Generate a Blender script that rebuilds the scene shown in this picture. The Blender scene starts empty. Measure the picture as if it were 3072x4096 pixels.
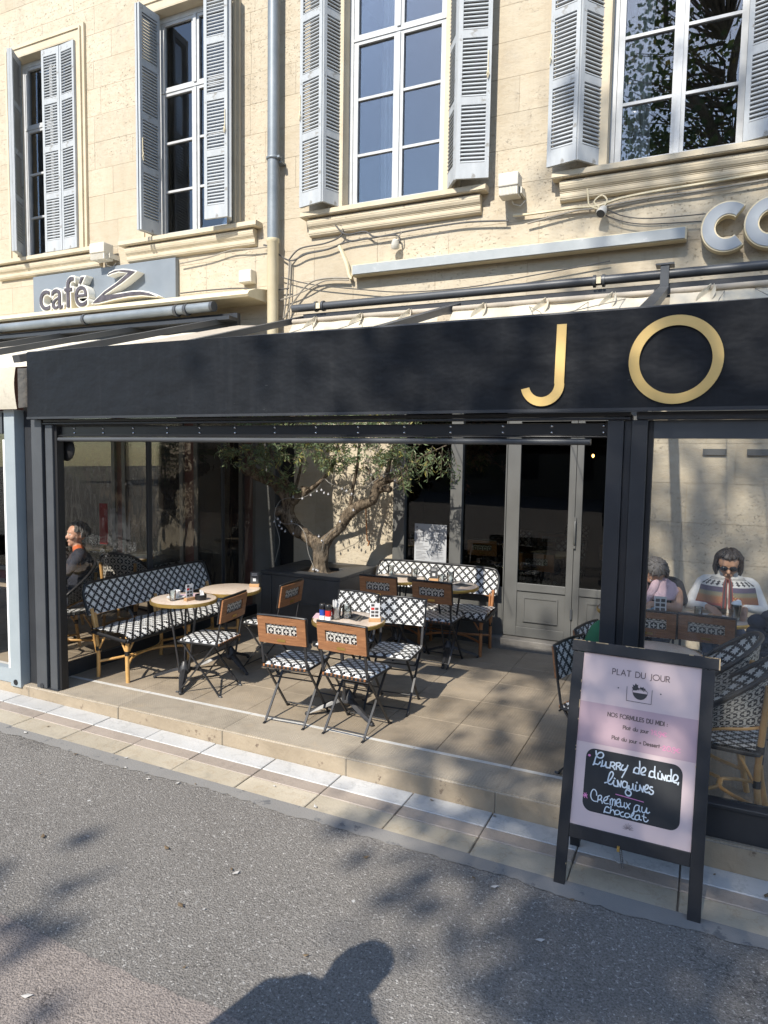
import bpy, bmesh, math, random
import numpy as np
from mathutils import Vector, Matrix, noise as mnoise
from mathutils.geometry import tessellate_polygon
random.seed(7); np.random.seed(7)
S = bpy.context.scene
COL = S.collection
R = math.radians
# ------------------------------------------------------------------ camera, sky, sun, exposure
cam = bpy.data.cameras.new('camera'); co = bpy.data.objects.new('camera', cam); COL.objects.link(co)
cam.sensor_fit = 'VERTICAL'; cam.sensor_height = 36.0; cam.sensor_width = 27.0
cam.lens = 36.0 * 2736.4 / 4096.0
cam.clip_start = 0.05; cam.clip_end = 500
right = Vector((0.906335, 0.422257, 0.015984)); up = -Vector((-0.047792, 0.064850, 0.996750)) * -1
fwd = Vector((-0.419848, 0.904154, -0.078956))
m = Matrix((right, up, -fwd)).transposed().to_4x4(); m.translation = (0, 0, 1.95)
co.matrix_world = m
S.camera = co
SUN = Vector((0.09, 0.885, -0.82)).normalized()      # direction the light travels
elev = math.asin(-SUN.z)
w = bpy.data.worlds.new('World'); S.world = w; w.use_nodes = True
nt = w.node_tree; bg = nt.nodes['Background']
sky = nt.nodes.new('ShaderNodeTexSky'); sky.sky_type = 'NISHITA'; sky.sun_disc = False
sky.sun_elevation = elev; sky.sun_rotation = math.atan2(-SUN.x, -SUN.y)
sky.air_density = 1.0; sky.dust_density = 0.4; sky.ozone_density = 1.6
nt.links.new(sky.outputs[0], bg.inputs[0]); bg.inputs[1].default_value = 0.15
sl = bpy.data.lights.new('sun', 'SUN'); sl.energy = 4.1; sl.angle = R(0.53); sl.color = (1.0, 0.94, 0.84)
so = bpy.data.objects.new('sun', sl); COL.objects.link(so)
so.rotation_euler = (-SUN).to_track_quat('Z', 'Y').to_euler(); so.location = (-3, -20, 25)
vs = S.view_settings; vs.view_transform = 'Standard'; vs.look = 'None'; vs.gamma = 1.0; vs.use_curve_mapping = False
vs.exposure = 0.78
S.render.engine = 'CYCLES'
S.cycles.max_bounces = 10; S.cycles.transparent_max_bounces = 24; S.cycles.diffuse_bounces = 4; S.cycles.glossy_bounces = 4
S.cycles.caustics_reflective = False; S.cycles.caustics_refractive = False
S.cycles.use_denoising = True

# ------------------------------------------------------------------ helpers: objects
ORIG = {}
def link(name, data): 
    o = bpy.data.objects.new(name, data); COL.objects.link(o); return o
def tag(o, label=None, cat=None, group=None, kind=None):
    if label: o['label'] = label
    if cat: o['category'] = cat
    if group: o['group'] = group
    if kind: o['kind'] = kind
    return o
def thing(name, label, cat, loc=(0, 0, 0), rz=0.0, group=None):
    o = link(name, None); o.empty_display_size = 0.1
    o.location = loc; o.rotation_euler = (0, 0, rz)
    tag(o, label, cat, group); ORIG[o] = (Vector(loc), rz); return o
def copy_tree(o, parent=None):
    c = o.copy(); COL.objects.link(c)
    if parent: c.parent = parent
    for ch in list(o.children): copy_tree(ch, c)
    return c
def place(proto, used, loc, rz, label, group=None):
    o = proto if not used else copy_tree(proto)
    o.location = loc; o.rotation_euler = (0, 0, rz); o['label'] = label
    if group: o['group'] = group
    return o

class MB:
    """collects boxes, tubes, lathes ... into one mesh"""
    def __init__(s): s.v = []; s.f = []; s.m = []; s.uv = {}
    def add(s, vs_, fs, mi=0, uvs=None):
        b = len(s.v); s.v.extend([tuple(p) for p in vs_])
        for k, f in enumerate(fs):
            if uvs is not None: s.uv[len(s.f)] = [uvs[i] for i in f]
            s.f.append(tuple(i + b for i in f)); s.m.append(mi)
        return s
    def box(s, x0, x1, y0, y1, z0, z1, mi=0):
        return s.add([(x0,y0,z0),(x1,y0,z0),(x1,y1,z0),(x0,y1,z0),(x0,y0,z1),(x1,y0,z1),(x1,y1,z1),(x0,y1,z1)],
                     [(0,3,2,1),(4,5,6,7),(0,1,5,4),(1,2,6,5),(2,3,7,6),(3,0,4,7)], mi)
    def obox(s, c, size, mat3, mi=0):
        sx, sy, sz = [d/2 for d in size]; c = Vector(c)
        P = [c + mat3 @ Vector(p) for p in ((-sx,-sy,-sz),(sx,-sy,-sz),(sx,sy,-sz),(-sx,sy,-sz),(-sx,-sy,sz),(sx,-sy,sz),(sx,sy,sz),(-sx,sy,sz))]
        return s.add(P, [(0,3,2,1),(4,5,6,7),(0,1,5,4),(1,2,6,5),(2,3,7,6),(3,0,4,7)], mi)
    def bar(s, p, q, w_, d_, ref=(0,1,0), mi=0):
        p = Vector(p); q = Vector(q); z = (q-p).normalized(); ref = Vector(ref)
        x = ref.cross(z)
        if x.length < 1e-4: x = Vector((1,0,0)).cross(z)
        x.normalize(); y = z.cross(x)
        return s.obox((p+q)/2, (w_, d_, (q-p).length), Matrix((x,y,z)).transposed(), mi)
    def tube(s, pts, r, n=8, mi=0, caps=True, smooth_path=0):
        pts = [Vector(p) for p in pts]
        rr = r if isinstance(r, (list, tuple)) else [r]*len(pts)
        if smooth_path: pts, rr = catmull(pts, rr, smooth_path)
        vs_, fs = [], []
        prev = None
        for i, p in enumerate(pts):
            t = (pts[min(i+1, len(pts)-1)] - pts[max(i-1, 0)])
            if t.length < 1e-9: t = Vector((0,0,1))
            t.normalize()
            if prev is None:
                a = Vector((0,0,1)) if abs(t.z) < .9 else Vector((1,0,0))
                x = a.cross(t).normalized()
            else:
                x = prev - t*prev.dot(t); x.normalize()
            prev = x; y = t.cross(x)
            for k in range(n):
                a = 2*math.pi*k/n
                vs_.append(p + (x*math.cos(a) + y*math.sin(a))*rr[i])
        for i in range(len(pts)-1):
            for k in range(n):
                fs.append((i*n+k, i*n+(k+1)%n, (i+1)*n+(k+1)%n, (i+1)*n+k))
        if caps:
            fs.append(tuple(reversed(range(n)))); fs.append(tuple((len(pts)-1)*n+k for k in range(n)))
        return s.add(vs_, fs, mi)
    def lathe(s, prof, n=20, c=(0,0,0), mi=0, sx=1.0, sy=1.0, caps=True):
        vs_, fs = [], []
        for r, z in prof:
            for k in range(n):
                a = 2*math.pi*k/n
                vs_.append((c[0]+r*sx*math.cos(a), c[1]+r*sy*math.sin(a), c[2]+z))
        for i in range(len(prof)-1):
            for k in range(n):
                fs.append((i*n+k, i*n+(k+1)%n, (i+1)*n+(k+1)%n, (i+1)*n+k))
        if caps and prof[0][0] > 1e-5: fs.append(tuple(reversed(range(n))))
        if caps and prof[-1][0] > 1e-5: fs.append(tuple((len(prof)-1)*n+k for k in range(n)))
        return s.add(vs_, fs, mi)
    def prism(s, poly, y0, y1, mi=0, axis='y'):
        """polygon in (x,z) (axis y), or (y,z) (axis x), extruded between two values of the axis"""
        n = len(poly)
        mk = (lambda a, b, t: (a, t, b)) if axis == 'y' else ((lambda a, b, t: (t, a, b)) if axis == 'x' else (lambda a, b, t: (a, b, t)))
        vs_ = [mk(a, b, y0) for a, b in poly] + [mk(a, b, y1) for a, b in poly]
        tri = [tuple(q) for q in tessellate_polygon([[Vector((a, b, 0)) for a, b in poly]])] if n > 4 else [tuple(range(n))]
        fs = tri + [tuple(i+n for i in reversed(q)) for q in tri] + [(i, i+n, (i+1)%n+n, (i+1)%n) for i in range(n)]
        return s.add(vs_, fs, mi)
    def sphere(s, c, r, nu=12, nv=8, mi=0):
        rx, ry, rz = (r, r, r) if not isinstance(r, (tuple, list)) else r
        vs_ = [(c[0], c[1], c[2]-rz)]
        for j in range(1, nv):
            a = -math.pi/2 + math.pi*j/nv
            for k in range(nu):
                b = 2*math.pi*k/nu
                vs_.append((c[0]+rx*math.cos(a)*math.cos(b), c[1]+ry*math.cos(a)*math.sin(b), c[2]+rz*math.sin(a)))
        vs_.append((c[0], c[1], c[2]+rz)); t = len(vs_)-1
        fs = [(0, 1+(k+1)%nu, 1+k) for k in range(nu)]
        for j in range(nv-2):
            for k in range(nu):
                a = 1+j*nu; fs.append((a+k, a+(k+1)%nu, a+nu+(k+1)%nu, a+nu+k))
        a = 1+(nv-2)*nu
        fs += [(a+k, a+(k+1)%nu, t) for k in range(nu)]
        return s.add(vs_, fs, mi)
    def sheet(s, fn, nu, nv, us=1.0, vs2=1.0, mi=0, u0=0.0, v0=0.0):
        """grid surface fn(a,b)->point, a,b in 0..1, uv in metres"""
        vs_, uvs, fs = [], [], []
        for j in range(nv+1):
            for i in range(nu+1):
                a, b = i/nu, j/nv
                vs_.append(fn(a, b)); uvs.append((u0+a*us, v0+b*vs2))
        for j in range(nv):
            for i in range(nu):
                k = j*(nu+1)+i; fs.append((k, k+1, k+nu+2, k+nu+1))
        return s.add(vs_, fs, mi, uvs)
    def mesh(s, name, mats, smooth=None):
        me = bpy.data.meshes.new(name)
        me.from_pydata(s.v, [], s.f)
        for m_ in (mats if isinstance(mats, (list, tuple)) else [mats]): me.materials.append(m_)
        me.polygons.foreach_set('material_index', s.m)
        if s.uv:
            uvl = me.uv_layers.new(name='UVMap'); k = 0
            arr = np.zeros(len(me.loops)*2, dtype=np.float32)
            for fi, f in enumerate(s.f):
                u = s.uv.get(fi)
                if u is not None:
                    for q, (a, b) in enumerate(u): arr[2*(k+q)] = a; arr[2*(k+q)+1] = b
                k += len(f)
            uvl.data.foreach_set('uv', arr)
        if smooth:
            me.polygons.foreach_set('use_smooth', [True]*len(me.polygons))
            me.set_sharp_from_angle(angle=R(smooth))
        me.update(); return me
    def build(s, name, mats, parent=None, smooth=None, world=False, bevel=0, **kw):
        if world and parent is not None:
            L, rz = ORIG[parent]; c, sn = math.cos(-rz), math.sin(-rz)
            s.v = [((x-L.x)*c-(y-L.y)*sn, (x-L.x)*sn+(y-L.y)*c, z-L.z) for x, y, z in s.v]
        o = link(name, s.mesh(name, mats, smooth))
        if parent is not None:
            o.parent = parent
            if parent in ORIG: ORIG[o] = ORIG[parent]
        if bevel:
            b = o.modifiers.new('bevel', 'BEVEL'); b.width = bevel; b.segments = 2; b.limit_method = 'ANGLE'; b.angle_limit = R(40)
        tag(o, kw.get('label'), kw.get('cat'), kw.get('group'), kw.get('kind'))
        return o
def catmull(pts, rr, k):
    P, Q = [], []
    n = len(pts)
    for i in range(n-1):
        p0, p1, p2, p3 = pts[max(i-1,0)], pts[i], pts[i+1], pts[min(i+2,n-1)]
        for j in range(k):
            t = j/k
            P.append(0.5*((2*p1)+(p2-p0)*t+(2*p0-5*p1+4*p2-p3)*t*t+(3*p1-p0-3*p2+p3)*t**3))
            Q.append(rr[i]*(1-t)+rr[i+1]*t)
    P.append(pts[-1]); Q.append(rr[-1]); return P, Q
def inst(name, me, parent, loc=(0,0,0), rot=(0,0,0), scale=(1,1,1)):
    o = link(name, me); o.parent = parent; o.location = loc; o.rotation_euler = rot; o.scale = scale; return o

# ------------------------------------------------------------------ helpers: materials
class NT:
    def __init__(s, name):
        s.m = bpy.data.materials.new(name); s.m.use_nodes = True; s.t = s.m.node_tree
        s.b = s.t.nodes['Principled BSDF']; s.out = s.t.nodes['Material Output']
    def n(s, typ, **kw):
        nd = s.t.nodes.new('ShaderNode'+typ)
        for k, v in kw.items():
            if k.startswith('i_'):
                key = k[2:]; key = int(key) if key.isdigit() else key
                nd.inputs[key].default_value = v
            else: setattr(nd, k, v)
        return nd
    def l(s, a, b): s.t.links.new(a, b)
    def math(s, op, a, b=None, c=None):
        nd = s.n('Math', operation=op)
        for i, q in enumerate((a, b, c)):
            if q is None: continue
            if isinstance(q, (int, float)): nd.inputs[i].default_value = q
            else: s.l(q, nd.inputs[i])
        return nd.outputs[0]
    def mix(s, f, a, b):
        nd = s.n('Mix', data_type='RGBA')
        for i, q in ((0, f), (6, a), (7, b)):
            if isinstance(q, (int, float)): nd.inputs[i].default_value = q
            elif isinstance(q, tuple): nd.inputs[i].default_value = (*q[:3], 1)
            else: s.l(q, nd.inputs[i])
        return nd.outputs[2]
    def coord(s, kind='obj'):
        if kind == 'pos': return s.n('NewGeometry').outputs['Position']
        if kind == 'uv': return s.n('TexCoord').outputs['UV']
        return s.n('TexCoord').outputs['Object']
    def noise(s, vec, scale, detail=4, rough=.55, stretch=None):
        if stretch:
            mp = s.n('Mapping'); mp.inputs['Scale'].default_value = stretch; s.l(vec, mp.inputs[0]); vec = mp.outputs[0]
        nd = s.n('TexNoise'); nd.inputs['Scale'].default_value = scale; nd.inputs['Detail'].default_value = detail
        nd.inputs['Roughness'].default_value = rough; s.l(vec, nd.inputs['Vector']); return nd.outputs['Fac']
    def ramp(s, f, a, b, lo=0.0, hi=1.0):
        nd = s.n('MapRange', clamp=True); s.l(f, nd.inputs[0])
        nd.inputs[1].default_value = a; nd.inputs[2].default_value = b; nd.inputs[3].default_value = lo; nd.inputs[4].default_value = hi
        return nd.outputs[0]
    def bump(s, h, strength, dist=.01):
        nd = s.n('Bump'); nd.inputs['Strength'].default_value = strength; nd.inputs['Distance'].default_value = dist
        s.l(h, nd.inputs['Height']); s.l(nd.outputs[0], s.b.inputs['Normal']); return nd
    def base(s, c):
        if isinstance(c, tuple): s.b.inputs['Base Color'].default_value = (*c[:3], 1)
        else: s.l(c, s.b.inputs['Base Color'])
    def set(s, rough=None, metal=None, spec=None):
        if rough is not None: s.b.inputs['Roughness'].default_value = rough
        if metal is not None: s.b.inputs['Metallic'].default_value = metal
        if spec is not None: s.b.inputs['Specular IOR Level'].default_value = spec
def mat(name, c, c2=None, sc=6, rough=.6, metal=0, bump=0, bsc=60, pos=False, spec=.5, rnd=0, stretch=None, wear=None, wsc=30, wth=.68):
    t = NT(name); v = t.coord('pos' if pos else 'obj'); t.set(rough, metal, spec)
    col = c
    if c2:
        col = t.mix(t.ramp(t.noise(v, sc, 5, .6, stretch), .3, .7), c, c2)
    if wear:
        f = t.ramp(t.noise(v, wsc, 6, .7), wth, wth+.05)
        col = t.mix(f, col, wear)
    if rnd:
        oi = t.n('ObjectInfo'); hs = t.n('HueSaturation')
        t.l(t.ramp(oi.outputs['Random'], 0, 1, 1-rnd, 1+rnd), hs.inputs['Value'])
        if isinstance(col, tuple): hs.inputs['Color'].default_value = (*col[:3], 1)
        else: t.l(col, hs.inputs['Color'])
        col = hs.outputs[0]
    t.base(col)
    if bump: t.bump(t.noise(v, bsc, 5, .6, stretch), bump)
    return t.m
def glass(name, tint=(1,1,1), k=1.0, mn=0.0, rough=0.0, bump=0, bsc=3, haze=0.0, hazec=(.5,.5,.5), stretch=None):
    t = NT(name); t.t.nodes.remove(t.b)
    tr = t.n('BsdfTransparent'); tr.inputs[0].default_value = (*tint, 1)
    gl = t.n('BsdfGlossy'); gl.inputs['Roughness'].default_value = rough
    fr = t.n('Fresnel'); fr.inputs[0].default_value = 1.5
    f = t.math('MINIMUM', t.math('MULTIPLY_ADD', fr.outputs[0], k, mn), 1.0)
    if bump:
        b = t.n('Bump'); b.inputs['Strength'].default_value = bump; b.inputs['Distance'].default_value = .02
        t.l(t.noise(t.coord('pos'), bsc, 2, .5, stretch), b.inputs['Height'])
        t.l(b.outputs[0], gl.inputs['Normal'])
    mx = t.n('MixShader'); t.l(f, mx.inputs[0]); t.l(tr.outputs[0], mx.inputs[1]); t.l(gl.outputs[0], mx.inputs[2])
    o = mx.outputs[0]
    if haze:
        df = t.n('BsdfDiffuse'); df.inputs[0].default_value = (*hazec, 1)
        m2 = t.n('MixShader')
        nz = t.ramp(t.noise(t.coord('pos'), 5, 6, .7, (1, 1, .35)), .35, .8, haze*.3, haze*1.8)
        t.l(nz, m2.inputs[0]); t.l(o, m2.inputs[1]); t.l(df.outputs[0], m2.inputs[2]); o = m2.outputs[0]
    t.l(o, t.out.inputs[0]); return t.m
def weave(name, pitch, white=(.80,.80,.78), black=(.012,.012,.014), kind='star'):
    """woven plastic cane: white eight-armed stars on black, or (back side) black rings round white crosses"""
    t = NT(name); uv = t.coord('uv'); sp = t.n('SeparateXYZ'); t.l(uv, sp.inputs[0])
    U = t.math('DIVIDE', sp.outputs[0], pitch); V = t.math('DIVIDE', sp.outputs[1], pitch)
    # slight jag of single strands
    stp = 9.0
    Uq = t.math('DIVIDE', t.math('FLOOR', t.math('MULTIPLY', U, stp)), stp)
    Vq = t.math('DIVIDE', t.math('FLOOR', t.math('MULTIPLY', V, stp)), stp)
    U2 = t.math('ADD', t.math('MULTIPLY', U, .7), t.math('MULTIPLY', Uq, .3)); V2 = t.math('ADD', t.math('MULTIPLY', V, .7), t.math('MULTIPLY', Vq, .3))
    if kind == 'star':
        a = t.math('MULTIPLY', t.math('ADD', U2, V2), .7071); b = t.math('MULTIPLY', t.math('SUBTRACT', U2, V2), .7071)
        fa = t.math('SUBTRACT', t.math('FRACT', a), .5); fb = t.math('SUBTRACT', t.math('FRACT', b), .5)
        r = t.math('SQRT', t.math('ADD', t.math('MULTIPLY', fa, fa), t.math('MULTIPLY', fb, fb)))
        th = t.math('ARCTAN2', fb, fa)
        c8 = t.math('COSINE', t.math('MULTIPLY', th, 8)); c4 = t.math('COSINE', t.math('MULTIPLY', th, 4))
        lim = t.math('ADD', t.math('MULTIPLY_ADD', c8, .098, .362), t.math('MULTIPLY', c4, -.045))
        f = t.ramp(t.math('SUBTRACT', lim, r), -.012, .012)
    else:
        fv = t.math('FLOOR', V2); ua = t.math('ADD', U2, t.math('MULTIPLY', t.math('MODULO', fv, 2.0), .5))
        fa = t.math('SUBTRACT', t.math('FRACT', ua), .5); fb = t.math('SUBTRACT', t.math('FRACT', V2), .5)
        aa = t.math('ABSOLUTE', fa); ab = t.math('ABSOLUTE', fb)
        r = t.math('SQRT', t.math('ADD', t.math('MULTIPLY', fa, fa), t.math('MULTIPLY', fb, fb)))
        disc = t.ramp(t.math('SUBTRACT', .42, r), -.015, .015)
        arm = t.math('MULTIPLY', t.math('LESS_THAN', t.math('MINIMUM', aa, ab), .085), t.math('LESS_THAN', t.math('MAXIMUM', aa, ab), .29))
        dg = t.math('LESS_THAN', t.math('ABSOLUTE', t.math('SUBTRACT', aa, ab)), .05)
        f = t.math('MAXIMUM', t.math('SUBTRACT', 1.0, disc), arm)
        f = t.math('MULTIPLY', f, t.math('SUBTRACT', 1.0, t.math('MULTIPLY', dg, t.math('GREATER_THAN', r, .45))))
    nz = t.noise(t.coord('obj'), 40, 3)
    t.base(t.mix(f, black, t.mix(nz, white, tuple(q*.82 for q in white))))
    t.set(.34)
    wv = t.math('ADD', t.math('SINE', t.math('MULTIPLY', U, 56.5)), t.math('SINE', t.math('MULTIPLY', V, 56.5)))
    t.bump(wv, .45, .0015)
    return t.m

MT = {}
def wall_mat():
    t = NT('limestone'); v = t.coord('pos')
    big = t.ramp(t.noise(v, .9, 6, .6), .3, .72)
    c = t.mix(big, (.45, .385, .285), (.55, .487, .38))
    c = t.mix(t.ramp(t.noise(v, 6, 7, .75, (.8, 1, 1.9)), .48, .72, 0, .75), c, (.41, .335, .235))
    c = t.mix(t.ramp(t.noise(v, 2.3, 6, .7), .56, .74, 0, .5), c, (.40, .36, .30))
    pit = t.math('MULTIPLY', t.ramp(t.math('ADD', t.math('MULTIPLY', t.noise(v, 19, 8, .8, (.75, 1, 1.7)), .6), t.math('MULTIPLY', t.noise(v, 47, 4, .7), .4)), .555, .65), t.ramp(t.noise(v, .9, 5, .65), .44, .66))
    c = t.mix(t.ramp(t.noise(v, 2.2, 6, .7, (2.2, 1, .35)), .54, .8, 0, .55), c, (.34, .29, .225))
    c = t.mix(t.math('MULTIPLY', pit, .6), c, (.23, .18, .12))
    spk = t.ramp(t.noise(v, 110, 2), .7, .76); c = t.mix(t.math('MULTIPLY', spk, .5), c, (.2, .15, .1))
    oi = t.n('ObjectInfo'); hs = t.n('HueSaturation'); t.l(t.ramp(oi.outputs['Random'], 0, 1, .955, 1.04), hs.inputs['Value']); t.l(c, hs.inputs['Color'])
    t.base(hs.outputs[0]); t.set(.92, spec=.2)
    h = t.math('SUBTRACT', t.math('MULTIPLY', t.noise(v, 16, 7, .72, (.8, 1, 1.5)), .32), t.math('MULTIPLY', pit, .7))
    t.bump(h, .85, .027); return t.m
MT['stone'] = wall_mat()
MT['mortar'] = mat('mortar', (.42,.34,.23), (.5,.42,.3), 12, .95, bump=.4, bsc=60, pos=True)
MT['trim'] = mat('dressed_stone', (.50,.425,.305), (.59,.515,.385), 3, .9, bump=.35, bsc=30, pos=True, wear=(.33,.26,.18), wsc=14, wth=.66)
def asphalt(name, a, b, sp, light):
    t = NT(name); v = t.coord('pos')
    c = t.mix(t.ramp(t.noise(v, 1.1, 5, .6), .3, .7), a, b)
    g = t.noise(v, 95, 4, .75)
    c = t.mix(t.ramp(g, .36, .56), tuple(q*.52 for q in a), c)
    c = t.mix(t.ramp(t.noise(v, .45, 5, .7), .45, .75, 0, .45), c, tuple(q*.62 for q in a))
    ck = t.math('ABSOLUTE', t.math('SUBTRACT', t.noise(v, .8, 8, .6), .5))
    c = t.mix(t.math('MULTIPLY', t.ramp(ck, 0, .004, .8, 0), t.ramp(t.noise(v, .5, 2), .52, .6)), c, tuple(q*.3 for q in a))
    c = t.mix(t.math('MULTIPLY', t.ramp(t.noise(v, 60, 3, .8), .58, .66), .9), c, sp)
    vo = t.n('TexVoronoi'); vo.inputs['Scale'].default_value = 5.5; t.l(v, vo.inputs['Vector'])
    spot = t.math('MULTIPLY', t.math('LESS_THAN', vo.outputs['Distance'], .055), t.ramp(t.noise(v, 3, 2), .5, .56))
    c = t.mix(spot, c, light)
    t.base(c); t.set(.9, spec=.2)
    vo2 = t.n('TexVoronoi'); vo2.inputs['Scale'].default_value = 120; t.l(v, vo2.inputs['Vector'])
    t.bump(t.math('ADD', g, t.math('MULTIPLY', vo2.outputs['Distance'], -.7)), .8, .008); return t.m
MT['asphalt'] = asphalt('asphalt', (.20,.185,.167), (.246,.228,.206), (.45,.43,.40), (.44,.43,.41))
MT['tar'] = mat('smooth_tar', (.20,.19,.176), (.24,.228,.21), 2.5, .9, bump=.35, bsc=120, pos=True, wear=(.12,.12,.12), wsc=9, wth=.58)
MT['litter'] = mat('dry_leaf', (.10,.07,.04), (.16,.11,.06), 50, .9); MT['litter_pale'] = mat('pale_litter', (.45,.43,.4), rough=.9)
MT['pink_asphalt'] = asphalt('pink_asphalt', (.265,.228,.205), (.33,.285,.252), (.36,.31,.27), (.42,.38,.34))
def marble(name, a, b, vein, vs_=2.2):
    t = NT(name); v = t.coord('obj'); oi = t.n('ObjectInfo')
    ad = t.n('VectorMath', operation='ADD'); t.l(v, ad.inputs[0])
    sc = t.n('VectorMath', operation='SCALE'); sc.inputs[0].default_value = (31, 17, 5); t.l(oi.outputs['Random'], sc.inputs['Scale']); t.l(sc.outputs[0], ad.inputs[1])
    v = ad.outputs[0]
    c = t.mix(t.ramp(t.noise(v, 3.5, 5, .6), .3, .7), a, b)
    d = t.math('ABSOLUTE', t.math('SUBTRACT', t.noise(v, vs_, 7, .62), .5))
    c = t.mix(t.ramp(d, .0, .012, .38, 0), c, vein)
    c = t.mix(t.ramp(t.noise(v, 7, 7, .75), .5, .74, 0, .55), c, tuple(q*.5 for q in a))
    c = t.mix(t.math('MULTIPLY', t.ramp(t.noise(v, 60, 4, .7), .55, .8), .35), c, (.25,.22,.18))
    hs = t.n('HueSaturation'); t.l(t.ramp(oi.outputs['Random'], 0, 1, .86, 1.1), hs.inputs['Value']); t.l(c, hs.inputs['Color'])
    t.base(hs.outputs[0]); t.set(.5); t.bump(t.noise(v, 70, 4), .18); return t.m
MT['marble_w'] = marble('white_marble', (.45,.445,.425), (.54,.535,.52), (.24,.25,.24))
MT['marble_y'] = marble('ochre_stone', (.40,.345,.255), (.51,.45,.35), (.30,.21,.12), 3)
MT['brown_s'] = marble('brown_stone', (.33,.275,.225), (.40,.335,.28), (.22,.18,.15), 5)
def floor_mat(name, a, b, st):
    t = NT(name); v = t.coord('pos'); oi = t.n('ObjectInfo')
    c = t.mix(t.ramp(t.noise(v, 1.6, 6, .65), .3, .7), a, b)
    c = t.mix(t.math('MULTIPLY', t.ramp(t.noise(v, 6, 6, .7), .55, .8), .6), c, st)
    c = t.mix(t.ramp(t.noise(v, 2.6, 8, .72), .5, .72, 0, .6), c, tuple(q*.55 for q in a))
    c = t.mix(t.ramp(t.noise(v, 11, 5, .8), .62, .7, 0, .55), c, tuple(q*.45 for q in a))
    # worn raised studs: a staggered grid of small lozenges
    sp = t.n('SeparateXYZ'); t.l(v, sp.inputs[0]); pk = 150.0
    sx = t.math('SINE', t.math('MULTIPLY', t.math('ADD', sp.outputs[0], sp.outputs[1]), pk)); sy = t.math('SINE', t.math('MULTIPLY', t.math('SUBTRACT', sp.outputs[0], sp.outputs[1]), pk))
    stud = t.math('MULTIPLY', t.ramp(t.math('MULTIPLY', sx, sy), .05, .7), t.ramp(t.noise(v, 4, 4, .7), .42, .62))
    c = t.mix(t.math('MULTIPLY', stud, .3), c, tuple(min(1, q*1.45) for q in b))
    c = t.mix(t.math('MULTIPLY', t.ramp(t.noise(v, 120, 3, .7), .5, .75), .5), c, tuple(q*.45 for q in a))
    hs = t.n('HueSaturation'); t.l(t.ramp(oi.outputs['Random'], 0, 1, .9, 1.08), hs.inputs['Value']); t.l(c, hs.inputs['Color'])
    t.base(hs.outputs[0]); t.set(.72)
    t.bump(t.math('ADD', t.math('MULTIPLY', stud, .8), t.math('MULTIPLY', t.noise(v, 90, 4), .5)), .5, .005); return t.m
MT['tile'] = floor_mat('terrace_tile', (.205,.168,.122), (.345,.282,.205), (.37,.265,.155))
MT['nosing'] = floor_mat('step_stone', (.26,.222,.17), (.37,.315,.24), (.40,.31,.2))
MT['riser'] = mat('riser_stone', (.25,.2,.14), (.39,.32,.23), 2.2, .88, bump=.7, bsc=18, pos=True, wear=(.16,.12,.085), wsc=8, wth=.6)
MT['strip'] = mat('white_line_stone', (.46,.45,.42), (.58,.565,.53), 9, .6, bump=.2, bsc=40, pos=True, wear=(.35,.32,.28), wsc=20, wth=.62)
MT['joint'] = mat('floor_joint', (.10,.085,.065), (.16,.135,.105), 20, .95, pos=True, bump=.4, bsc=90)
MT['black'] = mat('black_coated_metal', (.022,.024,.028), (.032,.034,.038), 5, .42, bump=.05, bsc=40, pos=True, wear=(.09,.09,.09), wsc=60, wth=.72)
MT['charcoal'] = mat('charcoal_metal', (.05,.054,.06), (.065,.07,.076), 4, .42, pos=True, wear=(.13,.13,.13), wsc=50, wth=.72)
MT['greyblue'] = mat('grey_blue_metal', (.26,.30,.32), (.31,.35,.37), 3, .45, pos=True, wear=(.4,.4,.4), wsc=50, wth=.72)
MT['gasket'] = mat('rubber_gasket', (.008,.008,.009), rough=.6)
def fascia_mat():
    t = NT('black_canvas'); v = t.coord('pos')
    c = t.mix(t.ramp(t.noise(v, 1.3, 6, .65), .3, .75), (.0045,.0053,.007), (.0075,.0088,.0115))
    c = t.mix(t.math('MULTIPLY', t.ramp(t.noise(v, 5, 6, .7, (3, 1, .5)), .55, .85), .5), c, (.016,.018,.021))
    c = t.mix(t.ramp(t.noise(v, 16, 3, .8, (.3, 1, 3)), .74, .76), c, (.14,.14,.14))
    c = t.mix(t.ramp(t.noise(v, 3, 5, .7, (5, 1, .25)), .52, .8, 0, .5), c, (.018,.019,.021))
    t.base(c); t.set(.5, spec=.26); t.bump(t.noise(v, 2.0, 4, .55, (1, 1, 1.4)), .5, .04); return t.m
MT['fascia'] = fascia_mat()
MT['gold'] = mat('gold_vinyl', (.66,.45,.16), (.72,.50,.19), 6, .38, .25, pos=True)
MT['shutter'] = mat('grey_paint_weathered', (.345,.365,.38), (.43,.45,.462), 9, .75, bump=.25, bsc=80, stretch=(1,1,.25), wear=(.24,.235,.22), wsc=9, wth=.60)
MT['shutter_dark'] = MT['shutter']
MT['winframe'] = mat('white_grey_paint', (.43,.445,.455), (.53,.54,.545), 8, .6, bump=.15, bsc=60, pos=True, wear=(.45,.42,.38), wsc=20, wth=.67)
MT['doorpaint'] = mat('sage_grey_paint', (.088,.088,.083), (.11,.11,.104), 3, .48, pos=True, wear=(.14,.14,.13), wsc=25, wth=.7)
MT['zinc'] = mat('zinc_pipe', (.17,.195,.215), (.24,.265,.285), 4, .5, .3, pos=True, wear=(.34,.35,.36), wsc=18, wth=.66)
MT['creampaint'] = mat('cream_paint', (.58,.50,.33), (.66,.58,.41), 5, .65, pos=True, wear=(.4,.34,.24), wsc=20, wth=.68)
MT['creamplastic'] = mat('cream_plastic', (.55,.52,.45), (.6,.57,.5), 8, .5)
MT['greyface'] = mat('grey_acrylic', (.27,.295,.32), (.31,.335,.36), 4, .4)
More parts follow.
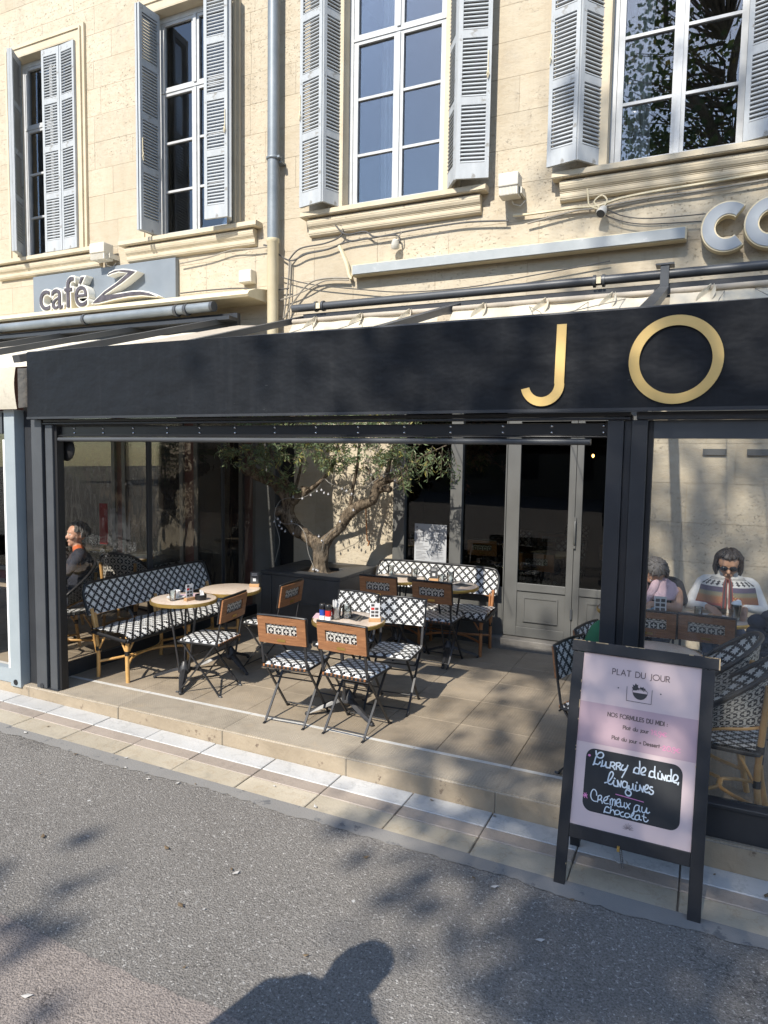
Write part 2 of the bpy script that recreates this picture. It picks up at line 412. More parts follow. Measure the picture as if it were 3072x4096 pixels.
MT['stripface'] = mat('grey_strip_face', (.30,.325,.33), (.36,.38,.385), 6, .5, wear=(.45,.46,.46), wsc=12, wth=.62, pos=True)
MT['signboard'] = mat('slate_grey_board', (.17,.195,.22), (.20,.225,.25), 3, .5, pos=True)
MT['cable'] = mat('grey_cable', (.22,.2,.17), (.3,.27,.22), 12, .7, pos=True)
MT['cable_d'] = mat('dark_cable', (.045,.045,.045), (.09,.085,.08), 10, .6, pos=True)
def canvas(name, a, b, tr=.25):
    t = NT(name); v = t.coord('pos')
    c = t.mix(t.ramp(t.noise(v, 2.5, 6, .65), .3, .75), a, b)
    c = t.mix(t.math('MULTIPLY', t.ramp(t.noise(v, 7, 6, .75), .58, .8), .6), c, tuple(q*.45 for q in a))
    t.base(c); t.set(.85)
    tl = t.n('BsdfTranslucent'); t.l(c, tl.inputs[0]); mx = t.n('MixShader'); mx.inputs[0].default_value = tr
    t.bump(t.noise(v, 9, 5, .6), .35, .02)
    t.l(t.b.outputs[0], mx.inputs[1]); t.l(tl.outputs[0], mx.inputs[2]); t.l(mx.outputs[0], t.out.inputs[0]); return t.m
MT['canvas'] = canvas('cream_canvas', (.62,.56,.44), (.70,.65,.54))
MT['canvas_n'] = canvas('cream_canvas_lined', (.62,.56,.44), (.70,.65,.54), .03)
MT['canvas_d'] = canvas('beige_canvas', (.40,.35,.28), (.5,.44,.36), .12)
MT['pane'] = glass('window_glass', (.92,.95,.97), 1.6, .075)
MT['shopglass'] = glass('shop_glass', (.58,.61,.59), .75, .0)
MT['pvc'] = glass('clear_pvc', (.93,.93,.91), .55, .0, .02, bump=.12, bsc=3, haze=.10, hazec=(.5,.49,.47), stretch=(1,1,.5))
MT['pvc_dark'] = glass('smoked_pvc', (.80,.78,.75), 1.7, .03, .02, bump=.5, bsc=5, haze=.035, hazec=(.4,.37,.34), stretch=(1,1,.35))
MT['tumbler'] = glass('drinking_glass', (.9,.93,.93), 2.2, .12, .02)
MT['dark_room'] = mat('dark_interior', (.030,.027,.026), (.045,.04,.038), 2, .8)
MT['upstairs'] = mat('grey_room', (.09,.088,.085), (.12,.117,.11), 2, .9); MT['tread'] = mat('tread_plate', (.15,.14,.125), (.2,.185,.165), 8, .6, bump=.5, bsc=60, pos=True)
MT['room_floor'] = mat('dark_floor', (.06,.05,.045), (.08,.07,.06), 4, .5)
MT['curtain'] = mat('white_curtain', (.62,.62,.6), (.7,.7,.68), 5, .9)
MT['redstucco'] = mat('red_stucco', (.13,.065,.056), (.17,.08,.07), 3, .9, bump=.3, bsc=40, pos=True)
MT['star'] = weave('woven_star', .062); MT['star_seat'] = weave('woven_star_seat', .056); MT['rings'] = weave('woven_rings', .062, (.62,.6,.55), kind='ring')
def wood(name, a, b, rough=.5):
    t = NT(name); v = t.coord('obj')
    g = t.noise(v, 7, 6, .65, (1, 8, 14)); c = t.mix(t.ramp(g, .3, .7), a, b)
    c = t.mix(t.math('MULTIPLY', t.ramp(t.noise(v, 14, 6, .7, (.4, 3, 3)), .6, .72), .7), c, tuple(min(1, q*1.7) for q in b))
    oi = t.n('ObjectInfo'); hs = t.n('HueSaturation'); t.l(t.ramp(oi.outputs['Random'], 0, 1, .85, 1.15), hs.inputs['Value']); t.l(c, hs.inputs['Color'])
    t.base(hs.outputs[0]); t.set(rough); t.bump(g, .2, .003); return t.m
MT['wood'] = wood('varnished_wood', (.18,.078,.035), (.31,.145,.065), .42)
MT['lightwood'] = wood('light_wood', (.42,.24,.11), (.5,.3,.15))
MT['bamboo'] = mat('rattan_cane', (.50,.28,.09), (.62,.37,.14), 16, .4, wear=(.28,.13,.05), wsc=24, wth=.66)
MT['bamboo_d'] = mat('red_brown_rattan', (.30,.12,.045), (.40,.18,.07), 14, .4)
MT['iron'] = mat('black_iron', (.018,.018,.02), (.03,.03,.032), 20, .42)
MT['binding'] = mat('black_binding', (.015,.015,.016), rough=.4)
MT['brass'] = mat('brass_edge', (.55,.36,.10), (.62,.42,.14), 20, .3, .8)
def tabletop():
    t = NT('cream_marble_top'); v = t.coord('obj')
    c = t.mix(t.ramp(t.noise(v, 5, 6, .6), .3, .7), (.58,.47,.37), (.66,.55,.45))
    c = t.mix(t.math('MULTIPLY', t.ramp(t.math('ABSOLUTE', t.math('SUBTRACT', t.noise(v, 3, 6, .6), .5)), 0, .02, .5, 0), 1.0), c, (.5,.35,.27))
    t.base(c); t.set(.2, spec=.5); return t.m
MT['top'] = tabletop()
MT['whitecer'] = mat('white_ceramic', (.78,.78,.76), rough=.2)
MT['paper'] = mat('white_paper', (.55,.55,.55), (.60,.60,.60), 4, .8)
MT['blackpl'] = mat('black_plastic', (.012,.012,.013), rough=.35)
MT['slate'] = mat('slate_mat', (.03,.032,.035), (.045,.047,.05), 20, .6)
MT['steel'] = mat('steel', (.55,.55,.55), rough=.25, metal=1)
MT['red'] = mat('red_label', (.5,.02,.015), rough=.4); MT['blue'] = mat('blue_label', (.02,.06,.3), rough=.4)
MT['ink'] = mat('dark_ink', (.05,.045,.045), rough=.7); MT['pinkpaper'] = mat('lilac_paper', (.52,.36,.40), rough=.8)
def barkmat():
    t = NT('olive_bark'); v = t.coord('pos')
    r_ = t.noise(v, 11, 8, .75, (2.4, 2.4, .55)); q = t.noise(v, 34, 5, .7, (1.6, 1.6, .6))
    h = t.math('ADD', t.math('MULTIPLY', r_, .65), t.math('MULTIPLY', q, .35))
    c = t.mix(t.ramp(h, .42, .58), (.045, .033, .024), (.26, .205, .145)); c = t.mix(t.ramp(t.noise(v, 5, 4, .6), .5, .7, 0, .6), c, (.15, .13, .105))
    t.base(c); t.set(.95, spec=.2); t.bump(h, 1.0, .05); return t.m
MT['bark'] = barkmat()
MT['barkcut'] = mat('old_cut_wood', (.30,.2,.12), (.38,.27,.17), 14, .9)
def leafmat(name, a, b, c, tr=.35):
    t = NT(name); g = t.n('NewGeometry'); f = g.outputs['Random Per Island']
    col = t.mix(t.ramp(f, .0, .7), a, b); col = t.mix(t.ramp(f, .86, .97), col, c)
    t.base(col); t.set(.5)
    tl = t.n('BsdfTranslucent'); t.l(col, tl.inputs[0]); mx = t.n('MixShader'); mx.inputs[0].default_value = tr
    t.l(t.b.outputs[0], mx.inputs[1]); t.l(tl.outputs[0], mx.inputs[2]); t.l(mx.outputs[0], t.out.inputs[0]); return t.m
MT['olive'] = leafmat('olive_leaf', (.075,.115,.05), (.20,.255,.125), (.36,.32,.09))
MT['planeleaf'] = leafmat('plane_leaf', (.05,.085,.02), (.10,.14,.04), (.2,.16,.05))
MT['pinkleaf'] = leafmat('dried_pink', (.25,.08,.06), (.32,.12,.09), (.36,.16,.1), .1)
MT['planter'] = mat('black_painted_wood', (.028,.030,.032), (.045,.047,.05), 6, .5, bump=.15, bsc=30, wear=(.13,.12,.10), wsc=30, wth=.7)
MT['soil'] = mat('soil', (.05,.035,.025), (.08,.06,.04), 30, .95, bump=.8, bsc=60)
MT['bulb'] = mat('milky_bulb', (.42,.42,.44), rough=.25)
MT['wire'] = mat('thin_wire', (.25,.24,.22), rough=.6)
MT['boardblack'] = mat('chipped_black_paint', (.012,.012,.013), (.02,.02,.022), 8, .5, bump=.1, bsc=50, wear=(.5,.36,.2), wsc=17, wth=.735)
MT['rawwood'] = mat('raw_pine', (.52,.37,.2), (.6,.45,.27), 30, .8)
MT['menugrey'] = mat('grey_menu_sheet', (.36,.37,.385), (.42,.43,.44), 5, .6)
MT['poster'] = mat('pale_pink_poster', (.66,.51,.49), (.68,.53,.51), 2, .55)
MT['posterband'] = mat('mauve_poster_band', (.50,.345,.37), (.52,.36,.385), 2, .55)
MT['chalkboard'] = mat('chalkboard', (.016,.017,.019), (.022,.023,.025), 4, .6)
MT['chalk'] = mat('chalk_white', (.72,.77,.80), (.62,.68,.72), 60, .9); MT['pinkchalk'] = mat('pink_chalk', (.74,.25,.48), rough=.8)
MT['pinkpen'] = mat('pink_pen', (.80,.30,.46), rough=.7); MT['greyink'] = mat('brown_grey_ink', (.14,.10,.10), rough=.7)
# ================================================================== SETTING
def zr(x): return -0.12 - 0.0115*(x+2.5)
SL = math.atan(0.0115)
def road_sheet(name, m_, x0, x1, y0, y1, dz=0.0, edge=None):
    b = MB(); n = 60
    def fn(a, c):
        x = x0+(x1-x0)*a; y = y0+(y1-y0)*c
        if edge and c > .5: y += edge(x)
        return (x, y, zr(x)+dz)
    b.sheet(fn, n if edge else 2, 1)
    return b.build(name, m_, kind='structure')
road_sheet('road', MT['asphalt'], -60, 60, -80, 3.36, edge=None)
b = MB()
def tarf(a, c):
    x = -14+20*a; y = 3.352-(.11+.045*mnoise.noise(Vector((x*1.3, 8, 0)))+.03*mnoise.noise(Vector((x*7, 2, 0)))+.015*mnoise.noise(Vector((x*25, 5, 0))))*(1-c)
    return (x, y, zr(x)+.004)
b.sheet(tarf, 700, 1); b.build('road_edge', MT['tar'], kind='structure')
b = MB()
def pkf(a, c):
    x = -14+20*a; y = 1.5+(.43+.03*mnoise.noise(Vector((x*1.1, 0, 0)))+.022*mnoise.noise(Vector((x*6, 3, 0)))+.012*mnoise.noise(Vector((x*28, 7, 0))))*c
    return (x, y, zr(x)+.004)
b.sheet(pkf, 900, 1); b.build('pavement_verge', MT['pink_asphalt'], kind='structure')
road_sheet('pavement_opposite', MT['pink_asphalt'], -60, 60, -80, 1.5, .004)
fl = MB(); random.seed(77)
for k in range(46):
    x, y = random.uniform(-5.5, 1.2), random.choice([random.uniform(1.6, 3.3), random.uniform(3.1, 3.8)]); a = random.random()*6.28; s_ = random.uniform(.008, .022); z = zr(x)+.009
    fl.add([(x+s_*1.3*math.cos(a), y+s_*1.3*math.sin(a), z+.004), (x-s_*.6*math.sin(a), y+s_*.6*math.cos(a), z), (x-s_*math.cos(a), y-s_*math.sin(a), z+.003), (x+s_*.6*math.sin(a), y-s_*.6*math.cos(a), z)], [(0, 1, 2, 3)], random.choice([0, 0, 1]))
tag(fl.build('fallen_leaves', [MT['litter'], MT['litter_pale']], kind='stuff'), 'scattered dry leaf scraps and bits of litter on the road', 'litter')
ground = MB(); ground.box(-90, 90, -90, 60, -2.0, -1.6); ground.build('ground', MT['joint'], kind='structure')
# kerb paving: three rows of stone
pv = MB(); pv.sheet(lambda a, c: (-12+16*a, 3.335+.56*c, zr(-12+16*a)-.006), 2, 1)
pave = pv.build('pavement', MT['joint'], kind='structure')
def slab_mesh(name, L, D, m_, ch=.004):
    b = MB(); b.box(-L/2, L/2, -D/2, D/2, -.06, 0); me = b.mesh(name, m_)
    bm = bmesh.new(); bm.from_mesh(me); bmesh.ops.bevel(bm, geom=[e for e in bm.edges], offset=ch, segments=1, affect='EDGES'); bm.to_mesh(me); bm.free(); return me
mw = slab_mesh('white_marble_slab', .502, .172, MT['marble_w']); mo = slab_mesh('ochre_kerb_stone', .502, .19, MT['marble_y']); mbn = slab_mesh('brown_stone_strip', .502, .112, MT['brown_s'])
for k in range(-18, 6):
    x = -1.03 + .51*k + .255
    for nm, me, y in (('white_marble_slab', mw, 3.735), ('brown_stone_strip', mbn, 3.588), ('ochre_kerb_stone', mo, 3.432)):
        inst(nm, me, pave, (x+random.uniform(-.002, .002), y, zr(x)+.003+random.uniform(-.0015, .0015)), (random.uniform(-.004, .004), SL, 0))
# gravel grout along the riser
# terrace floor
tf = MB(); tf.box(-12, 4, 3.86, 7.3, -.5, -.008); terrace = tf.build('terrace_floor', MT['joint'], kind='structure')
ns = MB(); ns.box(-.499, .499, 0, .33, -.30, 0); nme = ns.mesh('step_stone', [MT['nosing'], MT['riser']])
nme.polygons.foreach_set('material_index', [1 if p.normal.y < -.5 else 0 for p in nme.polygons])
bm = bmesh.new(); bm.from_mesh(nme)
ed = [e for e in bm.edges if all(v.co.z > -.01 and v.co.y < .01 for v in e.verts)]
bmesh.ops.bevel(bm, geom=ed, offset=.012, segments=3, affect='EDGES')
es = [e for e in bm.edges if abs(e.verts[0].co.z-e.verts[1].co.z) > .2 and e.verts[0].co.y < .01]
bmesh.ops.bevel(bm, geom=es, offset=.006, segments=1, affect='EDGES'); bm.to_mesh(nme); bm.free()
st_ = MB(); st_.box(-.4985, .4985, 0, .03, -.05, .0015); sme = st_.mesh('strip_stone', MT['strip'])
tme = slab_mesh('floor_tile', .514, .517, MT['tile'], .003)
for k in range(-11, 4):
    inst('step_stone', nme, terrace, (-.52+k, 3.82+random.uniform(-.003, .003), random.uniform(-.001, .001)))
    inst('white_strip_stone', sme, terrace, (-.52+k, 4.152, 0))
for i in range(-17, 6):
    for j in range(6):
        y = 4.183+.2595+.52*j
        if y > 7.05: continue
        inst('floor_tile', tme, terrace, (-1.02+.5175*i+.259, y, random.uniform(-.0012, .0012)), (random.uniform(-.002, .002), random.uniform(-.002, .002), 0))
# tread step in front of the doors
ds = MB(); ds.box(-1.95, -.47, 6.83, 7.2, -.01, .11); ds.build('door_step', MT['tread'], terrace, bevel=.006)

# ================================================================== BUILDING
bld = thing('stone_building', 'pale limestone town house with tall shuttered windows above the black awning', 'building', (-3.5, 7.0, 0))
WIN = [-8.54, -6.0, -3.21, -.37]
Z0, Z1, HW = 4.72, 7.50, .61
opens = [(c-HW, c+HW, Z0, Z1) for c in WIN]
opens += [(-12, -4.72, -1, 3.2), (-4.72, -4.45, -1, 2.9), (-3.11, -.46, -1, 2.9)]
zs = sorted(set([Z0+.3475*i for i in range(0, 12)] + [Z0-.37*i for i in range(1, 14)] + [2.9, 3.2]))
zs = [z for k, z in enumerate(zs) if k == 0 or z-zs[k-1] > .05]
unit = MB(); unit.box(-.5, .5, 0, 1, -.5, .5); ume = unit.mesh('stone_block', MT['stone'])
core = MB()
for k in range(len(zs)-1):
    z0, z1 = zs[k], zs[k+1]; zc = (z0+z1)/2
    iv = [(-11.5, 3.0)]
    for a, b, c, d in opens:
        if c < zc < d:
            nv = []
            for p, q in iv:
                if b <= p or a >= q: nv.append((p, q)); continue
                if a > p: nv.append((p, a))
                if b < q: nv.append((b, q))
            iv = nv
    off = random.uniform(0, .9)
    for p, q in iv:
        core.box(p, q, 7.006, 7.16, z0, z1)
        x = p
        while x < q-1e-4:
            L = random.uniform(.62, 1.05)
            if x == p: L = max(.3, L-off)
            if q-(x+L) < .28: L = q-x
            g = .0016
            inst('stone_block', ume, bld, ((2*x+L)/2+3.5, random.uniform(-.0003, .0012), (z0+z1)/2), (0, 0, 0), (L-2*g, .1, z1-z0-2*g))
            x += L
core.build('wall_core', MT['mortar'], bld, world=True)
# surrounds, sills
def sill_profile(d0, d1):
    return [(7.0, 4.46), (7.0-d1*.35, 4.465), (7.0-d1*.55, 4.485), (7.0-d1*.62, 4.52), (7.0-d1*.55, 4.545), (7.0-d1*.8, 4.56), (7.0-d1, 4.60), (7.0-d1, 4.63), (7.0-d1*.8, 4.648), (7.0, 4.648)]
sur = MB()
for a, b, z_ in ((-HW-.17, -HW, 0), (HW, HW+.17, 0)):
    pass
def surround():
    s_ = MB()
    for sgn in (-1, 1):
        a, b = sorted((sgn*HW, sgn*(HW+.10))); s_.box(a, b, -.045, .0, 0, 2.78)
        a, b = sorted((sgn*(HW+.10), sgn*(HW+.125))); s_.box(a, b, -.062, .0, 0, 2.905)
        a, b = sorted((sgn*(HW+.125), sgn*(HW+.17))); s_.box(a, b, -.035, .0, 0, 2.95)
        a, b = sorted((sgn*HW, sgn*(HW-.012))); s_.box(a, b, -.043, .24, 0, 2.78)          # reveal
    s_.box(-HW-.10, HW+.10, -.045, 0, 2.78, 2.88); s_.box(-HW-.10, HW+.10, -.060, 0, 2.88, 2.905); s_.box(-HW-.125, HW+.125, -.034, 0, 2.905, 2.95)
    s_.box(-HW+.012, HW-.012, -.043, .24, 2.768, 2.78); s_.box(-HW+.012, HW-.012, -.06, .24, -.05, -.001)
    return s_.mesh('window_surround', MT['trim'])
def sill_mesh():
    s_ = MB(); hw = 1.09
    s_.box(-hw, hw, -.14, 0, -.06, 0.0)
    s_.prism([(y-7.0, z-Z0) for y, z in sill_profile(.14, .10)], -hw+.07, hw-.07, axis='x')
    me = s_.mesh('window_sill', MT['trim'])
    bm = bmesh.new(); bm.from_mesh(me); bmesh.ops.bevel(bm, geom=[e for e in bm.edges if e.calc_length() > 1], offset=.008, segments=2, affect='EDGES'); bm.to_mesh(me); bm.free(); return me
sm, lm = surround(), sill_mesh()
def window_frame():
    f = MB(); a = HW-.014
    y0, y1 = .10, .16
    f.box(-a, -a+.045, y0, y1+.03, 0, 2.765); f.box(a-.045, a, y0, y1+.03, 0, 2.765)
    f.box(-a+.045, a-.045, y0, y1+.03, 2.70, 2.765); f.box(-a+.045, a-.045, y0-.02, y1+.03, 0, .035)
    f.box(-a+.045, a-.045, y0-.004, y1+.02, 1.842, 1.872)
    for c0, c1 in ((-a+.049, -.003), (.003, a-.049)):
        for z0, z1 in ((.038, 1.84), (1.874, 2.697)):
            f.box(c0, c0+.055, y0+.006, y1, z0, z1); f.box(c1-.055, c1, y0+.006, y1, z0, z1)
            f.box(c0+.055, c1-.055, y0+.006, y1, z0, z0+(.065 if z0 < 1 else .036)); f.box(c0+.055, c1-.055, y0+.006, y1, z1-.036, z1)
        for zb in (.62, 1.225): f.box(c0+.055, c1-.055, y0+.012, y1-.006, zb-.014, zb+.014)
    f.box(-.022, .022, y0-.012, y0+.005, .038, 1.826); f.box(-.022, .022, y0-.012, y0+.005, 1.889, 2.697)
    return f.mesh('window', MT['winframe'])
wm = window_frame(); a_ = HW-.014
pm = {}
for nm, h in (('a', .505), ('b', .581), ('c', .567), ('d', .752)):
    q = MB(); q.box(-.232, .232, -.002, .002, 0, h); pm[nm] = q.mesh('pane', MT['pane'])
for c in WIN:
    inst('window_surround', sm, bld, (c+3.5, -.003, Z0)); inst('window_sill', lm, bld, (c+3.5, -.0025, Z0))
    wo = inst('window', wm, bld, (c+3.5, 0, Z0))
    for sgn in (-1, 1):
        for nm, z in (('a', .102), ('b', .634), ('c', 1.239), ('d', 1.910)):
            inst('pane', pm[nm], wo, (sgn*.276, .135+random.uniform(-.001, .001), z), (random.uniform(-.006, .006), 0, random.uniform(-.006, .006)))
rm = MB()
for c in WIN:
    rm.box(c-1.2, c+1.2, 7.26, 7.28, 4.3, Z0-.05); rm.box(c-1.2, c+1.2, 9.4, 9.5, 4.3, 8); rm.box(c-1.3, c-1.2, 7.2, 9.5, 4.3, 8); rm.box(c+1.2, c+1.3, 7.2, 9.5, 4.3, 8)
    rm.box(c-1.2, c+1.2, 7.2, 9.4, 4.2, 4.3); rm.box(c-1.2, c+1.2, 7.2, 9.4, 8, 8.1)
rm.build('upstairs_room', MT['upstairs'], bld, world=True)
bk = MB(); bk.box(-11.5, 3, 7.17, 7.2, 8.3, 8.6); bk.box(-11.6, -11.5, 7.0, 12, -.5, 8.6); bk.box(3, 3.1, 7.0, 12, -.5, 8.6); bk.box(-11.6, 3.1, 7.02, 12, 8.6, 8.7); bk.box(-11.6, 3.1, 12, 12.1, -.5, 8.6)
bk.build('roof', MT['mortar'], bld, world=True)
def curtain(x0, x1, z0, z1, label, y=7.36):
    b = MB(); ph = random.random()*6
    b.sheet(lambda a, c: (x0+(x1-x0)*a + .012*math.sin(c*5+ph), y+.035*math.sin(a*26+ph)+.014*math.sin(a*57), z0+(z1-z0)*c), 60, 6)
    o = b.build('curtain', MT['curtain'], smooth=60); tag(o, label, 'curtain')
curtain(-3.52, -3.25, 4.6, 7.5, 'gathered white curtain behind the left casement of the window beside the downpipe')
curtain(-.92, -.62, 4.6, 7.5, 'gathered white curtain behind the right-hand window that reflects a tree')
vn = MB()
for a, c in ((-.012, .184), (.35, .545)): vn = MB(); vn.box(a, c, 6.976, 6.998, 2.024, 2.08); vn.build('wall_vent', MT['doorpaint'], bld, world=True)
# ---- ground floor front
cols = MB(); cols.box(-4.72, -4.45, 7.12, 7.2, -.1, 2.9); cols.box(-4.72, -4.45, 6.98, 7.12, 2.9, 2.905); cols2 = MB(); cols2.box(-5.05, -4.72, 7.0, 7.15, -.1, 3.2); cols2.build('grey_jamb', MT['doorpaint'], bld, world=True)
cols.build('black_recess', MT['gasket'], bld, world=True)
rs = MB(); rs.box(-11.5, -5.05, 7.02, 7.15, -.1, 3.2)
rs.build('painted_wall', MT['redstucco'], bld, world=True)
rw = MB()
for a, b in ((-10.6, -9.0), (-8.6, -7.4), (-7.15, -6.2), (-5.9, -5.25)): rw.box(a, b, 6.995, 7.018, .2, 2.5)
rw.build('ground_floor_window', MT['shopglass'], bld, world=True)
rw2 = MB()
for a, b in ((-10.6, -9.0), (-8.6, -7.4), (-7.15, -6.2), (-5.9, -5.25)):
    rw2.box(a-.06, a, 6.98, 7.02, .14, 2.56); rw2.box(b, b+.06, 6.98, 7.02, .14, 2.56); rw2.box(a, b, 6.98, 7.02, 2.5, 2.56); rw2.box(a, b, 6.98, 7.02, .14, .2)
rw2.build('ground_floor_frame', MT['doorpaint'], bld, world=True)
ff = MB()   # fixed frame of the shop front
ff.box(-3.11, -2.97, 6.93, 7.1, -.05, 2.9); ff.box(-2.44, -2.31, 6.93, 7.06, -.05, 2.9); ff.box(-1.845, -1.832, 6.94, 7.06, -.05, 2.9); ff.box(-.50, -.46, 6.93, 7.06, .11, 2.9)
ff.box(-2.97, -2.44, 6.94, 7.05, -.05, .68); ff.box(-2.31, -1.845, 6.94, 7.05, -.05, .62); ff.box(-3.11, -.46, 6.93, 7.06, 2.45, 2.9)
sf = ff.build('shop_window', MT['doorpaint'], bld, world=True, bevel=.004)
for a, b in ((-2.97, -2.44), (-2.31, -1.845)):
    g = MB(); g.box(a, b, 6.995, 7.0, .62 if a > -2.4 else .68, 2.45); g.build('pane', MT['shopglass'], sf, world=True)
def door_leaf(x0, x1, l, r):
    d = MB(); y0, y1 = 6.955, 7.0
    d.box(x0, x0+l, y0, y1, .12, 2.44); d.box(x1-r, x1, y0, y1, .12, 2.44)
    d.box(x0+l, x1-r, y0, y1, .12, .22); d.box(x0+l, x1-r, y0, y1, .60, .68); d.box(x0+l, x1-r, y0, y1, 2.34, 2.44)
    d.box(x0+l, x1-r, y0+.016, y1-.01, .22, .60)
    lf = d.build('door', MT['doorpaint'], bld, world=True, bevel=.003)
    p = MB()
    ax0, ax1 = x0+l+.07, x1-r-.07
    p.box(ax0, ax1, y0+.006, y0+.018, .28, .54)
    for q in ((ax0, ax0+.014, .28, .54), (ax1-.014, ax1, .28, .54)): p.box(q[0], q[1], y0-.002, y0+.006, q[2], q[3])
    p.box(ax0+.014, ax1-.014, y0-.002, y0+.006, .28, .294); p.box(ax0+.014, ax1-.014, y0-.002, y0+.006, .526, .54)
    p.build('door_panel', MT['doorpaint'], lf, world=True)
    g = MB(); g.box(x0+l, x1-r, 6.975, 6.98, .68, 2.34); g.build('pane', MT['shopglass'], lf, world=True)
    return lf
dl = door_leaf(-1.83, -1.137, .135, .065); dr = door_leaf(-1.133, -.505, .065, .1)
hd = MB(); hd.tube([(-1.125, 6.93, 1.12), (-1.125, 6.915, 1.14), (-1.125, 6.915, 1.33), (-1.125, 6.93, 1.35)], .011, 8); hd.box(-1.135, -1.115, 6.93, 6.955, 1.08, 1.39)
hd.build('door_handle', MT['doorpaint'], dr, world=True, smooth=50)
hg = MB(); hg.tube([(-1.135, 6.94, .36), (-1.135, 6.94, .46)], .012, 8); hg.build('hinge', MT['charcoal'], dl, world=True)
# restaurant interior
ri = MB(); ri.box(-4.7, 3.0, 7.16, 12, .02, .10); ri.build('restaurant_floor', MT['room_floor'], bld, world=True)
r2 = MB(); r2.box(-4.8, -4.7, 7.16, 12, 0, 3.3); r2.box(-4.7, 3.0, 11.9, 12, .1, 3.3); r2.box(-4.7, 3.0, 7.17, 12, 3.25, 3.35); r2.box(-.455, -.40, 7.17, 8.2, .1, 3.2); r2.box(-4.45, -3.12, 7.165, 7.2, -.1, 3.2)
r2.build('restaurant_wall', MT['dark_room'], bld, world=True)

# ================================================================== SHUTTERS
LW, LH = .325, 2.70
def leaf_mesh():
    b = MB(); t_ = .016
    b.box(0, .042, -t_, t_, 0, LH); b.box(LW-.042, LW, -t_, t_, 0, LH)
    z = 0; rails = [(0, .15)]
    sec = (LH-.15-.09-3*.075)/4
    z = .15; secs = []
    for k in range(4):
        secs.append((z, z+sec)); z += sec
        rails.append((z, z+(.075 if k < 3 else LH-z))); z += .075
    for r0, r1 in rails: b.box(.042, LW-.042, -t_+.001, t_-.001, r0, r1)
    return b.mesh('shutter_leaf', MT['shutter']), secs
lme, secs = leaf_mesh()
bsl = MB(); bsl.obox((0, 0, 0), (LW-.082, .047, .011), Matrix.Rotation(R(50), 3, 'X')); slme = bsl.mesh('slat', MT['shutter'])
hk = MB(); hk.tube([(0, -.02, 0), (0, -.03, -.03), (.01, -.03, -.07), (0, -.03, -.11), (-.01, -.03, -.07), (0, -.03, -.03)], .006, 6); hk.tube([(0, -.022, .0), (0, -.022, .16)], .005, 6)
hkm = hk.mesh('latch', MT['creampaint'])
def leaf(parent, p, q, slats=True):
    L = ORIG[parent][0]
    dx, dy = q[0]-p[0], q[1]-p[1]; ang = math.atan2(dy, dx); ln = math.hypot(dx, dy)
    o = inst('leaf', lme, parent, (p[0]-L.x, p[1]-L.y, Z0+.035-L.z), (0, 0, ang), (ln/LW, 1, 1))
    for a, b in secs:
        n = 15
        for k in range(n):
            inst('slat', slme, o, (LW/2, 0, a+(b-a)*(k+.5)/n))
    return o
SH = [
 ('pair of grey shutter leaves folded outwards left of the window above the café sign', (-9.06, 7.02), [((-8.86, 6.71), (-9.05, 7.0)), ((-9.07, 6.98), (-8.90, 6.70))]),
 ('weathered grey louvred shutter half closed over the window above the café sign', (-8.2, 6.98), [((-8.53, 6.94), (-8.205, 6.95)), ((-8.20, 6.955), (-7.90, 6.93))]),
 ('shaded grey shutter with a pale latch, edge-on, second window from the left', (-6.5, 7.02), [((-6.53, 6.69), (-6.50, 7.01)), ((-6.575, 6.69), (-6.545, 7.01))]),
 ('sunlit grey louvred shutter covering the right of the window just left of the downpipe', (-5.4, 7.0), [((-5.54, 6.72), (-5.215, 6.74)), ((-5.205, 6.76), (-5.39, 7.03))]),
 ('grey louvred shutter folded open just right of the downpipe', (-3.83, 7.0), [((-4.28, 6.83), (-3.955, 6.755)), ((-3.95, 6.75), (-3.825, 7.05))]),
 ('grey louvred shutter folded open between the tall curtained window and the floodlight', (-2.55, 7.0), [((-2.62, 7.06), (-2.405, 6.755)), ((-2.40, 6.75), (-2.085, 6.84))]),
 ('grey louvred shutter folded open between the floodlight and the window reflecting a tree', (-1.0, 7.0), [((-1.50, 6.83), (-1.215, 6.76)), ((-1.21, 6.755), (-.985, 7.05))]),
 ('grey louvred shutter cut off by the right edge beside the window reflecting a tree', (.3, 7.0), [((.18, 6.96), (.50, 6.86)), ((.505, 6.86), (.82, 6.92))]),
]
for k, (lb, p, ls) in enumerate(SH):
    t = thing('window_shutter', lb, 'shutter', (p[0], p[1], Z0+.03), 0, 'louvred window shutters')
    os_ = [leaf(t, *l) for l in ls]
    if k == 2: inst('latch', hkm, os_[0], (.30, .045, .95), (0, 0, math.pi)); inst('latch', hkm, os_[0], (.03, 0, .95))
    if k in (3, 5): inst('latch', hkm, os_[0 if k == 3 else 1], (LW-.03, 0, 1.05))
    if k in (4, 6): inst('latch', hkm, os_[0], (.012, 0, 1.05))

# ================================================================== WALL FIXTURES
dp = thing('downpipe', 'grey downpipe running down the wall to a cream lower length between the middle windows', 'drainpipe', (-4.70, 6.9, 3.6))
b = MB(); b.tube([(-4.68, 6.88, 4.46), (-4.68, 6.88, 9.0)], .068, 16); up_ = b.build('upper_pipe', MT['zinc'], dp, world=True, smooth=50)
b = MB(); b.lathe([(.074, 0), (.082, .008), (.082, .028), (.074, .036)], 16, (-4.68, 6.88, 5.36)); b.box(-4.60, -4.57, 6.84, 6.9, 5.365, 5.39); b.box(-4.66, -4.58, 6.9, 7.0, 5.33, 5.35)
b.build('pipe_clamp', MT['zinc'], dp, world=True, smooth=50)
b = MB(); b.tube([(-4.68, 6.88, 2.8), (-4.68, 6.88, 4.43), (-4.68, 6.88, 4.44), (-4.68, 6.88, 4.475)], [.066, .066, .076, .076], 16); b.build('lower_pipe', MT['creampaint'], dp, world=True, smooth=50)
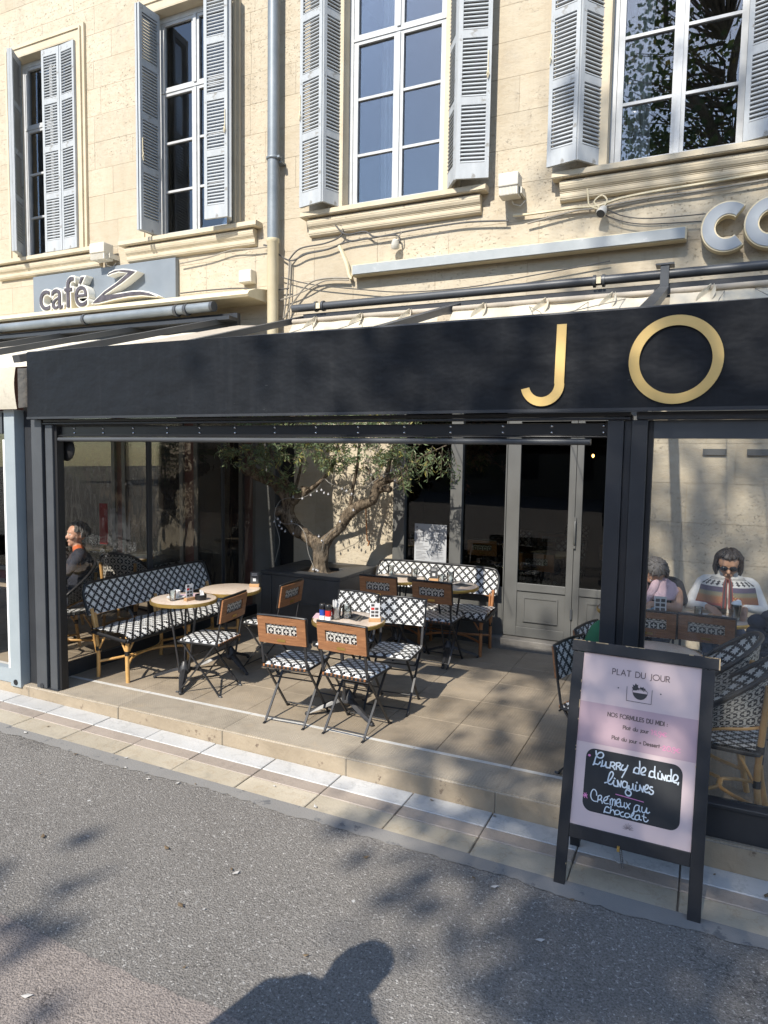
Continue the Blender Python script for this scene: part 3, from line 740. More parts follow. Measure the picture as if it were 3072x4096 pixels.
def floodlight(x, z, lb, w_=.2, first=[None]):
    t = thing('floodlight', lb, 'floodlight', (x, 6.95, z), 0, 'cream floodlights on the wall')
    b = MB(); b.box(-w_/2, w_/2, -.20, -.03, -.005, .125); b.build('housing', MT['creamplastic'], t, bevel=.012)
    b = MB(); b.box(-w_/2+.008, w_/2-.008, -.185, -.035, -.085, -.005)
    for k in range(12): b.box(-w_/2+.012+k*(w_-.03)/12, -w_/2+.018+k*(w_-.03)/12, -.192, -.185, -.08, -.01)
    b.build('ribbed_base', MT['creamplastic'], t)
    b = MB(); b.box(w_/2, w_/2+.02, -.12, .05, -.06, .0); b.box(-.03, .03, -.03, .05, -.05, .0); b.tube([(0, -.05, -.08), (.02, -.04, -.13), (.08, 0, -.14), (.12, .02, -.09)], .006, 6); b.build('bracket', MT['creamplastic'], t)
floodlight(-1.86, 4.62, 'cream floodlight with a ribbed base on the wall between the two right-hand windows')
floodlight(-7.36, 4.58, 'cream floodlight on the wall just above the café sign', .26)
t = thing('junction_box', 'small grey junction box on the wall left of the cream pipe', 'junction box', (-5.09, 6.96, 4.02))
b = MB(); b.box(-.09, .09, -.07, .04, 0, .15); b.build('box', MT['creamplastic'], t, bevel=.008); b = MB(); b.box(-.08, .08, -.076, -.07, .01, .14); b.build('lid', MT['creamplastic'], t)
def spot(x, z, lb, face):
    t = thing('spotlight', lb, 'spotlight', (x, 6.9, z), 0, 'small spotlights hanging from the cables')
    b = MB(); b.lathe([(.0, .05), (.03, .045), (.042, .01), (.048, -.035), (.042, -.05)], 14); o = b.build('lamp_head', MT['creamplastic'], t, smooth=50)
    b = MB(); b.lathe([(.040, -.051), (0, -.046)], 14); b.build('lens', MT['charcoal' if face else 'creamplastic'], t)
    b = MB(); b.tube([(0, 0, .05), (.03, .03, .09), (.02, .09, .1)], .006, 6); b.build('arm', MT['cable'], t)
    t.rotation_euler = (R(25 if not face else -40), R(15), 0)
spot(-3.12, 4.25, 'small cream spotlight pointing down below the tall curtained window', False)
spot(-.98, 4.31, 'small cream spotlight hanging from a coil of cable under the right-hand window', True)
def cable(name, pts, r, m_, lb, y=6.965, n=5):
    b = MB()
    ys = [y-.012-.014*abs(math.sin(3.1*i+len(pts))) for i in range(len(pts))]
    b.tube([(x*.995, yy, (z-1.95)*.995+1.95) for (x, z), yy in zip(pts, ys)], r*1.25, n, smooth_path=5)
    o = b.build(name, m_, smooth=60); return tag(o, lb, 'cable', 'cables clipped along the facade')
cable('wall_cable', [(-4.88,4.46),(-4.79,4.42),(-4.52,4.24),(-4.28,4.29),(-4.01,4.31),(-3.77,4.36),(-3.45,4.37),(-3.22,4.38),(-3.07,4.39),(-2.71,4.4),(-2.32,4.4),(-1.9,4.36)], .008, MT['cable_d'], 'dark cable crossing the wall from the downpipe to the floodlight')
cable('wall_cable', [(-4.52,4.25),(-4.37,4.36),(-4.05,4.38),(-3.85,4.43),(-3.81,4.52),(-3.93,4.63),(-4.01,4.71)], .007, MT['cable_d'], 'dark cable dropping from the sill corner and looping towards the downpipe')
cable('wall_cable', [(-4.01,4.71),(-3.93,4.6),(-3.77,4.45),(-3.53,4.45),(-3.41,4.38),(-3.18,4.37),(-3.11,4.34),(-3.10,4.27)], .008, MT['cable_d'], 'dark cable from the sill corner to the spotlight under the curtained window')
cable('wall_cable', [(-3.72,3.96),(-4.01,3.985),(-4.24,3.95),(-4.43,3.78),(-4.58,3.58)], .008, MT['cable'], 'grey cable bundle from the strip light end down to the black pipe')
cable('wall_cable', [(-3.72,3.94),(-4.03,3.96),(-4.3,3.87),(-4.6,3.80),(-5.0,3.78)], .006, MT['cable'], 'grey cable from the strip light end across the cream pipe')
cable('wall_cable', [(-4.52,4.24),(-4.54,3.96),(-4.60,3.58)], .008, MT['cable'], 'grey cable hanging straight down beside the cream pipe')
cable('wall_cable', [(-4.50,4.22),(-4.51,3.92),(-4.52,3.58)], .006, MT['cable'], 'thin grey cable hanging beside the cream pipe, the one farther from it')
cable('wall_cable', [(-4.63,4.06),(-4.22,3.94),(-3.6,3.83),(-3.02,3.75),(-2.3,3.74),(-1.71,3.79),(-.9,3.86)], .005, MT['cable_d'], 'thin dark cable sagging along the wall under the strip light')
cable('wall_cable', [(-3.85,4.33),(-3.76,4.14),(-3.71,3.98),(-3.68,3.96)], .018, MT['creampaint'], 'short cream conduit slanting down to the left end of the strip light')
cable('wall_cable', [(-1.86,4.41),(-1.7,4.4),(-1.25,4.4),(-1.05,4.39),(-.83,4.43),(-.56,4.45),(-.17,4.46),(.39,4.48),(.9,4.5)], .011, MT['creampaint'], 'cream cable running under the right-hand window sill')
cable('wall_cable', [(-1.71,4.31),(-1.25,4.37),(-1.05,4.37),(-.58,4.4),(-.08,4.4),(.39,4.42),(.9,4.44)], .008, MT['cable'], 'grey cable running under the right-hand window sill, the lower one')
cable('wall_cable', [(-1.16,4.7),(-1.13,4.5),(-1.11,4.4),(-1.01,4.36),(-.95,4.42),(-1.0,4.48),(-1.07,4.43),(-1.02,4.37)], .007, MT['creampaint'], 'cream cable coiled below the left corner of the right-hand window')
cable('wall_cable', [(-.96,4.35),(-.79,4.26),(-.55,4.21),(-.09,4.19)], .0045, MT['cable_d'], 'thin cable sagging from the coil to the top of the letter C')
cable('wall_cable', [(-.96,4.29),(-.79,4.21),(-.57,4.16),(-.12,4.13)], .0045, MT['cable_d'], 'thin cable sagging from the hanging spotlight to the letter C')
cable('wall_cable', [(-6.16,4.37),(-5.69,4.4),(-5.34,4.45),(-5.04,4.43),(-4.79,4.43)], .007, MT['cable'], 'grey cable from the café sign to the grey downpipe')
cable('wall_cable', [(-6.15,4.0),(-5.69,4.0),(-5.19,3.98),(-4.96,3.92),(-4.52,3.92)], .007, MT['cable_d'], 'dark cable from the café sign past the junction box')
cable('wall_cable', [(-3.47, 1.40), (-3.46, 1.2), (-3.445, 1.01), (-3.42, 1.0), (-3.435, .94)], .006, MT['bamboo_d'], 'short brown cable running down the sunlit wall behind the olive tree')
# strip light
t = thing('strip_light', 'long grey and cream strip light box mounted on the wall above the black pipe', 'wall light', (-1.97, 7.0, 3.9))
b = MB(); b.box(-3.62, -.25, 6.86, 6.875, 3.965, 4.06); b.build('front_face', MT['stripface'], t, world=True)
b = MB(); b.box(-3.64, -.235, 6.876, 6.985, 3.955, 4.072); b.build('housing', MT['creampaint'], t, world=True, bevel=.005)
# CO letters
cs_ = thing('shop_letters', 'grey and cream sign letters C and O standing off the wall at the right edge', 'sign', (.12, 6.9, 3.8))
def ringpoly(cx, cz, ro, ri, a0, a1, n=36, k=1.0):
    o_ = [(cx+ro*k*math.cos(R(a0+(a1-a0)*i/n)), cz+ro*math.sin(R(a0+(a1-a0)*i/n))) for i in range(n+1)]
    i_ = [(cx+ri*k*math.cos(R(a1+(a0-a1)*i/n)), cz+ri*math.sin(R(a1+(a0-a1)*i/n))) for i in range(n+1)]
    return o_+i_
def ring_prism(b, cx, cz, ro, ri, a0, a1, y0, y1, mi=0, k=1.0, n=40, rz=None):
    for i in range(n):
        p = a0+(a1-a0)*i/n; q = a0+(a1-a0)*(i+1)/n
        P = lambda r, a: (cx+r*k*math.cos(R(a)), cz+r*math.sin(R(a)))
        poly = [P(ro, p), P(ro, q), P(ri, q), P(ri, p)]
        n0 = len(b.v)
        b.add([(x, y0, z) for x, z in poly]+[(x, y1, z) for x, z in poly], [(3,2,1,0), (4,5,6,7), (0,1,5,4), (2,3,7,6)] + ([(3,0,4,7)] if i == 0 and a1-a0 < 359 else []) + ([(1,2,6,5)] if i == n-1 and a1-a0 < 359 else []), mi)
for cx, cz, a0, a1 in ((.09, 4.02, 52, 308), (.43, 4.02, 0, 360)):
    b = MB(); ring_prism(b, cx, cz, .205, .108, a0, a1, 6.845, 6.852, k=.97); L = b.build('letter', MT['greyface'], cs_, world=True, smooth=40)
    b = MB(); ring_prism(b, cx, cz, .217, .096, a0-2, a1+2, 6.853, 6.955, k=.97); b.build('letter_return', MT['creampaint'], L, world=True, smooth=40)
    b = MB()
    for dx, dz in ((-.12, .1), (-.12, -.1), (.03, -.17)): b.box(cx+dx-.012, cx+dx+.012, 6.955, 7.0, cz+dz-.012, cz+dz+.012)
    b.build('stand_off', MT['steel'], L, world=True)
# cafe Z sign
zs_ = thing('cafe_sign', 'slate grey sign board with raised outlined letters reading café Z', 'sign', (-7.5, 7.0, 3.9))
b = MB(); b.box(-8.80, -6.19, 6.93, 6.99, 3.86, 4.44); b.build('board', MT['signboard'], zs_, world=True, bevel=.004)
b = MB(); b.box(-9.1, -8.79, 6.955, 6.985, 3.85, 4.40)
MT['led'] = mat('dark_violet_acrylic', (.045,.036,.04), (.10,.085,.095), 14, .4, pos=True)
MT['letterwhite'] = mat('letter_outline_white', (.75,.73,.66), rough=.5)
def text_mesh(s, size, ext, off):
    cu = bpy.data.curves.new('letters', 'FONT'); cu.body = s; cu.size = size; cu.extrude = ext; cu.offset = off; cu.resolution_u = 6
    o = bpy.data.objects.new('letters', cu); COL.objects.link(o); bpy.context.view_layer.update()
    me = bpy.data.meshes.new_from_object(o.evaluated_get(bpy.context.evaluated_depsgraph_get()))
    bpy.data.objects.remove(o); bpy.data.curves.remove(cu); return me
def letter_part(ch, x, z, sx, sz):
    lo = None
    for nm, ext, off, y, m_ in (('letter', .008, -.004, 6.802, MT['led']), ('letter_return', .058, .032, 6.868, MT['letterwhite'])):
        me = text_mesh(ch, 1.0, ext, off); me.materials.clear(); me.materials.append(m_)
        o = link(nm, me)
        if lo is None: o.parent = zs_; lo = o; o.location = (x+7.5, y-7.0, z-3.9); o.rotation_euler = (R(90), 0, 0); o.scale = (sx, sz, 1)
        else: o.parent = lo; o.location = (0, 0, -(y-6.802))
for ch, x, sx in (('c', -8.535, .56), ('a', -8.285, .54), ('f', -8.03, .62), ('é', -7.85, .56)): letter_part(ch, x, 3.925, sx, .585)
ZP = [(-7.525,3.937),(-7.435,4.003),(-7.28,4.093),(-7.054,4.187),(-6.881,4.278),(-7.027,4.304),(-7.143,4.291),(-7.218,4.274),(-7.234,4.288),(-7.192,4.32),(-7.092,4.346),(-6.945,4.342),(-6.816,4.322),(-6.705,4.29),(-6.753,4.259),(-6.965,4.155),(-7.147,4.082),(-7.302,4.02),(-7.032,4.042),(-6.789,4.051),(-6.646,4.042),(-6.505,4.012),(-6.366,3.951),(-6.389,3.935),(-6.631,3.969),(-6.871,3.973),(-7.116,3.959),(-7.402,3.928)]
def inset(poly, d):
    n = len(poly); out = []; ar = sum(poly[i][0]*poly[(i+1)%n][1]-poly[(i+1)%n][0]*poly[i][1] for i in range(n)); sg = 1 if ar > 0 else -1
    for i in range(n):
        p0, p1, p2 = Vector(poly[i-1]), Vector(poly[i]), Vector(poly[(i+1)%n])
        e1, e2 = (p1-p0).normalized(), (p2-p1).normalized()
        n1, n2 = Vector((-e1.y, e1.x))*sg, Vector((-e2.y, e2.x))*sg
        nn = (n1+n2); 
        if nn.length < .3: nn = n1
        nn = nn.normalized(); k = min(2.0, 1/max(.4, nn.dot(n1)))
        out.append(tuple(p1+nn*d*k))
    return out
b = MB(); b.prism(inset(ZP, .016), 6.792, 6.80); zl = b.build('letter', MT['led'], zs_, world=True)
b = MB(); b.prism(ZP, 6.801, 6.93); b.build('letter_return', MT['letterwhite'], zl, world=True)
# ================================================================== BLACK AWNING FRAME
aw = thing('black_awning', 'black awning frame with a deep black fascia carrying gold letters J and O', 'awning', (-2.4, 3.86, 0))
b = MB()
def fasc(a, c):
    x = -4.905+9.4*a; z = 2.228+.508*c
    return (x, 3.783+.006*mnoise.noise(Vector((x*.9, z*1.5, 0)))+.004*math.sin(c*3.14), z+(.006*math.sin(x*1.3) if c > .95 else 0))
b.sheet(fasc, 90, 12); b.build('fascia', MT['fascia'], aw, world=True, smooth=60)
b = MB(); b.box(-4.903, 4.5, 3.792, 3.93, 2.232, 2.728); b.box(-4.906, 4.5, 3.774, 3.80, 2.212, 2.229); b.tube([(-4.90, 3.80, 2.733), (4.5, 3.80, 2.733)], .012, 8)
b.build('fascia_box', MT['black'], aw, world=True)
b = MB()   # J
def arc2(cx, cz, r, a0, a1, n=18): return [(cx+r*math.cos(R(a0+(a1-a0)*i/n)), cz+r*math.sin(R(a0+(a1-a0)*i/n))) for i in range(n+1)]
outer = [(-.695, 2.677), (-.699, 2.366)] + arc2(-.815, 2.362, .118, 0, -168)
inner = arc2(-.818, 2.362, .069, -168, 0) + [(-.751, 2.366), (-.746, 2.677)]
poly = outer+inner; no = len(outer)
b.add([(x, 3.7705, z) for x, z in poly]+[(x, 3.7735, z) for x, z in poly], [(i, i+1, len(poly)-2-i, len(poly)-1-i) for i in range(no-1)] + [(i, i+1, i+1+len(poly), i+len(poly)) for i in range(len(poly)-1)])
b.build('letter', MT['gold'], aw, world=True)
b = MB(); ring_prism(b, -.154, 2.465, .2205, .170, 0, 360, 3.7705, 3.7735, n=64); b.build('letter', MT['gold'], aw, world=True)
def post(x0, x1, y0, y1, z0, z1, m_, nm='post', par=None):
    q = MB(); q.box(x0, x1, y0, y1, z0, z1); return q.build(nm, m_, par or aw, world=True, bevel=.004)
pl = post(-4.945, -4.825, 3.84, 3.96, 0, 2.21, MT['charcoal'])
b = MB(); b.tube([(-4.885, 3.835, .02), (-4.885, 3.86, .02)], .022, 12); b.box(-4.905, -4.70, 3.84, 3.9, 0, .008); b.build('foot_plate', MT['black'], aw, world=True)
post(-4.795, -4.715, 3.85, 3.95, 0, 2.17, MT['charcoal']); post(-4.825, -4.795, 3.87, 3.95, 0, 2.2, MT['gasket'], 'post_gap'); post(-4.715, -4.69, 3.87, 3.94, 0, 2.17, MT['gasket'], 'post_gap')
post(-.475, -.392, 3.85, 3.95, 0, 2.17, MT['black']); post(-.392, -.352, 3.872, 3.95, 0, 2.2, MT['black']); post(-.352, -.272, 3.85, 3.95, 0, 2.17, MT['black']); post(-.272, -.245, 3.875, 3.94, .19, 2.17, MT['gasket'], 'post_gap')
b = MB(); b.box(-4.81, -.36, 3.84, 3.9, 2.172, 2.186); b.box(-4.81, -.36, 3.846, 3.9, 2.19, 2.212); b.box(-.33, 4.5, 3.84, 3.9, 2.172, 2.212); b.build('header_rail', MT['black'], aw, world=True, bevel=.003)
b = MB(); b.box(-.245, 4.5, 3.88, 3.93, 2.075, 2.17); b.build('header_panel', MT['charcoal'], aw, world=True)
b = MB(); b.box(-.245, 4.5, 3.85, 3.93, .0, .175); b.box(-.245, 4.5, 3.835, 3.93, .168, .19); b.build('base_rail', MT['black'], aw, world=True, bevel=.005)
b = MB(); b.sheet(lambda a, c: (-.25+4.7*a, 3.90+.004*math.sin(a*40+c*3), .185+1.9*c), 40, 10); b.build('clear_screen', MT['pvc'], aw, world=True, smooth=60)
b = MB(); b.box(-4.985, -4.935, 3.96, 6.93, 0, .12); b.box(-4.98, -4.94, 3.96, 6.93, 2.16, 2.24); b.box(-4.97, -4.945, 5.12, 5.18, .12, 2.16); b.box(-4.97, -4.945, 6.28, 6.32, .12, 2.16)
b.build('side_frame', MT['black'], aw, world=True, bevel=.004)
b = MB(); b.sheet(lambda a, c: (-4.958+.003*math.sin(c*9+a*14), 3.96+2.97*a, .12+2.04*c), 40, 16); b.build('side_screen', MT['pvc_dark'], aw, world=True, smooth=60)
# rolled blind under the fascia
bl = thing('roller_blind', 'rolled up black blind with paired silver studs hanging under the black fascia', 'blind', (-2.6, 3.9, 2.04))
b = MB(); b.box(-4.765, -.478, 3.90, 3.93, 2.088, 2.158); b.box(-4.765, -.478, 3.885, 3.93, 2.078, 2.087); b.build('studded_band', MT['blackpl'], bl, world=True, bevel=.003)
b = MB(); b.tube([(-4.755, 3.895, 2.055), (-4.0, 3.895, 2.058), (-.565, 3.895, 2.055)], .018, 12); b.build('bottom_bar', MT['charcoal'], bl, world=True, smooth=50)
b = MB(); b.tube([(-4.77, 3.895, 2.054), (-4.72, 3.895, 2.056)], [.017, .024], 10); b.build('bar_end', MT['creamplastic'], bl, world=True, smooth=50)
stud = MB(); stud.lathe([(.0085, 0), (.0085, .004), (.004, .008), (0, .009)], 8); stme = stud.mesh('stud', MT['steel'])
for x in [-4.72, -4.52, -4.21, -3.90, -3.57, -3.27, -2.96, -2.63, -2.31, -2.0, -1.68, -1.38, -1.06, -.78, -.50]:
    for z in (2.106, 2.142): inst('stud', stme, bl, (x+2.6, -.0005, z-2.04), (R(90), 0, 0))
# dark grey door-closer bracket seen in the corner of the left screen
b = MB(); b.sphere((-4.72, 3.99, 1.98), (.09, .03, .10), 14, 8); tag(b.build('speaker', MT['gasket'], smooth=60), 'black speaker in the top left corner under the rolled blind', 'speaker')
# rafters, gutter tube, rails
def rafter(par, x, m_, y0=6.72, z0=3.54, y1=3.92, z1=2.70, w_=.06, h=.085):
    q = MB(); q.bar((x, y0, z0-h/2), (x, y1, z1-h/2), w_, h, (1, 0, 0)); q.v = [v for v in q.v]; return q.build('rafter', m_, par, world=True)
for x in (-4.14, -2.31, -.385, 1.5): rafter(aw, x, MT['charcoal'])
gt = thing('gutter_pipe', 'black gutter pipe running along the wall above the black awning', 'gutter', (-1, 6.6, 3.5))
b = MB(); b.tube([(-4.22, 6.6, 3.585), (4, 6.6, 3.60)], .042, 14); b.build('pipe', MT['charcoal'], gt, world=True, smooth=50)
b = MB()
for x in (-3.92, -3.83, -.98, -.90): b = MB(); b.tube([(x-.012, 6.6, 3.587), (x+.012, 6.6, 3.587)], .056, 14); b.build('pipe_collar', MT['charcoal'], gt, world=True, smooth=50)
b = MB(); b.box(-3.90, -3.85, 6.552, 6.6, 3.555, 3.615); b.box(-.96, -.92, 6.552, 6.6, 3.555, 3.615); b.build('pipe_label', MT['creampaint'], gt, world=True)
b = MB(); b.box(-.42, -.35, 6.54, 6.66, 3.45, 3.66); b.box(-.46, -.31, 6.53, 6.67, 3.66, 3.675); b.build('bracket', MT['charcoal'], gt, world=True)
b = MB(); b.box(-4.1, 4, 6.62, 6.68, 3.435, 3.52); b.box(-4.1, 4, 6.60, 6.64, 3.40, 3.415); b.build('rail', MT['black'], aw, world=True)
hk2 = MB(); hk2.tube([(0, 0, 0), (0, -.02, .02), (0, 0, .04), (0, .02, .02), (0, 0, 0)], .005, 5, smooth_path=3); hk2.tube([(-.02, 0, 0), (.02, 0, .01)], .006, 5); hkme = hk2.mesh('guide_eyelet', MT['charcoal'])
for k in range(14): inst('guide_eyelet', hkme, aw, (-3.9+.36*k+2.4, 6.61-3.86, 3.435+.0))
# retracted roof cloth: bar and folds, one bay between each two rafters
def cloth_bay(x0, x1, lb):
    t = thing('retracted_roof_cloth', lb, 'awning cloth', ((x0+x1)/2, 6.4, 3.3), 0, 'gathered roof cloth behind the fascia')
    b = MB(); b.tube([(x0, 6.35, 3.385), ((x0+x1)/2, 6.35, 3.39), (x1, 6.35, 3.385)], .026, 10); b.build('cloth_bar', MT['canvas_d'], t, world=True, smooth=50)
    sd = x0*3.7
    def fn(a, c):
        x = x0+(x1-x0)*a
        f = abs(math.sin(a*math.pi*3.0+.4))**.35
        z = 3.375-(.22+.16*f)*c + .03*mnoise.noise(Vector((x*4, c*3, sd)))
        y = 6.36-.16*math.sin(c*math.pi)*(.35+.65*f)+.05*c + .05*mnoise.noise(Vector((x*5+sd, c*4, 1)))*c
        return (x, y, z)
    b = MB(); b.sheet(fn, 60, 14); b.build('cloth_fold', MT['canvas'], t, world=True, smooth=70)
    def fn2(a, c):
        x = x0+(x1-x0)*a; f = abs(math.sin(a*math.pi*3.0+.4))**.5
        return (x, 6.40+.05*math.sin(c*9), 3.17-(.25+.05*f)*c+.03*mnoise.noise(Vector((x*3, c, 5))))
    b = MB(); b.sheet(fn2, 40, 10); b.build('cloth_fold', MT['canvas'], t, world=True, smooth=70)
    for k in range(3):
        xx = x0+(x1-x0)*(.18+.32*k); b = MB()
        b.sheet(lambda a, c: (xx-.09*c+(a-.5)*(.03+.10*math.sin(c*3.1)), 6.33-.05*math.sin(c*3)-.03*math.cos(a*6), 3.405-.20*c+.012*math.sin(a*9)), 8, 8)
        b.build('cloth_tie', MT['canvas'], t, world=True, smooth=60)
cloth_bay(-4.06, -2.38, 'gathered cream roof cloth on a bar, leftmost of three behind the black fascia')
cloth_bay(-2.25, -.45, 'gathered cream roof cloth on a bar behind the black fascia above the letter J')
cloth_bay(-.32, 1.44, 'gathered cream roof cloth on a bar behind the black fascia above the letter O')
b = MB()
for x0, x1 in ((-3.9, -3.1), (-3.3, -2.7), (-2.9, -2.0), (-1.6, -.9), (-1.0, -.9), (-.6, -1.2), (.1, .0), (.3, .4)):
    b.tube([(x0, 6.58, 3.42), ((x0+x1)/2, 5.6, 3.14), (x1, 4.3, 2.78)], .0035, 4)
b.build('pull_cord', MT['cable'], aw, world=True)
# ================================================================== NEIGHBOUR (cafe) AWNING
nb = thing('cream_awning', 'cream fabric awning of the neighbouring café with grey rafters, at the left edge', 'awning', (-7.5, 3.9, 0))
def roofz(y): return 2.70+(y-3.9)*.284
b = MB(); b.sheet(lambda a, c: (-11+6.0*a, 3.9+2.75*c, roofz(3.9+2.75*c)-.055+.018*math.sin(c*21+a*3)+.012*mnoise.noise(Vector((a*20, c*5, 0)))), 50, 40); b.build('roof_cloth', MT['canvas_n'], nb, world=True, smooth=70)
b = MB(); b.sheet(lambda a, c: (-4.99+.82*a, 3.95+2.66*c, roofz(3.95+2.66*c)-.012-.02*math.sin(a*3.14)+.006*math.sin(c*60)*a), 12, 60); b.build('roof_cloth', MT['canvas_d'], aw, world=True, smooth=70, label='beige overlapping strip of roof cloth at the left end')
for x in (-10.3, -9.0, -7.75, -6.5, -5.2): rafter(nb, x, MT['charcoal'], z0=3.60, z1=2.76)
b = MB(); b.box(-11, -4.98, 6.60, 6.66, 3.42, 3.60); b.box(-11, -4.98, 6.45, 6.60, 3.50, 3.54); b.build('rail', MT['black'], nb, world=True)
b = MB(); b.prism([(7.0, 3.93), (6.72, 3.885), (6.58, 3.83), (6.55, 3.79), (6.57, 3.765), (7.0, 3.765)], -11, -4.80, axis='x'); b.build('cassette', MT['creampaint'], nb, world=True, smooth=35)
b = MB(); b.tube([(-11, 6.46, 3.64), (-5.22, 6.46, 3.66)], .055, 14); b.build('gutter_pipe', MT['zinc'], nb, world=True, smooth=50)
b = MB()
for x in (-8.9, -7.25, -5.75, -5.60): b = MB(); b.tube([(x-.02, 6.46, 3.65), (x+.02, 6.46, 3.65)], .070, 14); b.build('pipe_collar', MT['charcoal'], nb, world=True, smooth=50)
b = MB(); b.tube([(-5.24, 6.46, 3.66), (-5.20, 6.46, 3.66)], .06, 12); b.build('pipe_end', MT['charcoal'], nb, world=True, smooth=50)
b = MB(); b.sheet(lambda a, c: (-11+6.03*a, 3.74-.02*math.sin(c*3)+.006*mnoise.noise(Vector((a*30, c*2, 0))), 2.29+.33*c), 60, 8); b.build('valance', MT['canvas'], nb, world=True, smooth=60)
b = MB(); b.sheet(lambda a, c: (-4.965+.03*math.sin(a*3), 3.75+.35*a, 2.30+.31*c+.06*a), 6, 4); b.build('valance_return', MT['canvas_d'], nb, world=True, smooth=60)
q = MB(); q.box(-5.215, -5.09, 3.80, 3.93, -.02, 2.29); q.build('post', MT['greyblue'], nb, world=True, bevel=.004)
b = MB(); b.tube([(-5.15, 3.795, .02), (-5.15, 3.82, .02)], .024, 12); b.build('foot_hole', MT['gasket'], nb, world=True)
q = MB(); q.box(-5.09, -4.94, 3.89, 3.96, 0, 2.6); q.build('dark_infill', MT['black'], nb, world=True)
q = MB(); q.box(-5.275, -5.225, 3.83, 3.88, .12, 2.05); q.build('screen_edge', MT['whitecer'], nb, world=True)
q = MB(); q.box(-9.5, -5.235, 3.80, 3.88, 2.10, 2.27); q.build('blind_box', MT['charcoal'], nb, world=True)
q = MB(); q.box(-9.5, -6.15, 3.86, 3.865, .12, 2.10); q.build('front_screen', MT['pvc_dark'], nb, world=True)
q = MB(); q.box(-9.5, -5.225, 3.82, 3.89, 0, .12); q.build('base_rail', MT['greyblue'], nb, world=True)
q = MB(); q.box(-9.5, -6.2, 3.9, 3.905, .9, 2.1); q.build('added_sun_block', MT['gasket'], nb, world=True)  # unseen opaque sheet, added to keep sun off the neighbouring terrace

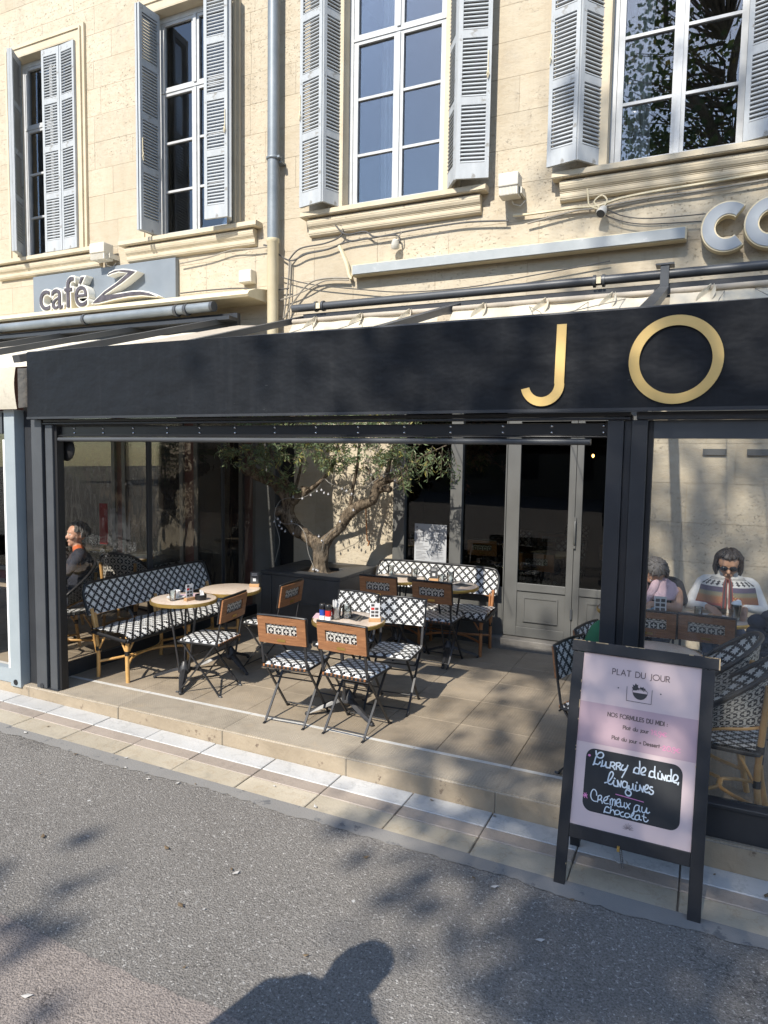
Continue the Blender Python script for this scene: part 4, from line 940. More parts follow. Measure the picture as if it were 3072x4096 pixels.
# ================================================================== FURNITURE PROTOTYPES
def rsheet(hw, hd, rc, z, n=10):
    """rounded rectangle outline"""
    P = []
    for cx, cy, a0 in ((hw-rc, hd-rc, 0), (-hw+rc, hd-rc, 90), (-hw+rc, -hd+rc, 180), (hw-rc, -hd+rc, 270)):
        for i in range(6): P.append((cx+rc*math.cos(R(a0+18*i)), cy+rc*math.sin(R(a0+18*i))))
    return P
def make_folding_chair():
    t = thing('folding_chair', 'x', 'chair')
    b = MB()   # woven seat
    hw, hd = .182, .185
    def fs(a, c):
        x = (a*2-1)*hw; y = (c*2-1)*hd
        e = max(abs(a*2-1), abs(c*2-1))
        k = 1-.03*max(0, (abs(a*2-1)*abs(c*2-1)-.75))*4
        z = .452+.006*math.cos(x*8)-(.012*max(0, (c-.88)/.12)**2)-.018*max(0, (e-.93)/.07)**2
        return (x*k, y*k, z)
    b.sheet(fs, 20, 20, 2*hw, 2*hd)
    b.sheet(lambda a, c: ((1-a*2)*hw*.99, (c*2-1)*hd*.99, .432), 1, 1, .36, .36)
    b.build('seat', MT['star_seat'], t, smooth=60)
    b = MB(); P = rsheet(hw+.004, hd+.004, .03, .43); b.tube([(x, y, .432) for x, y in P+[P[0]]], .009, 6); b.build('seat_rim', MT['binding'], t, smooth=60)
    b = MB()
    for k in range(11): b.box(-.165+k*.033-.008, -.165+k*.033+.006, -.196, -.187, .425, .441)
    b.build('seat_lacing', MT['bamboo_d'], t)
    # backrest: board with a slot, tilted
    zb, zt, yb, yt = .615, .808, -.203, -.232
    def tp(x, s, d):   # s up the board, d towards the front
        y = yb+(yt-yb)*s; z = zb+(zt-zb)*s
        return (x, y+d*.99+.010*(1-(x/.19)**2)*-1, z+d*.15)
    def board(b, x0, x1, s0, s1, d0, d1, n=6):
        for i in range(n):
            xa, xb = x0+(x1-x0)*i/n, x0+(x1-x0)*(i+1)/n
            b.add([tp(xa,s0,d0),tp(xb,s0,d0),tp(xb,s0,d1),tp(xa,s0,d1),tp(xa,s1,d0),tp(xb,s1,d0),tp(xb,s1,d1),tp(xa,s1,d1)], [(0,3,2,1),(4,5,6,7),(0,1,5,4),(2,3,7,6)]+([(3,0,4,7)] if i == 0 else [])+([(1,2,6,5)] if i == n-1 else []))
    b = MB(); W = .192
    board(b, -W, W, 0, .34, -.018, -.002); board(b, -W, W, .76, 1, -.018, -.002); board(b, -W, -.125, .34, .76, -.018, -.002, 2); board(b, .125, W, .34, .76, -.018, -.002, 2)
    bk_ = b.build('backrest', MT['wood'], t)
    b = MB(); b.sheet(lambda a, c: tp((.13-.26*a), .30+.50*c, -.004), 8, 2, .26, .095); b.build('back_lining', MT['rings'], t)
    b = MB(); b.sheet(lambda a, c: tp(-W+2*W*a, -.06+1.10*c, .006+.006*math.sin(c*3.14)), 16, 10, 2*W, .215); b.build('woven_panel', MT['star'], t, smooth=60)
    b = MB(); b.tube([tp(-W, -.05, .004), tp(-W, .9, .004), tp(-W*.93, 1.03, .0), tp(0, 1.05, 0), tp(W*.93, 1.03, 0), tp(W, .9, .004), tp(W, -.05, .004)], .009, 6, smooth_path=3); b.build('back_edging', MT['binding'], t, smooth=60)
    b = MB(); board(b, -.032, .032, .10, .20, -.021, -.018, 1); b.build('plaque', MT['brass'], bk_)
    for s_ in (-1, 1):
        b = MB(); x = s_*.176
        b.bar((x, -.236, .745), (x, -.180, .45), .018, .008, (0, 1, 0)); b.bar((x, -.180, .452), (x, .17, .02), .016, .010, (0, 1, 0)); b.tube([(x, .165, .026), (x, .178, .006), (x, .205, .004)], .009, 6)
        b.tube([(x-.012*s_, -.227, .70), (x+.008*s_, -.227, .70)], .007, 6); b.tube([(x-.012*s_, -.215, .64), (x+.008*s_, -.215, .64)], .007, 6)
        b.build('leg', MT['iron'], t)
        b = MB(); x = s_*.158
        b.bar((x, .165, .432), (x, -.18, .02), .016, .010, (0, 1, 0)); b.tube([(x, -.175, .026), (x, -.188, .006), (x, -.212, .004)], .009, 6); b.build('leg', MT['iron'], t)
    b = MB()
    for p, q in (((-.176, .155, .04), (.176, .155, .04)), ((-.158, -.165, .04), (.158, -.165, .04)), ((-.19, -.183, .415), (.19, -.183, .415)), ((-.158, .06, .31), (.158, .06, .31)), ((-.176, -.07, .315), (.176, -.07, .315))): b = MB(); b.tube([p, q], .0055, 6); b.build('stretcher', MT['iron'], t, smooth=60)
    return t
def bambootube(b, pts, r, k=3, n=8, mi=0): b.tube(pts, r, n, mi, smooth_path=k)
def make_bench(L, kind):
    t = thing('rattan_bench', 'x', 'bench'); h = L/2
    b = MB()
    def fs(a, c):
        x = (a*2-1)*h; y = -.19+.40*c
        z = .435-.045*max(0, (c-.86)/.14)**1.5
        return (x, y, z+.004*math.sin(a*40))
    b.sheet(fs, 40, 16, L, .42)
    b.sheet(lambda a, c: ((a*2-1)*h, .21-.012*c, .39-.03*c), 40, 2, L, .03, v0=.42)
    b.build('seat', MT['star'], t, smooth=70)
    b = MB(); b.tube([(-h, .205, .365), (h, .205, .365)], .012, 6); b.tube([(-h, .2, .37), (-h, -.19, .41)], .016, 6); b.tube([(h, .2, .37), (h, -.19, .41)], .016, 6); b.tube([(-h, -.19, .41), (h, -.19, .41)], .014, 6); b.build('seat_rim', MT['binding'], t, smooth=60)
    b = MB()
    rc = .11
    def fb(a, c):
        x = (a*2-1)*(h-.005); z = .545+.265*c
        ex = h-.005-abs(x)
        if c > .5 and ex < rc:   # rounded top corners
            zm = .81-rc+math.sqrt(max(0, rc*rc-(rc-ex)**2)); z = min(z, zm)
        return (x, -.235-.075*c-.012*math.sin(c*3.14), z)
    b.sheet(fb, 60, 12, L, .27); 
    b.build('woven_back', MT['star'], t, smooth=70)
    b = MB()
    P = [(-h, -.235, .55), (-h, -.29, .70), (-h+.02, -.305, .77), (-h+rc, -.31, .815), (0, -.312, .82), (h-rc, -.31, .815), (h-.02, -.305, .77), (h, -.29, .70), (h, -.235, .55)]
    b.tube(P, .012, 8, smooth_path=4); b.build('back_rim', MT['binding'], t, smooth=60)
    xs = (-h+.045, 0, h-.045)
    for x in xs:
        b = MB(); bambootube(b, [(x, .165, .40), (x, .16, .2), (x, .165, .0)], .0175); b.build('leg', MT[kind], t, smooth=60)
        b = MB(); bambootube(b, [(x, -.25, .60), (x, -.20, .40), (x, -.175, .2), (x, -.18, .0)], .0165); b.build('leg', MT[kind], t, smooth=60)
        b = MB(); bambootube(b, [(x, .16, .24), (x+.0, .08, .38)], .009); bambootube(b, [(x, -.175, .24), (x, -.09, .38)], .009)
        sg = 1 if x < .01 else -1
        bambootube(b, [(x, .16, .24), (x+.09*sg, .16, .37)], .009); b.build('brace', MT[kind], t, smooth=60)
        for y, z in ((.16, .255), (.162, .37), (-.178, .255)): b = MB(); b.tube([(x, y, z-.018), (x, y, z+.018)], .0205, 8); b.build('binding', MT['binding'], t, smooth=60)
    b = MB()
    for s0, s1 in ((-1, 0), (0, 1)):
        xa, xb = xs[1+s0] if s0 < 0 else 0, xs[2] if s1 > 0 else 0
        bambootube(b, [(xa, .165, .14), (xa+.16, .05, .155), (xa+.30, -.0, .16), (xb-.30, -.0, .16), (xb-.16, .05, .155), (xb, .165, .14)], .012)
        bambootube(b, [(xa, -.175, .14), (xa+.16, -.06, .155), (xa+.30, -.02, .16), (xb-.30, -.02, .16), (xb-.16, -.06, .155), (xb, -.175, .14)], .012)
        xa2, xb2 = xa+.03, xb-.03
        bambootube(b, [(xa2, -.22, .43), (xa2, -.245, .50), (xa2+.06, -.25, .545), (xb2-.06, -.25, .545), (xb2, -.245, .50), (xb2, -.22, .43)], .011)
        bambootube(b, [(xa2+.0, -.215, .43), (xa2-.0, -.24, .56)], .011); bambootube(b, [(xb2, -.215, .43), (xb2, -.24, .56)], .011)
    b.build('stretcher', MT[kind], t, smooth=60)
    return t
def make_table():
    t = thing('bistro_table', 'x', 'table')
    b = MB(); b.lathe([(.0, .706), (.268, .706), (.268, .7305), (.262, .732), (0, .732)], 48); b.build('tabletop', MT['top'], t, smooth=40)
    b = MB(); b.lathe([(.268, .703), (.277, .705), (.279, .718), (.277, .730), (.268, .7325)], 48, caps=False); b.build('brass_edge', MT['brass'], t, smooth=40)
    b = MB()
    for k in range(3):
        a = R(25+120*k); b.tube([(.13*math.cos(a), .13*math.sin(a), .70), (.045*math.cos(a), .045*math.sin(a), .13)], .010, 8)
    b.tube([(0, 0, .66), (0, 0, .70)], .05, 10); b.build('column', MT['iron'], t, smooth=60)
    b = MB(); b.lathe([(.02, .19), (.045, .15), (.055, .10), (.03, .075)], 12); b.build('hub', MT['iron'], t, smooth=50)
    for k in range(3):
        a = R(-35+120*k); c, s_ = math.cos(a), math.sin(a)
        b = MB(); n_ = 5
        pts = [(.03, .125, .03), (.10, .105, .034), (.20, .065, .026), (.30, .028, .014)]
        for i in range(3):
            r0, z0, w0 = pts[i]; r1, z1, w1 = pts[i+1]
            P = []
            for r_, z_, w_ in ((r0, z0, w0), (r1, z1, w1)):
                for sw in (-1, 1): P += [(r_*c-sw*w_*s_, r_*s_+sw*w_*c, z_-.012), (r_*c-sw*w_*.4*s_, r_*s_+sw*w_*.4*c, z_+.012)]
            b.add(P, [(0,1,5,4), (1,3,7,5), (3,2,6,7), (2,0,4,6), (0,2,3,1), (4,5,7,6)])
        b.sphere((.308*c, .308*s_, .014), .016, 10, 6); b.build('foot', MT['iron'], t)
    return t
def make_cane_chair():
    t = thing('rattan_armchair', 'x', 'chair')
    P = [(-.20, .19, .44), (-.235, .12, .60), (-.245, 0, .70), (-.225, -.13, .80), (-.15, -.23, .885), (0, -.27, .91), (.15, -.23, .885), (.225, -.13, .80), (.245, 0, .70), (.235, .12, .60), (.20, .19, .44)]
    Q = [(-.20, .17, .44), (-.215, .10, .50), (-.222, .0, .54), (-.205, -.12, .56), (-.13, -.205, .57), (0, -.235, .575), (.13, -.205, .57), (.205, -.12, .56), (.222, 0, .54), (.215, .10, .50), (.20, .17, .44)]
    cp_, _ = catmull([Vector(p) for p in P], [1]*len(P), 4); cq, _ = catmull([Vector(p) for p in Q], [1]*len(Q), 4); n = len(cp_)
    b = MB(); k0 = 5
    b.sheet(lambda a, c: tuple(cq[k0+round(a*(n-1-2*k0))].lerp(cp_[k0+round(a*(n-1-2*k0))], c)), n-1-2*k0, 8, .95, .30); b.build('woven_back', MT['star'], t, smooth=70)
    b = MB(); b.sheet(lambda a, c: tuple((cq[k0+round((1-a)*(n-1-2*k0))]*1.03).lerp(cp_[k0+round((1-a)*(n-1-2*k0))]*1.012, c)), n-1-2*k0, 8, .95, .30); b.build('back_lining', MT['rings'], t, smooth=70)
    b = MB(); b.tube(P, .015, 8, smooth_path=4); b.build('arm_hoop', MT['binding'], t, smooth=60)
    b = MB(); b.tube(Q, .009, 6, smooth_path=4); b.build('back_rail', MT['bamboo'], t, smooth=60)
    b = MB(); b.sheet(lambda a, c: ((a*2-1)*(.205-.02*(1-c)), -.19+.39*c, .448-.03*max(0, (c-.9)/.1)**2), 16, 16, .41, .39); b.sheet(lambda a, c: ((1-a*2)*.2, -.19+.39*c, .42), 1, 1, .4, .4); b.build('seat', MT['star_seat'], t, smooth=60)
    b = MB(); P2 = rsheet(.21, .20, .06, .43); b.tube([(x, y+.005, .43) for x, y in P2+[P2[0]]], .013, 6); b.build('seat_rim', MT['binding'], t, smooth=60)
    for s_ in (-1, 1):
        b = MB(); bambootube(b, [(s_*.195, .185, .52), (s_*.19, .18, .3), (s_*.195, .19, 0)], .017); b.build('leg', MT['bamboo'], t, smooth=60)
        b = MB(); bambootube(b, [(s_*.19, -.21, .80), (s_*.175, -.19, .5), (s_*.17, -.18, .25), (s_*.18, -.22, 0)], .017); b.build('leg', MT['bamboo'], t, smooth=60)
        b = MB(); bambootube(b, [(s_*.19, .18, .24), (s_*.19, .07, .42)], .009); bambootube(b, [(s_*.172, -.18, .24), (s_*.18, -.08, .42)], .009); b.build('brace', MT['bamboo'], t, smooth=60)
        for y, z, xx in ((.18, .25, .19), (-.18, .26, .17), (.183, .45, .193), (-.187, .45, .175)): b = MB(); b.tube([(s_*xx, y, z-.02), (s_*xx, y, z+.02)], .021, 8); b.build('binding', MT['binding'], t, smooth=60)
    b = MB(); bambootube(b, [(-.19, .185, .13), (-.07, .02, .15), (.07, .02, .15), (.19, .185, .13)], .011); bambootube(b, [(-.175, -.2, .13), (-.07, -.01, .15), (.07, -.01, .15), (.175, -.2, .13)], .011); b.build('stretcher', MT['bamboo'], t, smooth=60)
    return t
G1 = 'folding bistro chairs with woven seats'
fc = make_folding_chair(); used = 0
for loc, rz, lb in [
  ((-2.68, 4.27, 0), 4, 'left of the two wooden-backed folding chairs seen from behind at the front step'),
  ((-2.18, 4.285, 0), -2, 'right of the two wooden-backed folding chairs seen from behind at the front step'),
  ((-2.14, 4.83, 0), 186, 'folding chair facing the street with a bright star-woven back, beside the menu card'),
  ((-2.60, 4.86, 0), 177, 'folding chair facing the street behind the glass on the front table'),
  ((-3.66, 4.47, 0), 97, 'folding chair drawn up to the table with the coffee cup, its back edge-on'),
  ((-3.56, 5.20, 0), 92, 'folding chair standing in front of the black planter, its back edge-on'),
  ((-2.785, 6.11, 0), 1, 'wooden-backed folding chair seen from behind at the left end of the rear bench'),
  ((-2.225, 6.10, 0), 0, 'wooden-backed folding chair seen from behind before the middle of the rear bench'),
  ((-.50, 4.31, 0), -108, 'folding chair with a star-woven back, half hidden by the menu board'),
  ((-.46, 4.80, 0), -104, 'folding chair with a star-woven back just left of the black post'),
  ((.085, 5.80, 0), -2, 'wooden-backed folding chair behind the clear screen, opposite the person in the poncho'),
  ((-.33, 5.78, 0), 2, 'folding chair with a wooden back behind the clear screen, next to the black post'),
  ]:
    place(fc, used, loc, R(rz), lb, G1); used = 1
bt = make_table(); used = 0; G2 = 'round bistro tables with brass edges'
for loc, rz, lb in [
  ((-2.37, 4.50, 0), 8, 'round brass-edged table with shakers and sugar sticks between the front chairs'),
  ((-3.945, 4.49, 0), -20, 'round brass-edged table with a white coffee cup in front of the left bench'),
  ((-3.875, 5.03, 0), 10, 'round brass-edged table, bare but for a card holder, near the planter'),
  ((-2.77, 6.33, 0), 40, 'round brass-edged table with a black ashtray at the left of the rear bench'),
  ((-2.165, 6.20, 0), 75, 'round brass-edged table with glasses at the right of the rear bench'),
  ((.15, 5.96, 0), 30, 'round table with plates and a tall drink in front of the person in the poncho'),
  ((-.48, 5.93, 0), 30, 'round table with a bowl in front of the person in the pink shawl'),
  ((-.22, 4.68, 0), 15, 'round table behind the clear screen, just above the top of the menu board'),
  ]:
    place(bt, used, loc, R(rz), lb, G2); used = 1
bn = make_bench(1.62, 'bamboo'); bn.location = (-4.53, 5.03, 0); bn.rotation_euler = (0, 0, R(-90)); bn['label'] = 'black and white woven rattan bench along the left screen'; bn['group'] = 'woven rattan benches'
bn2 = make_bench(1.40, 'bamboo_d'); bn2.location = (-2.57, 6.60, 0); bn2.rotation_euler = (0, 0, R(180)); bn2['label'] = 'black and white woven rattan bench against the shop window'; bn2['group'] = 'woven rattan benches'
cc = make_cane_chair(); used = 0; G3 = 'woven rattan armchairs'
for loc, rz, lb in [
  ((.175, 4.20, 0), 84, 'woven rattan armchair right of the menu board, nearest the clear screen'),
  ((.10, 4.66, 0), 92, 'woven rattan armchair right of the menu board, the one behind the other'),
  ((-5.52, 4.62, 0), 165, 'woven rattan armchair behind the left screen, under the man in the dark jacket'),
  ((-5.62, 5.5, 0), 20, 'woven rattan armchair standing empty behind the left screen'),
  ((-6.5, 5.3, 0), 100, 'woven rattan armchair farther back behind the left screen'),
  ]:
    place(cc, used, loc, R(rz), lb, G3); used = 1
# tables and chairs inside the restaurant and next door
for k, (x, y) in enumerate([(-1.6, 8.3), (-2.5, 9.2), (-.9, 9.6), (-1.9, 10.6)]):
    o = copy_tree(bt); o.location = (x, y, .1); o['label'] = ['round table just inside the glass doors', 'round table inside, behind the shop window', 'round table inside, behind the right door leaf', 'rearmost round table inside'][k]
    for q, (dx, dy, rz) in enumerate([(-.05, -.48, 3), (.08, .5, 176)]):
        c_ = copy_tree(fc); c_.location = (x+dx, y+dy, .1); c_.rotation_euler = (0, 0, R(rz)); c_['label'] = ('folding chair on the near side of the ' if q == 0 else 'folding chair on the far side of the ')+o['label']
o = copy_tree(bt); o.location = (-5.9, 4.75, 0); o['label'] = 'round table of the neighbouring café beside the seated man'
o = copy_tree(bt); o.location = (-6.1, 6.0, 0); o['label'] = 'round table of the neighbouring café, farther back'
# ================================================================== THINGS ON THE TABLES
TZ = .7325
def coffee(x, y):
    t = thing('coffee_cup', 'white coffee cup on a white saucer on the left table', 'cup', (x, y, TZ))
    b = MB(); b.lathe([(0, .006), (.035, .004), (.075, .013), (.076, .016), (.035, .009), (0, .010)], 24); b.build('saucer', MT['whitecer'], t, smooth=40)
    b = MB(); b.lathe([(0, .012), (.022, .012), (.034, .03), (.037, .068), (.034, .068), (.031, .03), (0, .018)], 20, (-.005, .01, 0)); b.tube([(-.040, .01, .058), (-.058, .01, .052), (-.055, .01, .03), (-.036, .01, .026)], .005, 6, smooth_path=3); b.build('cup', MT['whitecer'], t, smooth=50)
coffee(-4.00, 4.45)
def tumbler(x, y, h, r, lb, flip=False):
    b = MB(); rb, rt = (r*.82, r) if not flip else (r, r*.82)
    b.lathe([(0, .004), (rb, .004), (rb, .002), (rb*1.02, .006), (rt, h), (rt*.93, h), (rb*.92, .014), (0, .014)], 12, (x, y, TZ))
    o = b.build('drinking_glass', MT['tumbler'], smooth=30); tag(o, lb, 'glass', 'drinking glasses on the tables')
tumbler(-3.965, 4.375, .085, .03, 'small clear glass in front of the coffee cup on the left table')
tumbler(-2.40, 4.53, .10, .042, 'upturned clear glass on the black mat of the front table', True)
tumbler(-2.91, 6.46, .10, .036, 'clear glass on the rear left table next to the planter')
tumbler(-2.63, 6.43, .09, .038, 'clear glass on the rear left table near its right edge')
tumbler(-2.29, 6.30, .075, .036, 'short clear glass on the rear right table')
tumbler(-2.21, 6.34, .10, .04, 'taller clear glass on the rear right table')
tumbler(.02, 5.86, .09, .035, 'clear glass of water in front of the person in the poncho')
def ashtray(x, y, lb, tissue):
    t = thing('ashtray', lb, 'ashtray', (x, y, TZ), 0, 'black ashtrays')
    b = MB(); b.lathe([(0, .002), (.046, .002), (.05, .02), (.048, .045), (.040, .045), (.038, .02), (0, .015)], 16); b.build('bowl', MT['blackpl'], t, smooth=40)
    if tissue:
        b = MB(); b.sheet(lambda a, c: (-.02+.045*a+.01*c, .01*math.sin(a*7+c*4), .02+.06*c+.008*math.sin(a*9)), 6, 6); b.build('paper_tissue', MT['paper'], t)
ashtray(-3.79, 4.52, 'black ashtray holding a white tissue on the left table', True)
ashtray(-2.56, 6.20, 'black ashtray on the rear left table', False)
def cardstand(x, y, rz, lb, front, dark=False, blank=False):
    t = thing('card_holder', lb, 'card holder', (x, y, TZ), R(rz), 'wooden card holders')
    b = MB(); b.box(-.045, .045, -.019, .019, 0, .026); b.build('wooden_foot', MT['lightwood'], t, bevel=.002)
    b = MB(); b.box(-.037, .037, -.002, .002, .02, .138); c = b.build('card', MT['slate'] if dark else MT['paper'], t)
    b = MB(); rr = random.Random(int(x*100))
    for k in range(7):
        if dark: 
            if k in (0, 1): b.box(-.025, .025, -.0028, -.0022, .118-.012*k, .122-.012*k, 0)
            elif k == 2: b.box(-.014, .014, -.0028, -.0022, .05, .078, 0)
        else:
            xx = -.028+.03*(k % 2); b.box(xx, xx+.024, -.0028, -.0022, .036+.026*(k//2), .053+.026*(k//2), 1 if k in (4,) else 2)
    b.build('card_print', [MT['paper'], MT['red'], MT['ink']], c, kind='stuff')
cardstand(-2.165, 4.53, 25, 'printed white card in a wooden holder at the right edge of the front table', True)
cardstand(-3.85, 4.45, 80, 'edge-on card in a wooden holder in the middle of the left table', True)
cardstand(-3.745, 5.22, 25, 'dark card in a wooden holder on the table near the planter', True, True)
cardstand(-2.385, 6.34, 15, 'dark card in a wooden holder on the rear right table', True, True)
def shaker(x, y, m_, lb):
    t = thing('shaker', lb, 'shaker', (x, y, TZ), 0, 'shakers on the front table')
    b = MB(); b.lathe([(0, 0), (.022, 0), (.0225, .03)], 14); b.build('glass_base', MT['whitecer'], t, smooth=40)
    b = MB(); b.lathe([(.0228, .03), (.0228, .075)], 14); b.build('label', MT[m_], t, smooth=40)
    b = MB(); b.lathe([(.022, .075), (.0245, .078), (.0245, .112), (.02, .118), (0, .118)], 14); b.build('cap', MT['blackpl'], t, smooth=40)
shaker(-2.545, 4.41, 'blue', 'blue-labelled shaker with a black cap on the front table'); shaker(-2.49, 4.40, 'red', 'red-labelled shaker with a black cap on the front table')
t = thing('sugar_glass', 'glass stuffed with white sugar sticks on the front table', 'sugar glass', (-2.455, 4.46, TZ))
b = MB(); b.lathe([(0, .003), (.032, .003), (.040, .10), (.037, .10), (.029, .012), (0, .012)], 14); b.build('glass', MT['tumbler'], t, smooth=30)
stk = MB(); stk.box(-.004, .004, -.002, .002, 0, .115); skm = stk.mesh('sugar_stick', MT['paper'])
for k in range(16):
    a = k*2.4; r_ = .006+.018*((k*7) % 10)/10; inst('sugar_stick', skm, t, (r_*math.cos(a), r_*math.sin(a), .014+.006*(k % 4)), (random.uniform(-.15, .15), random.uniform(-.15, .15), a))
def flat(name, x, y, w_, d_, rz, m_, lb, cat, z=.0012):
    b = MB(); b.obox((x, y, TZ+z), (w_, d_, .002), Matrix.Rotation(R(rz), 3, 'Z')); o = b.build(name, m_); return tag(o, lb, cat)
flat('table_mat', -2.36, 4.58, .21, .15, -22, MT['slate'], 'black mat with cutlery on the front table', 'table mat')
flat('menu_leaflet', -2.60, 4.50, .12, .16, 20, MT['pinkpaper'], 'lilac leaflet beside the shakers on the front table', 'leaflet')
flat('menu_leaflet', -3.98, 4.62, .21, .12, 50, MT['pinkpaper'], 'lilac leaflet behind the cup on the left table', 'leaflet')
flat('table_mat', -2.80, 6.42, .2, .13, 5, MT['slate'], 'black mat on the rear left table', 'table mat')
flat('table_mat', -2.06, 6.27, .16, .12, -20, MT['slate'], 'black mat on the rear right table', 'table mat')
for dx, nm, lb in ((0, 'knife', 'steel knife lying on the black mat of the front table'), (.03, 'fork', 'steel fork lying on the black mat of the front table')):
    b = MB(); b.bar((-2.335+dx, 4.63, TZ+.006), (-2.305+dx, 4.50, TZ+.006), .012, .003, (0, 0, 1)); b.bar((-2.305+dx, 4.50, TZ+.006), (-2.300+dx, 4.475, TZ+.006), .008 if nm == 'knife' else .018, .002, (0, 0, 1)); tag(b.build(nm, MT['steel']), lb, nm)
def plate(x, y, lb, food=True):
    t = thing('plate', lb, 'plate', (x, y, TZ)); b = MB(); b.lathe([(0, .004), (.07, .003), (.12, .018), (.121, .021), (.07, .009), (0, .01)], 28); b.build('dish', MT['whitecer'], t, smooth=40)
    b = MB()
    for k in range(14): a = random.uniform(0, 6.28); r_ = random.uniform(0, .07); b.sphere((r_*math.cos(a), r_*math.sin(a), .022+random.uniform(0, .018)), (.02, .015, .012), 7, 5, k % 2)
    b.build('food', [MT['bamboo_d'], MT['lightwood']], t, kind='stuff')
plate(.13, 5.86, 'white plate of food in front of the person in the poncho'); 
t = thing('bowl', 'pale blue bowl of food in front of the person in the pink shawl', 'bowl', (-.40, 5.84, TZ))
MT['paleblue'] = mat('pale_blue_glaze', (.25,.45,.58), rough=.25)
b = MB(); b.lathe([(0, .003), (.04, .003), (.10, .05), (.096, .052), (.04, .01), (0, .01)], 24); b.build('dish', MT['paleblue'], t, smooth=40)
b = MB(); b.sphere((0, 0, .035), (.075, .075, .028), 12, 6); b.build('food', MT['lightwood'], t, smooth=60)
t = thing('iced_coffee', 'tall glass of pale iced coffee with cream on the table at the right edge', 'drink', (.285, 5.90, TZ))
b = MB(); b.lathe([(0, .004), (.03, .004), (.042, .13), (.040, .13), (.028, .012), (0, .012)], 14); b.build('glass', MT['tumbler'], t, smooth=30)
MT['latte'] = mat('milky_coffee', (.62,.48,.30), rough=.5)
b = MB(); b.lathe([(0, .014), (.027, .014), (.037, .112), (0, .112)], 14); b.build('coffee', MT['latte'], t, smooth=40)
b = MB(); b.sphere((0, 0, .13), (.040, .040, .028), 10, 6); b.sphere((.012, .01, .15), (.022, .022, .016), 8, 5); b.build('cream', MT['whitecer'], t, smooth=60)
t = thing('card_holder', 'printed white card standing in front of the person in the pink shawl', 'card holder', (-.255, 5.74, TZ), R(8), 'wooden card holders')
b = MB(); b.box(-.045, .045, -.019, .019, 0, .026); b.build('wooden_foot', MT['lightwood'], t); b = MB(); b.box(-.045, .045, -.002, .002, .02, .165); c = b.build('card', MT['paper'], t)
b = MB(); 
for k in range(6): b.box(-.035+.04*(k % 2), -.005+.04*(k % 2), -.0028, -.0022, .05+.036*(k//2), .075+.036*(k//2))
b.build('card_print', MT['ink'], c, kind='stuff')
# menu sheet on the window
t = thing('menu_sheet', 'white menu sheet printed in two columns, stuck on the shop window above the rear bench', 'menu', (-2.68, 6.9, .82))
b = MB(); b.box(-2.865, -2.49, 6.986, 6.990, .80, 1.232); b.build('sheet', MT['menugrey'], t, world=True)
b = MB(); rr = random.Random(3)
for col in (-2.845, -2.665):
    b.box(col, col+.018, 6.9835, 6.9852, 1.185, 1.205)
    for k in range(22):
        if k in (4, 9, 15): continue
        b.box(col+.0, col+rr.uniform(.06, .15), 6.9835, 6.9852, 1.168-.0155*k, 1.1715-.0155*k, 0 if k not in (6, 7) else 0)
MT['greyprint'] = mat('grey_print', (.17,.17,.18), rough=.8)
b.build('print', MT['greyprint'], t, world=True, kind='stuff')

# ================================================================== PLANTER AND OLIVE TREE
t = thing('planter_box', 'large black wooden planter box holding the olive tree', 'planter', (-3.77, 6.5, 0))
b = MB(); b.box(-4.26, -3.305, 6.07, 6.95, 0, .685); b.build('body', MT['planter'], t, world=True, bevel=.004)
b = MB()
for a, c in ((-4.27, -3.30),):
    b.box(a, c, 6.06, 6.24, .688, .722); b.box(a, c, 6.60, 6.96, .688, .722); b.box(a, -3.94, 6.244, 6.596, .688, .722); b.box(-3.52, c, 6.244, 6.596, .688, .722)
b.build('top_board', MT['planter'], t, world=True, bevel=.004)
b = MB()
for x in (-4.26, -3.43): b.box(x, x+.13, 6.058, 6.07, .05, .68)
b.box(-4.13, -3.43, 6.062, 6.07, .40, .408)
b.build('corner_board', MT['planter'], t, world=True, bevel=.003)
b = MB(); b.box(-3.94, -3.52, 6.244, 6.596, .64, .695); b.build('soil', MT['soil'], t, world=True)
ol = thing('olive_tree', 'gnarled olive tree with two forking limbs growing from the black planter', 'tree', (-3.72, 6.4, .69))
TB = MB()
def limb(pts, rr, n=16, k=7, amp=.34):
    P, Q = catmull([Vector(p) for p in pts], rr, k)
    n0 = len(TB.v); TB.tube(P, Q, n)
    for i in range(n0, len(TB.v)):
        p = Vector(TB.v[i]); j = min((i-n0)//n, len(P)-1); c = P[j]; d_ = p-c
        f = 1+amp*mnoise.noise(p*9)+amp*.5*mnoise.noise(Vector((p.x*34, p.y*34, p.z*12)))
        TB.v[i] = tuple(c+d_*f)
limb([(-3.73, 6.4, .66), (-3.735, 6.4, .72), (-3.73, 6.4, .80), (-3.715, 6.4, .93), (-3.70, 6.4, 1.03)], [.13, .105, .085, .085, .09], 14, 6)
limb([(-3.71, 6.4, .95), (-3.80, 6.39, 1.02), (-3.93, 6.38, 1.11), (-4.06, 6.37, 1.20), (-4.13, 6.36, 1.32), (-4.12, 6.36, 1.44), (-4.16, 6.36, 1.55), (-4.30, 6.36, 1.66), (-4.48, 6.36, 1.73), (-4.64, 6.36, 1.79), (-4.72, 6.37, 1.82)], [.08, .075, .07, .075, .08, .07, .075, .068, .065, .065, .05], 14, 5)
limb([(-4.16, 6.33, 1.36), (-4.20, 6.30, 1.34), (-4.215, 6.28, 1.30)], [.06, .055, .02], 10, 4)
limb([(-4.12, 6.36, 1.42), (-4.02, 6.38, 1.50), (-3.95, 6.40, 1.56), (-3.93, 6.40, 1.62)], [.055, .05, .055, .04], 10, 4, .4)
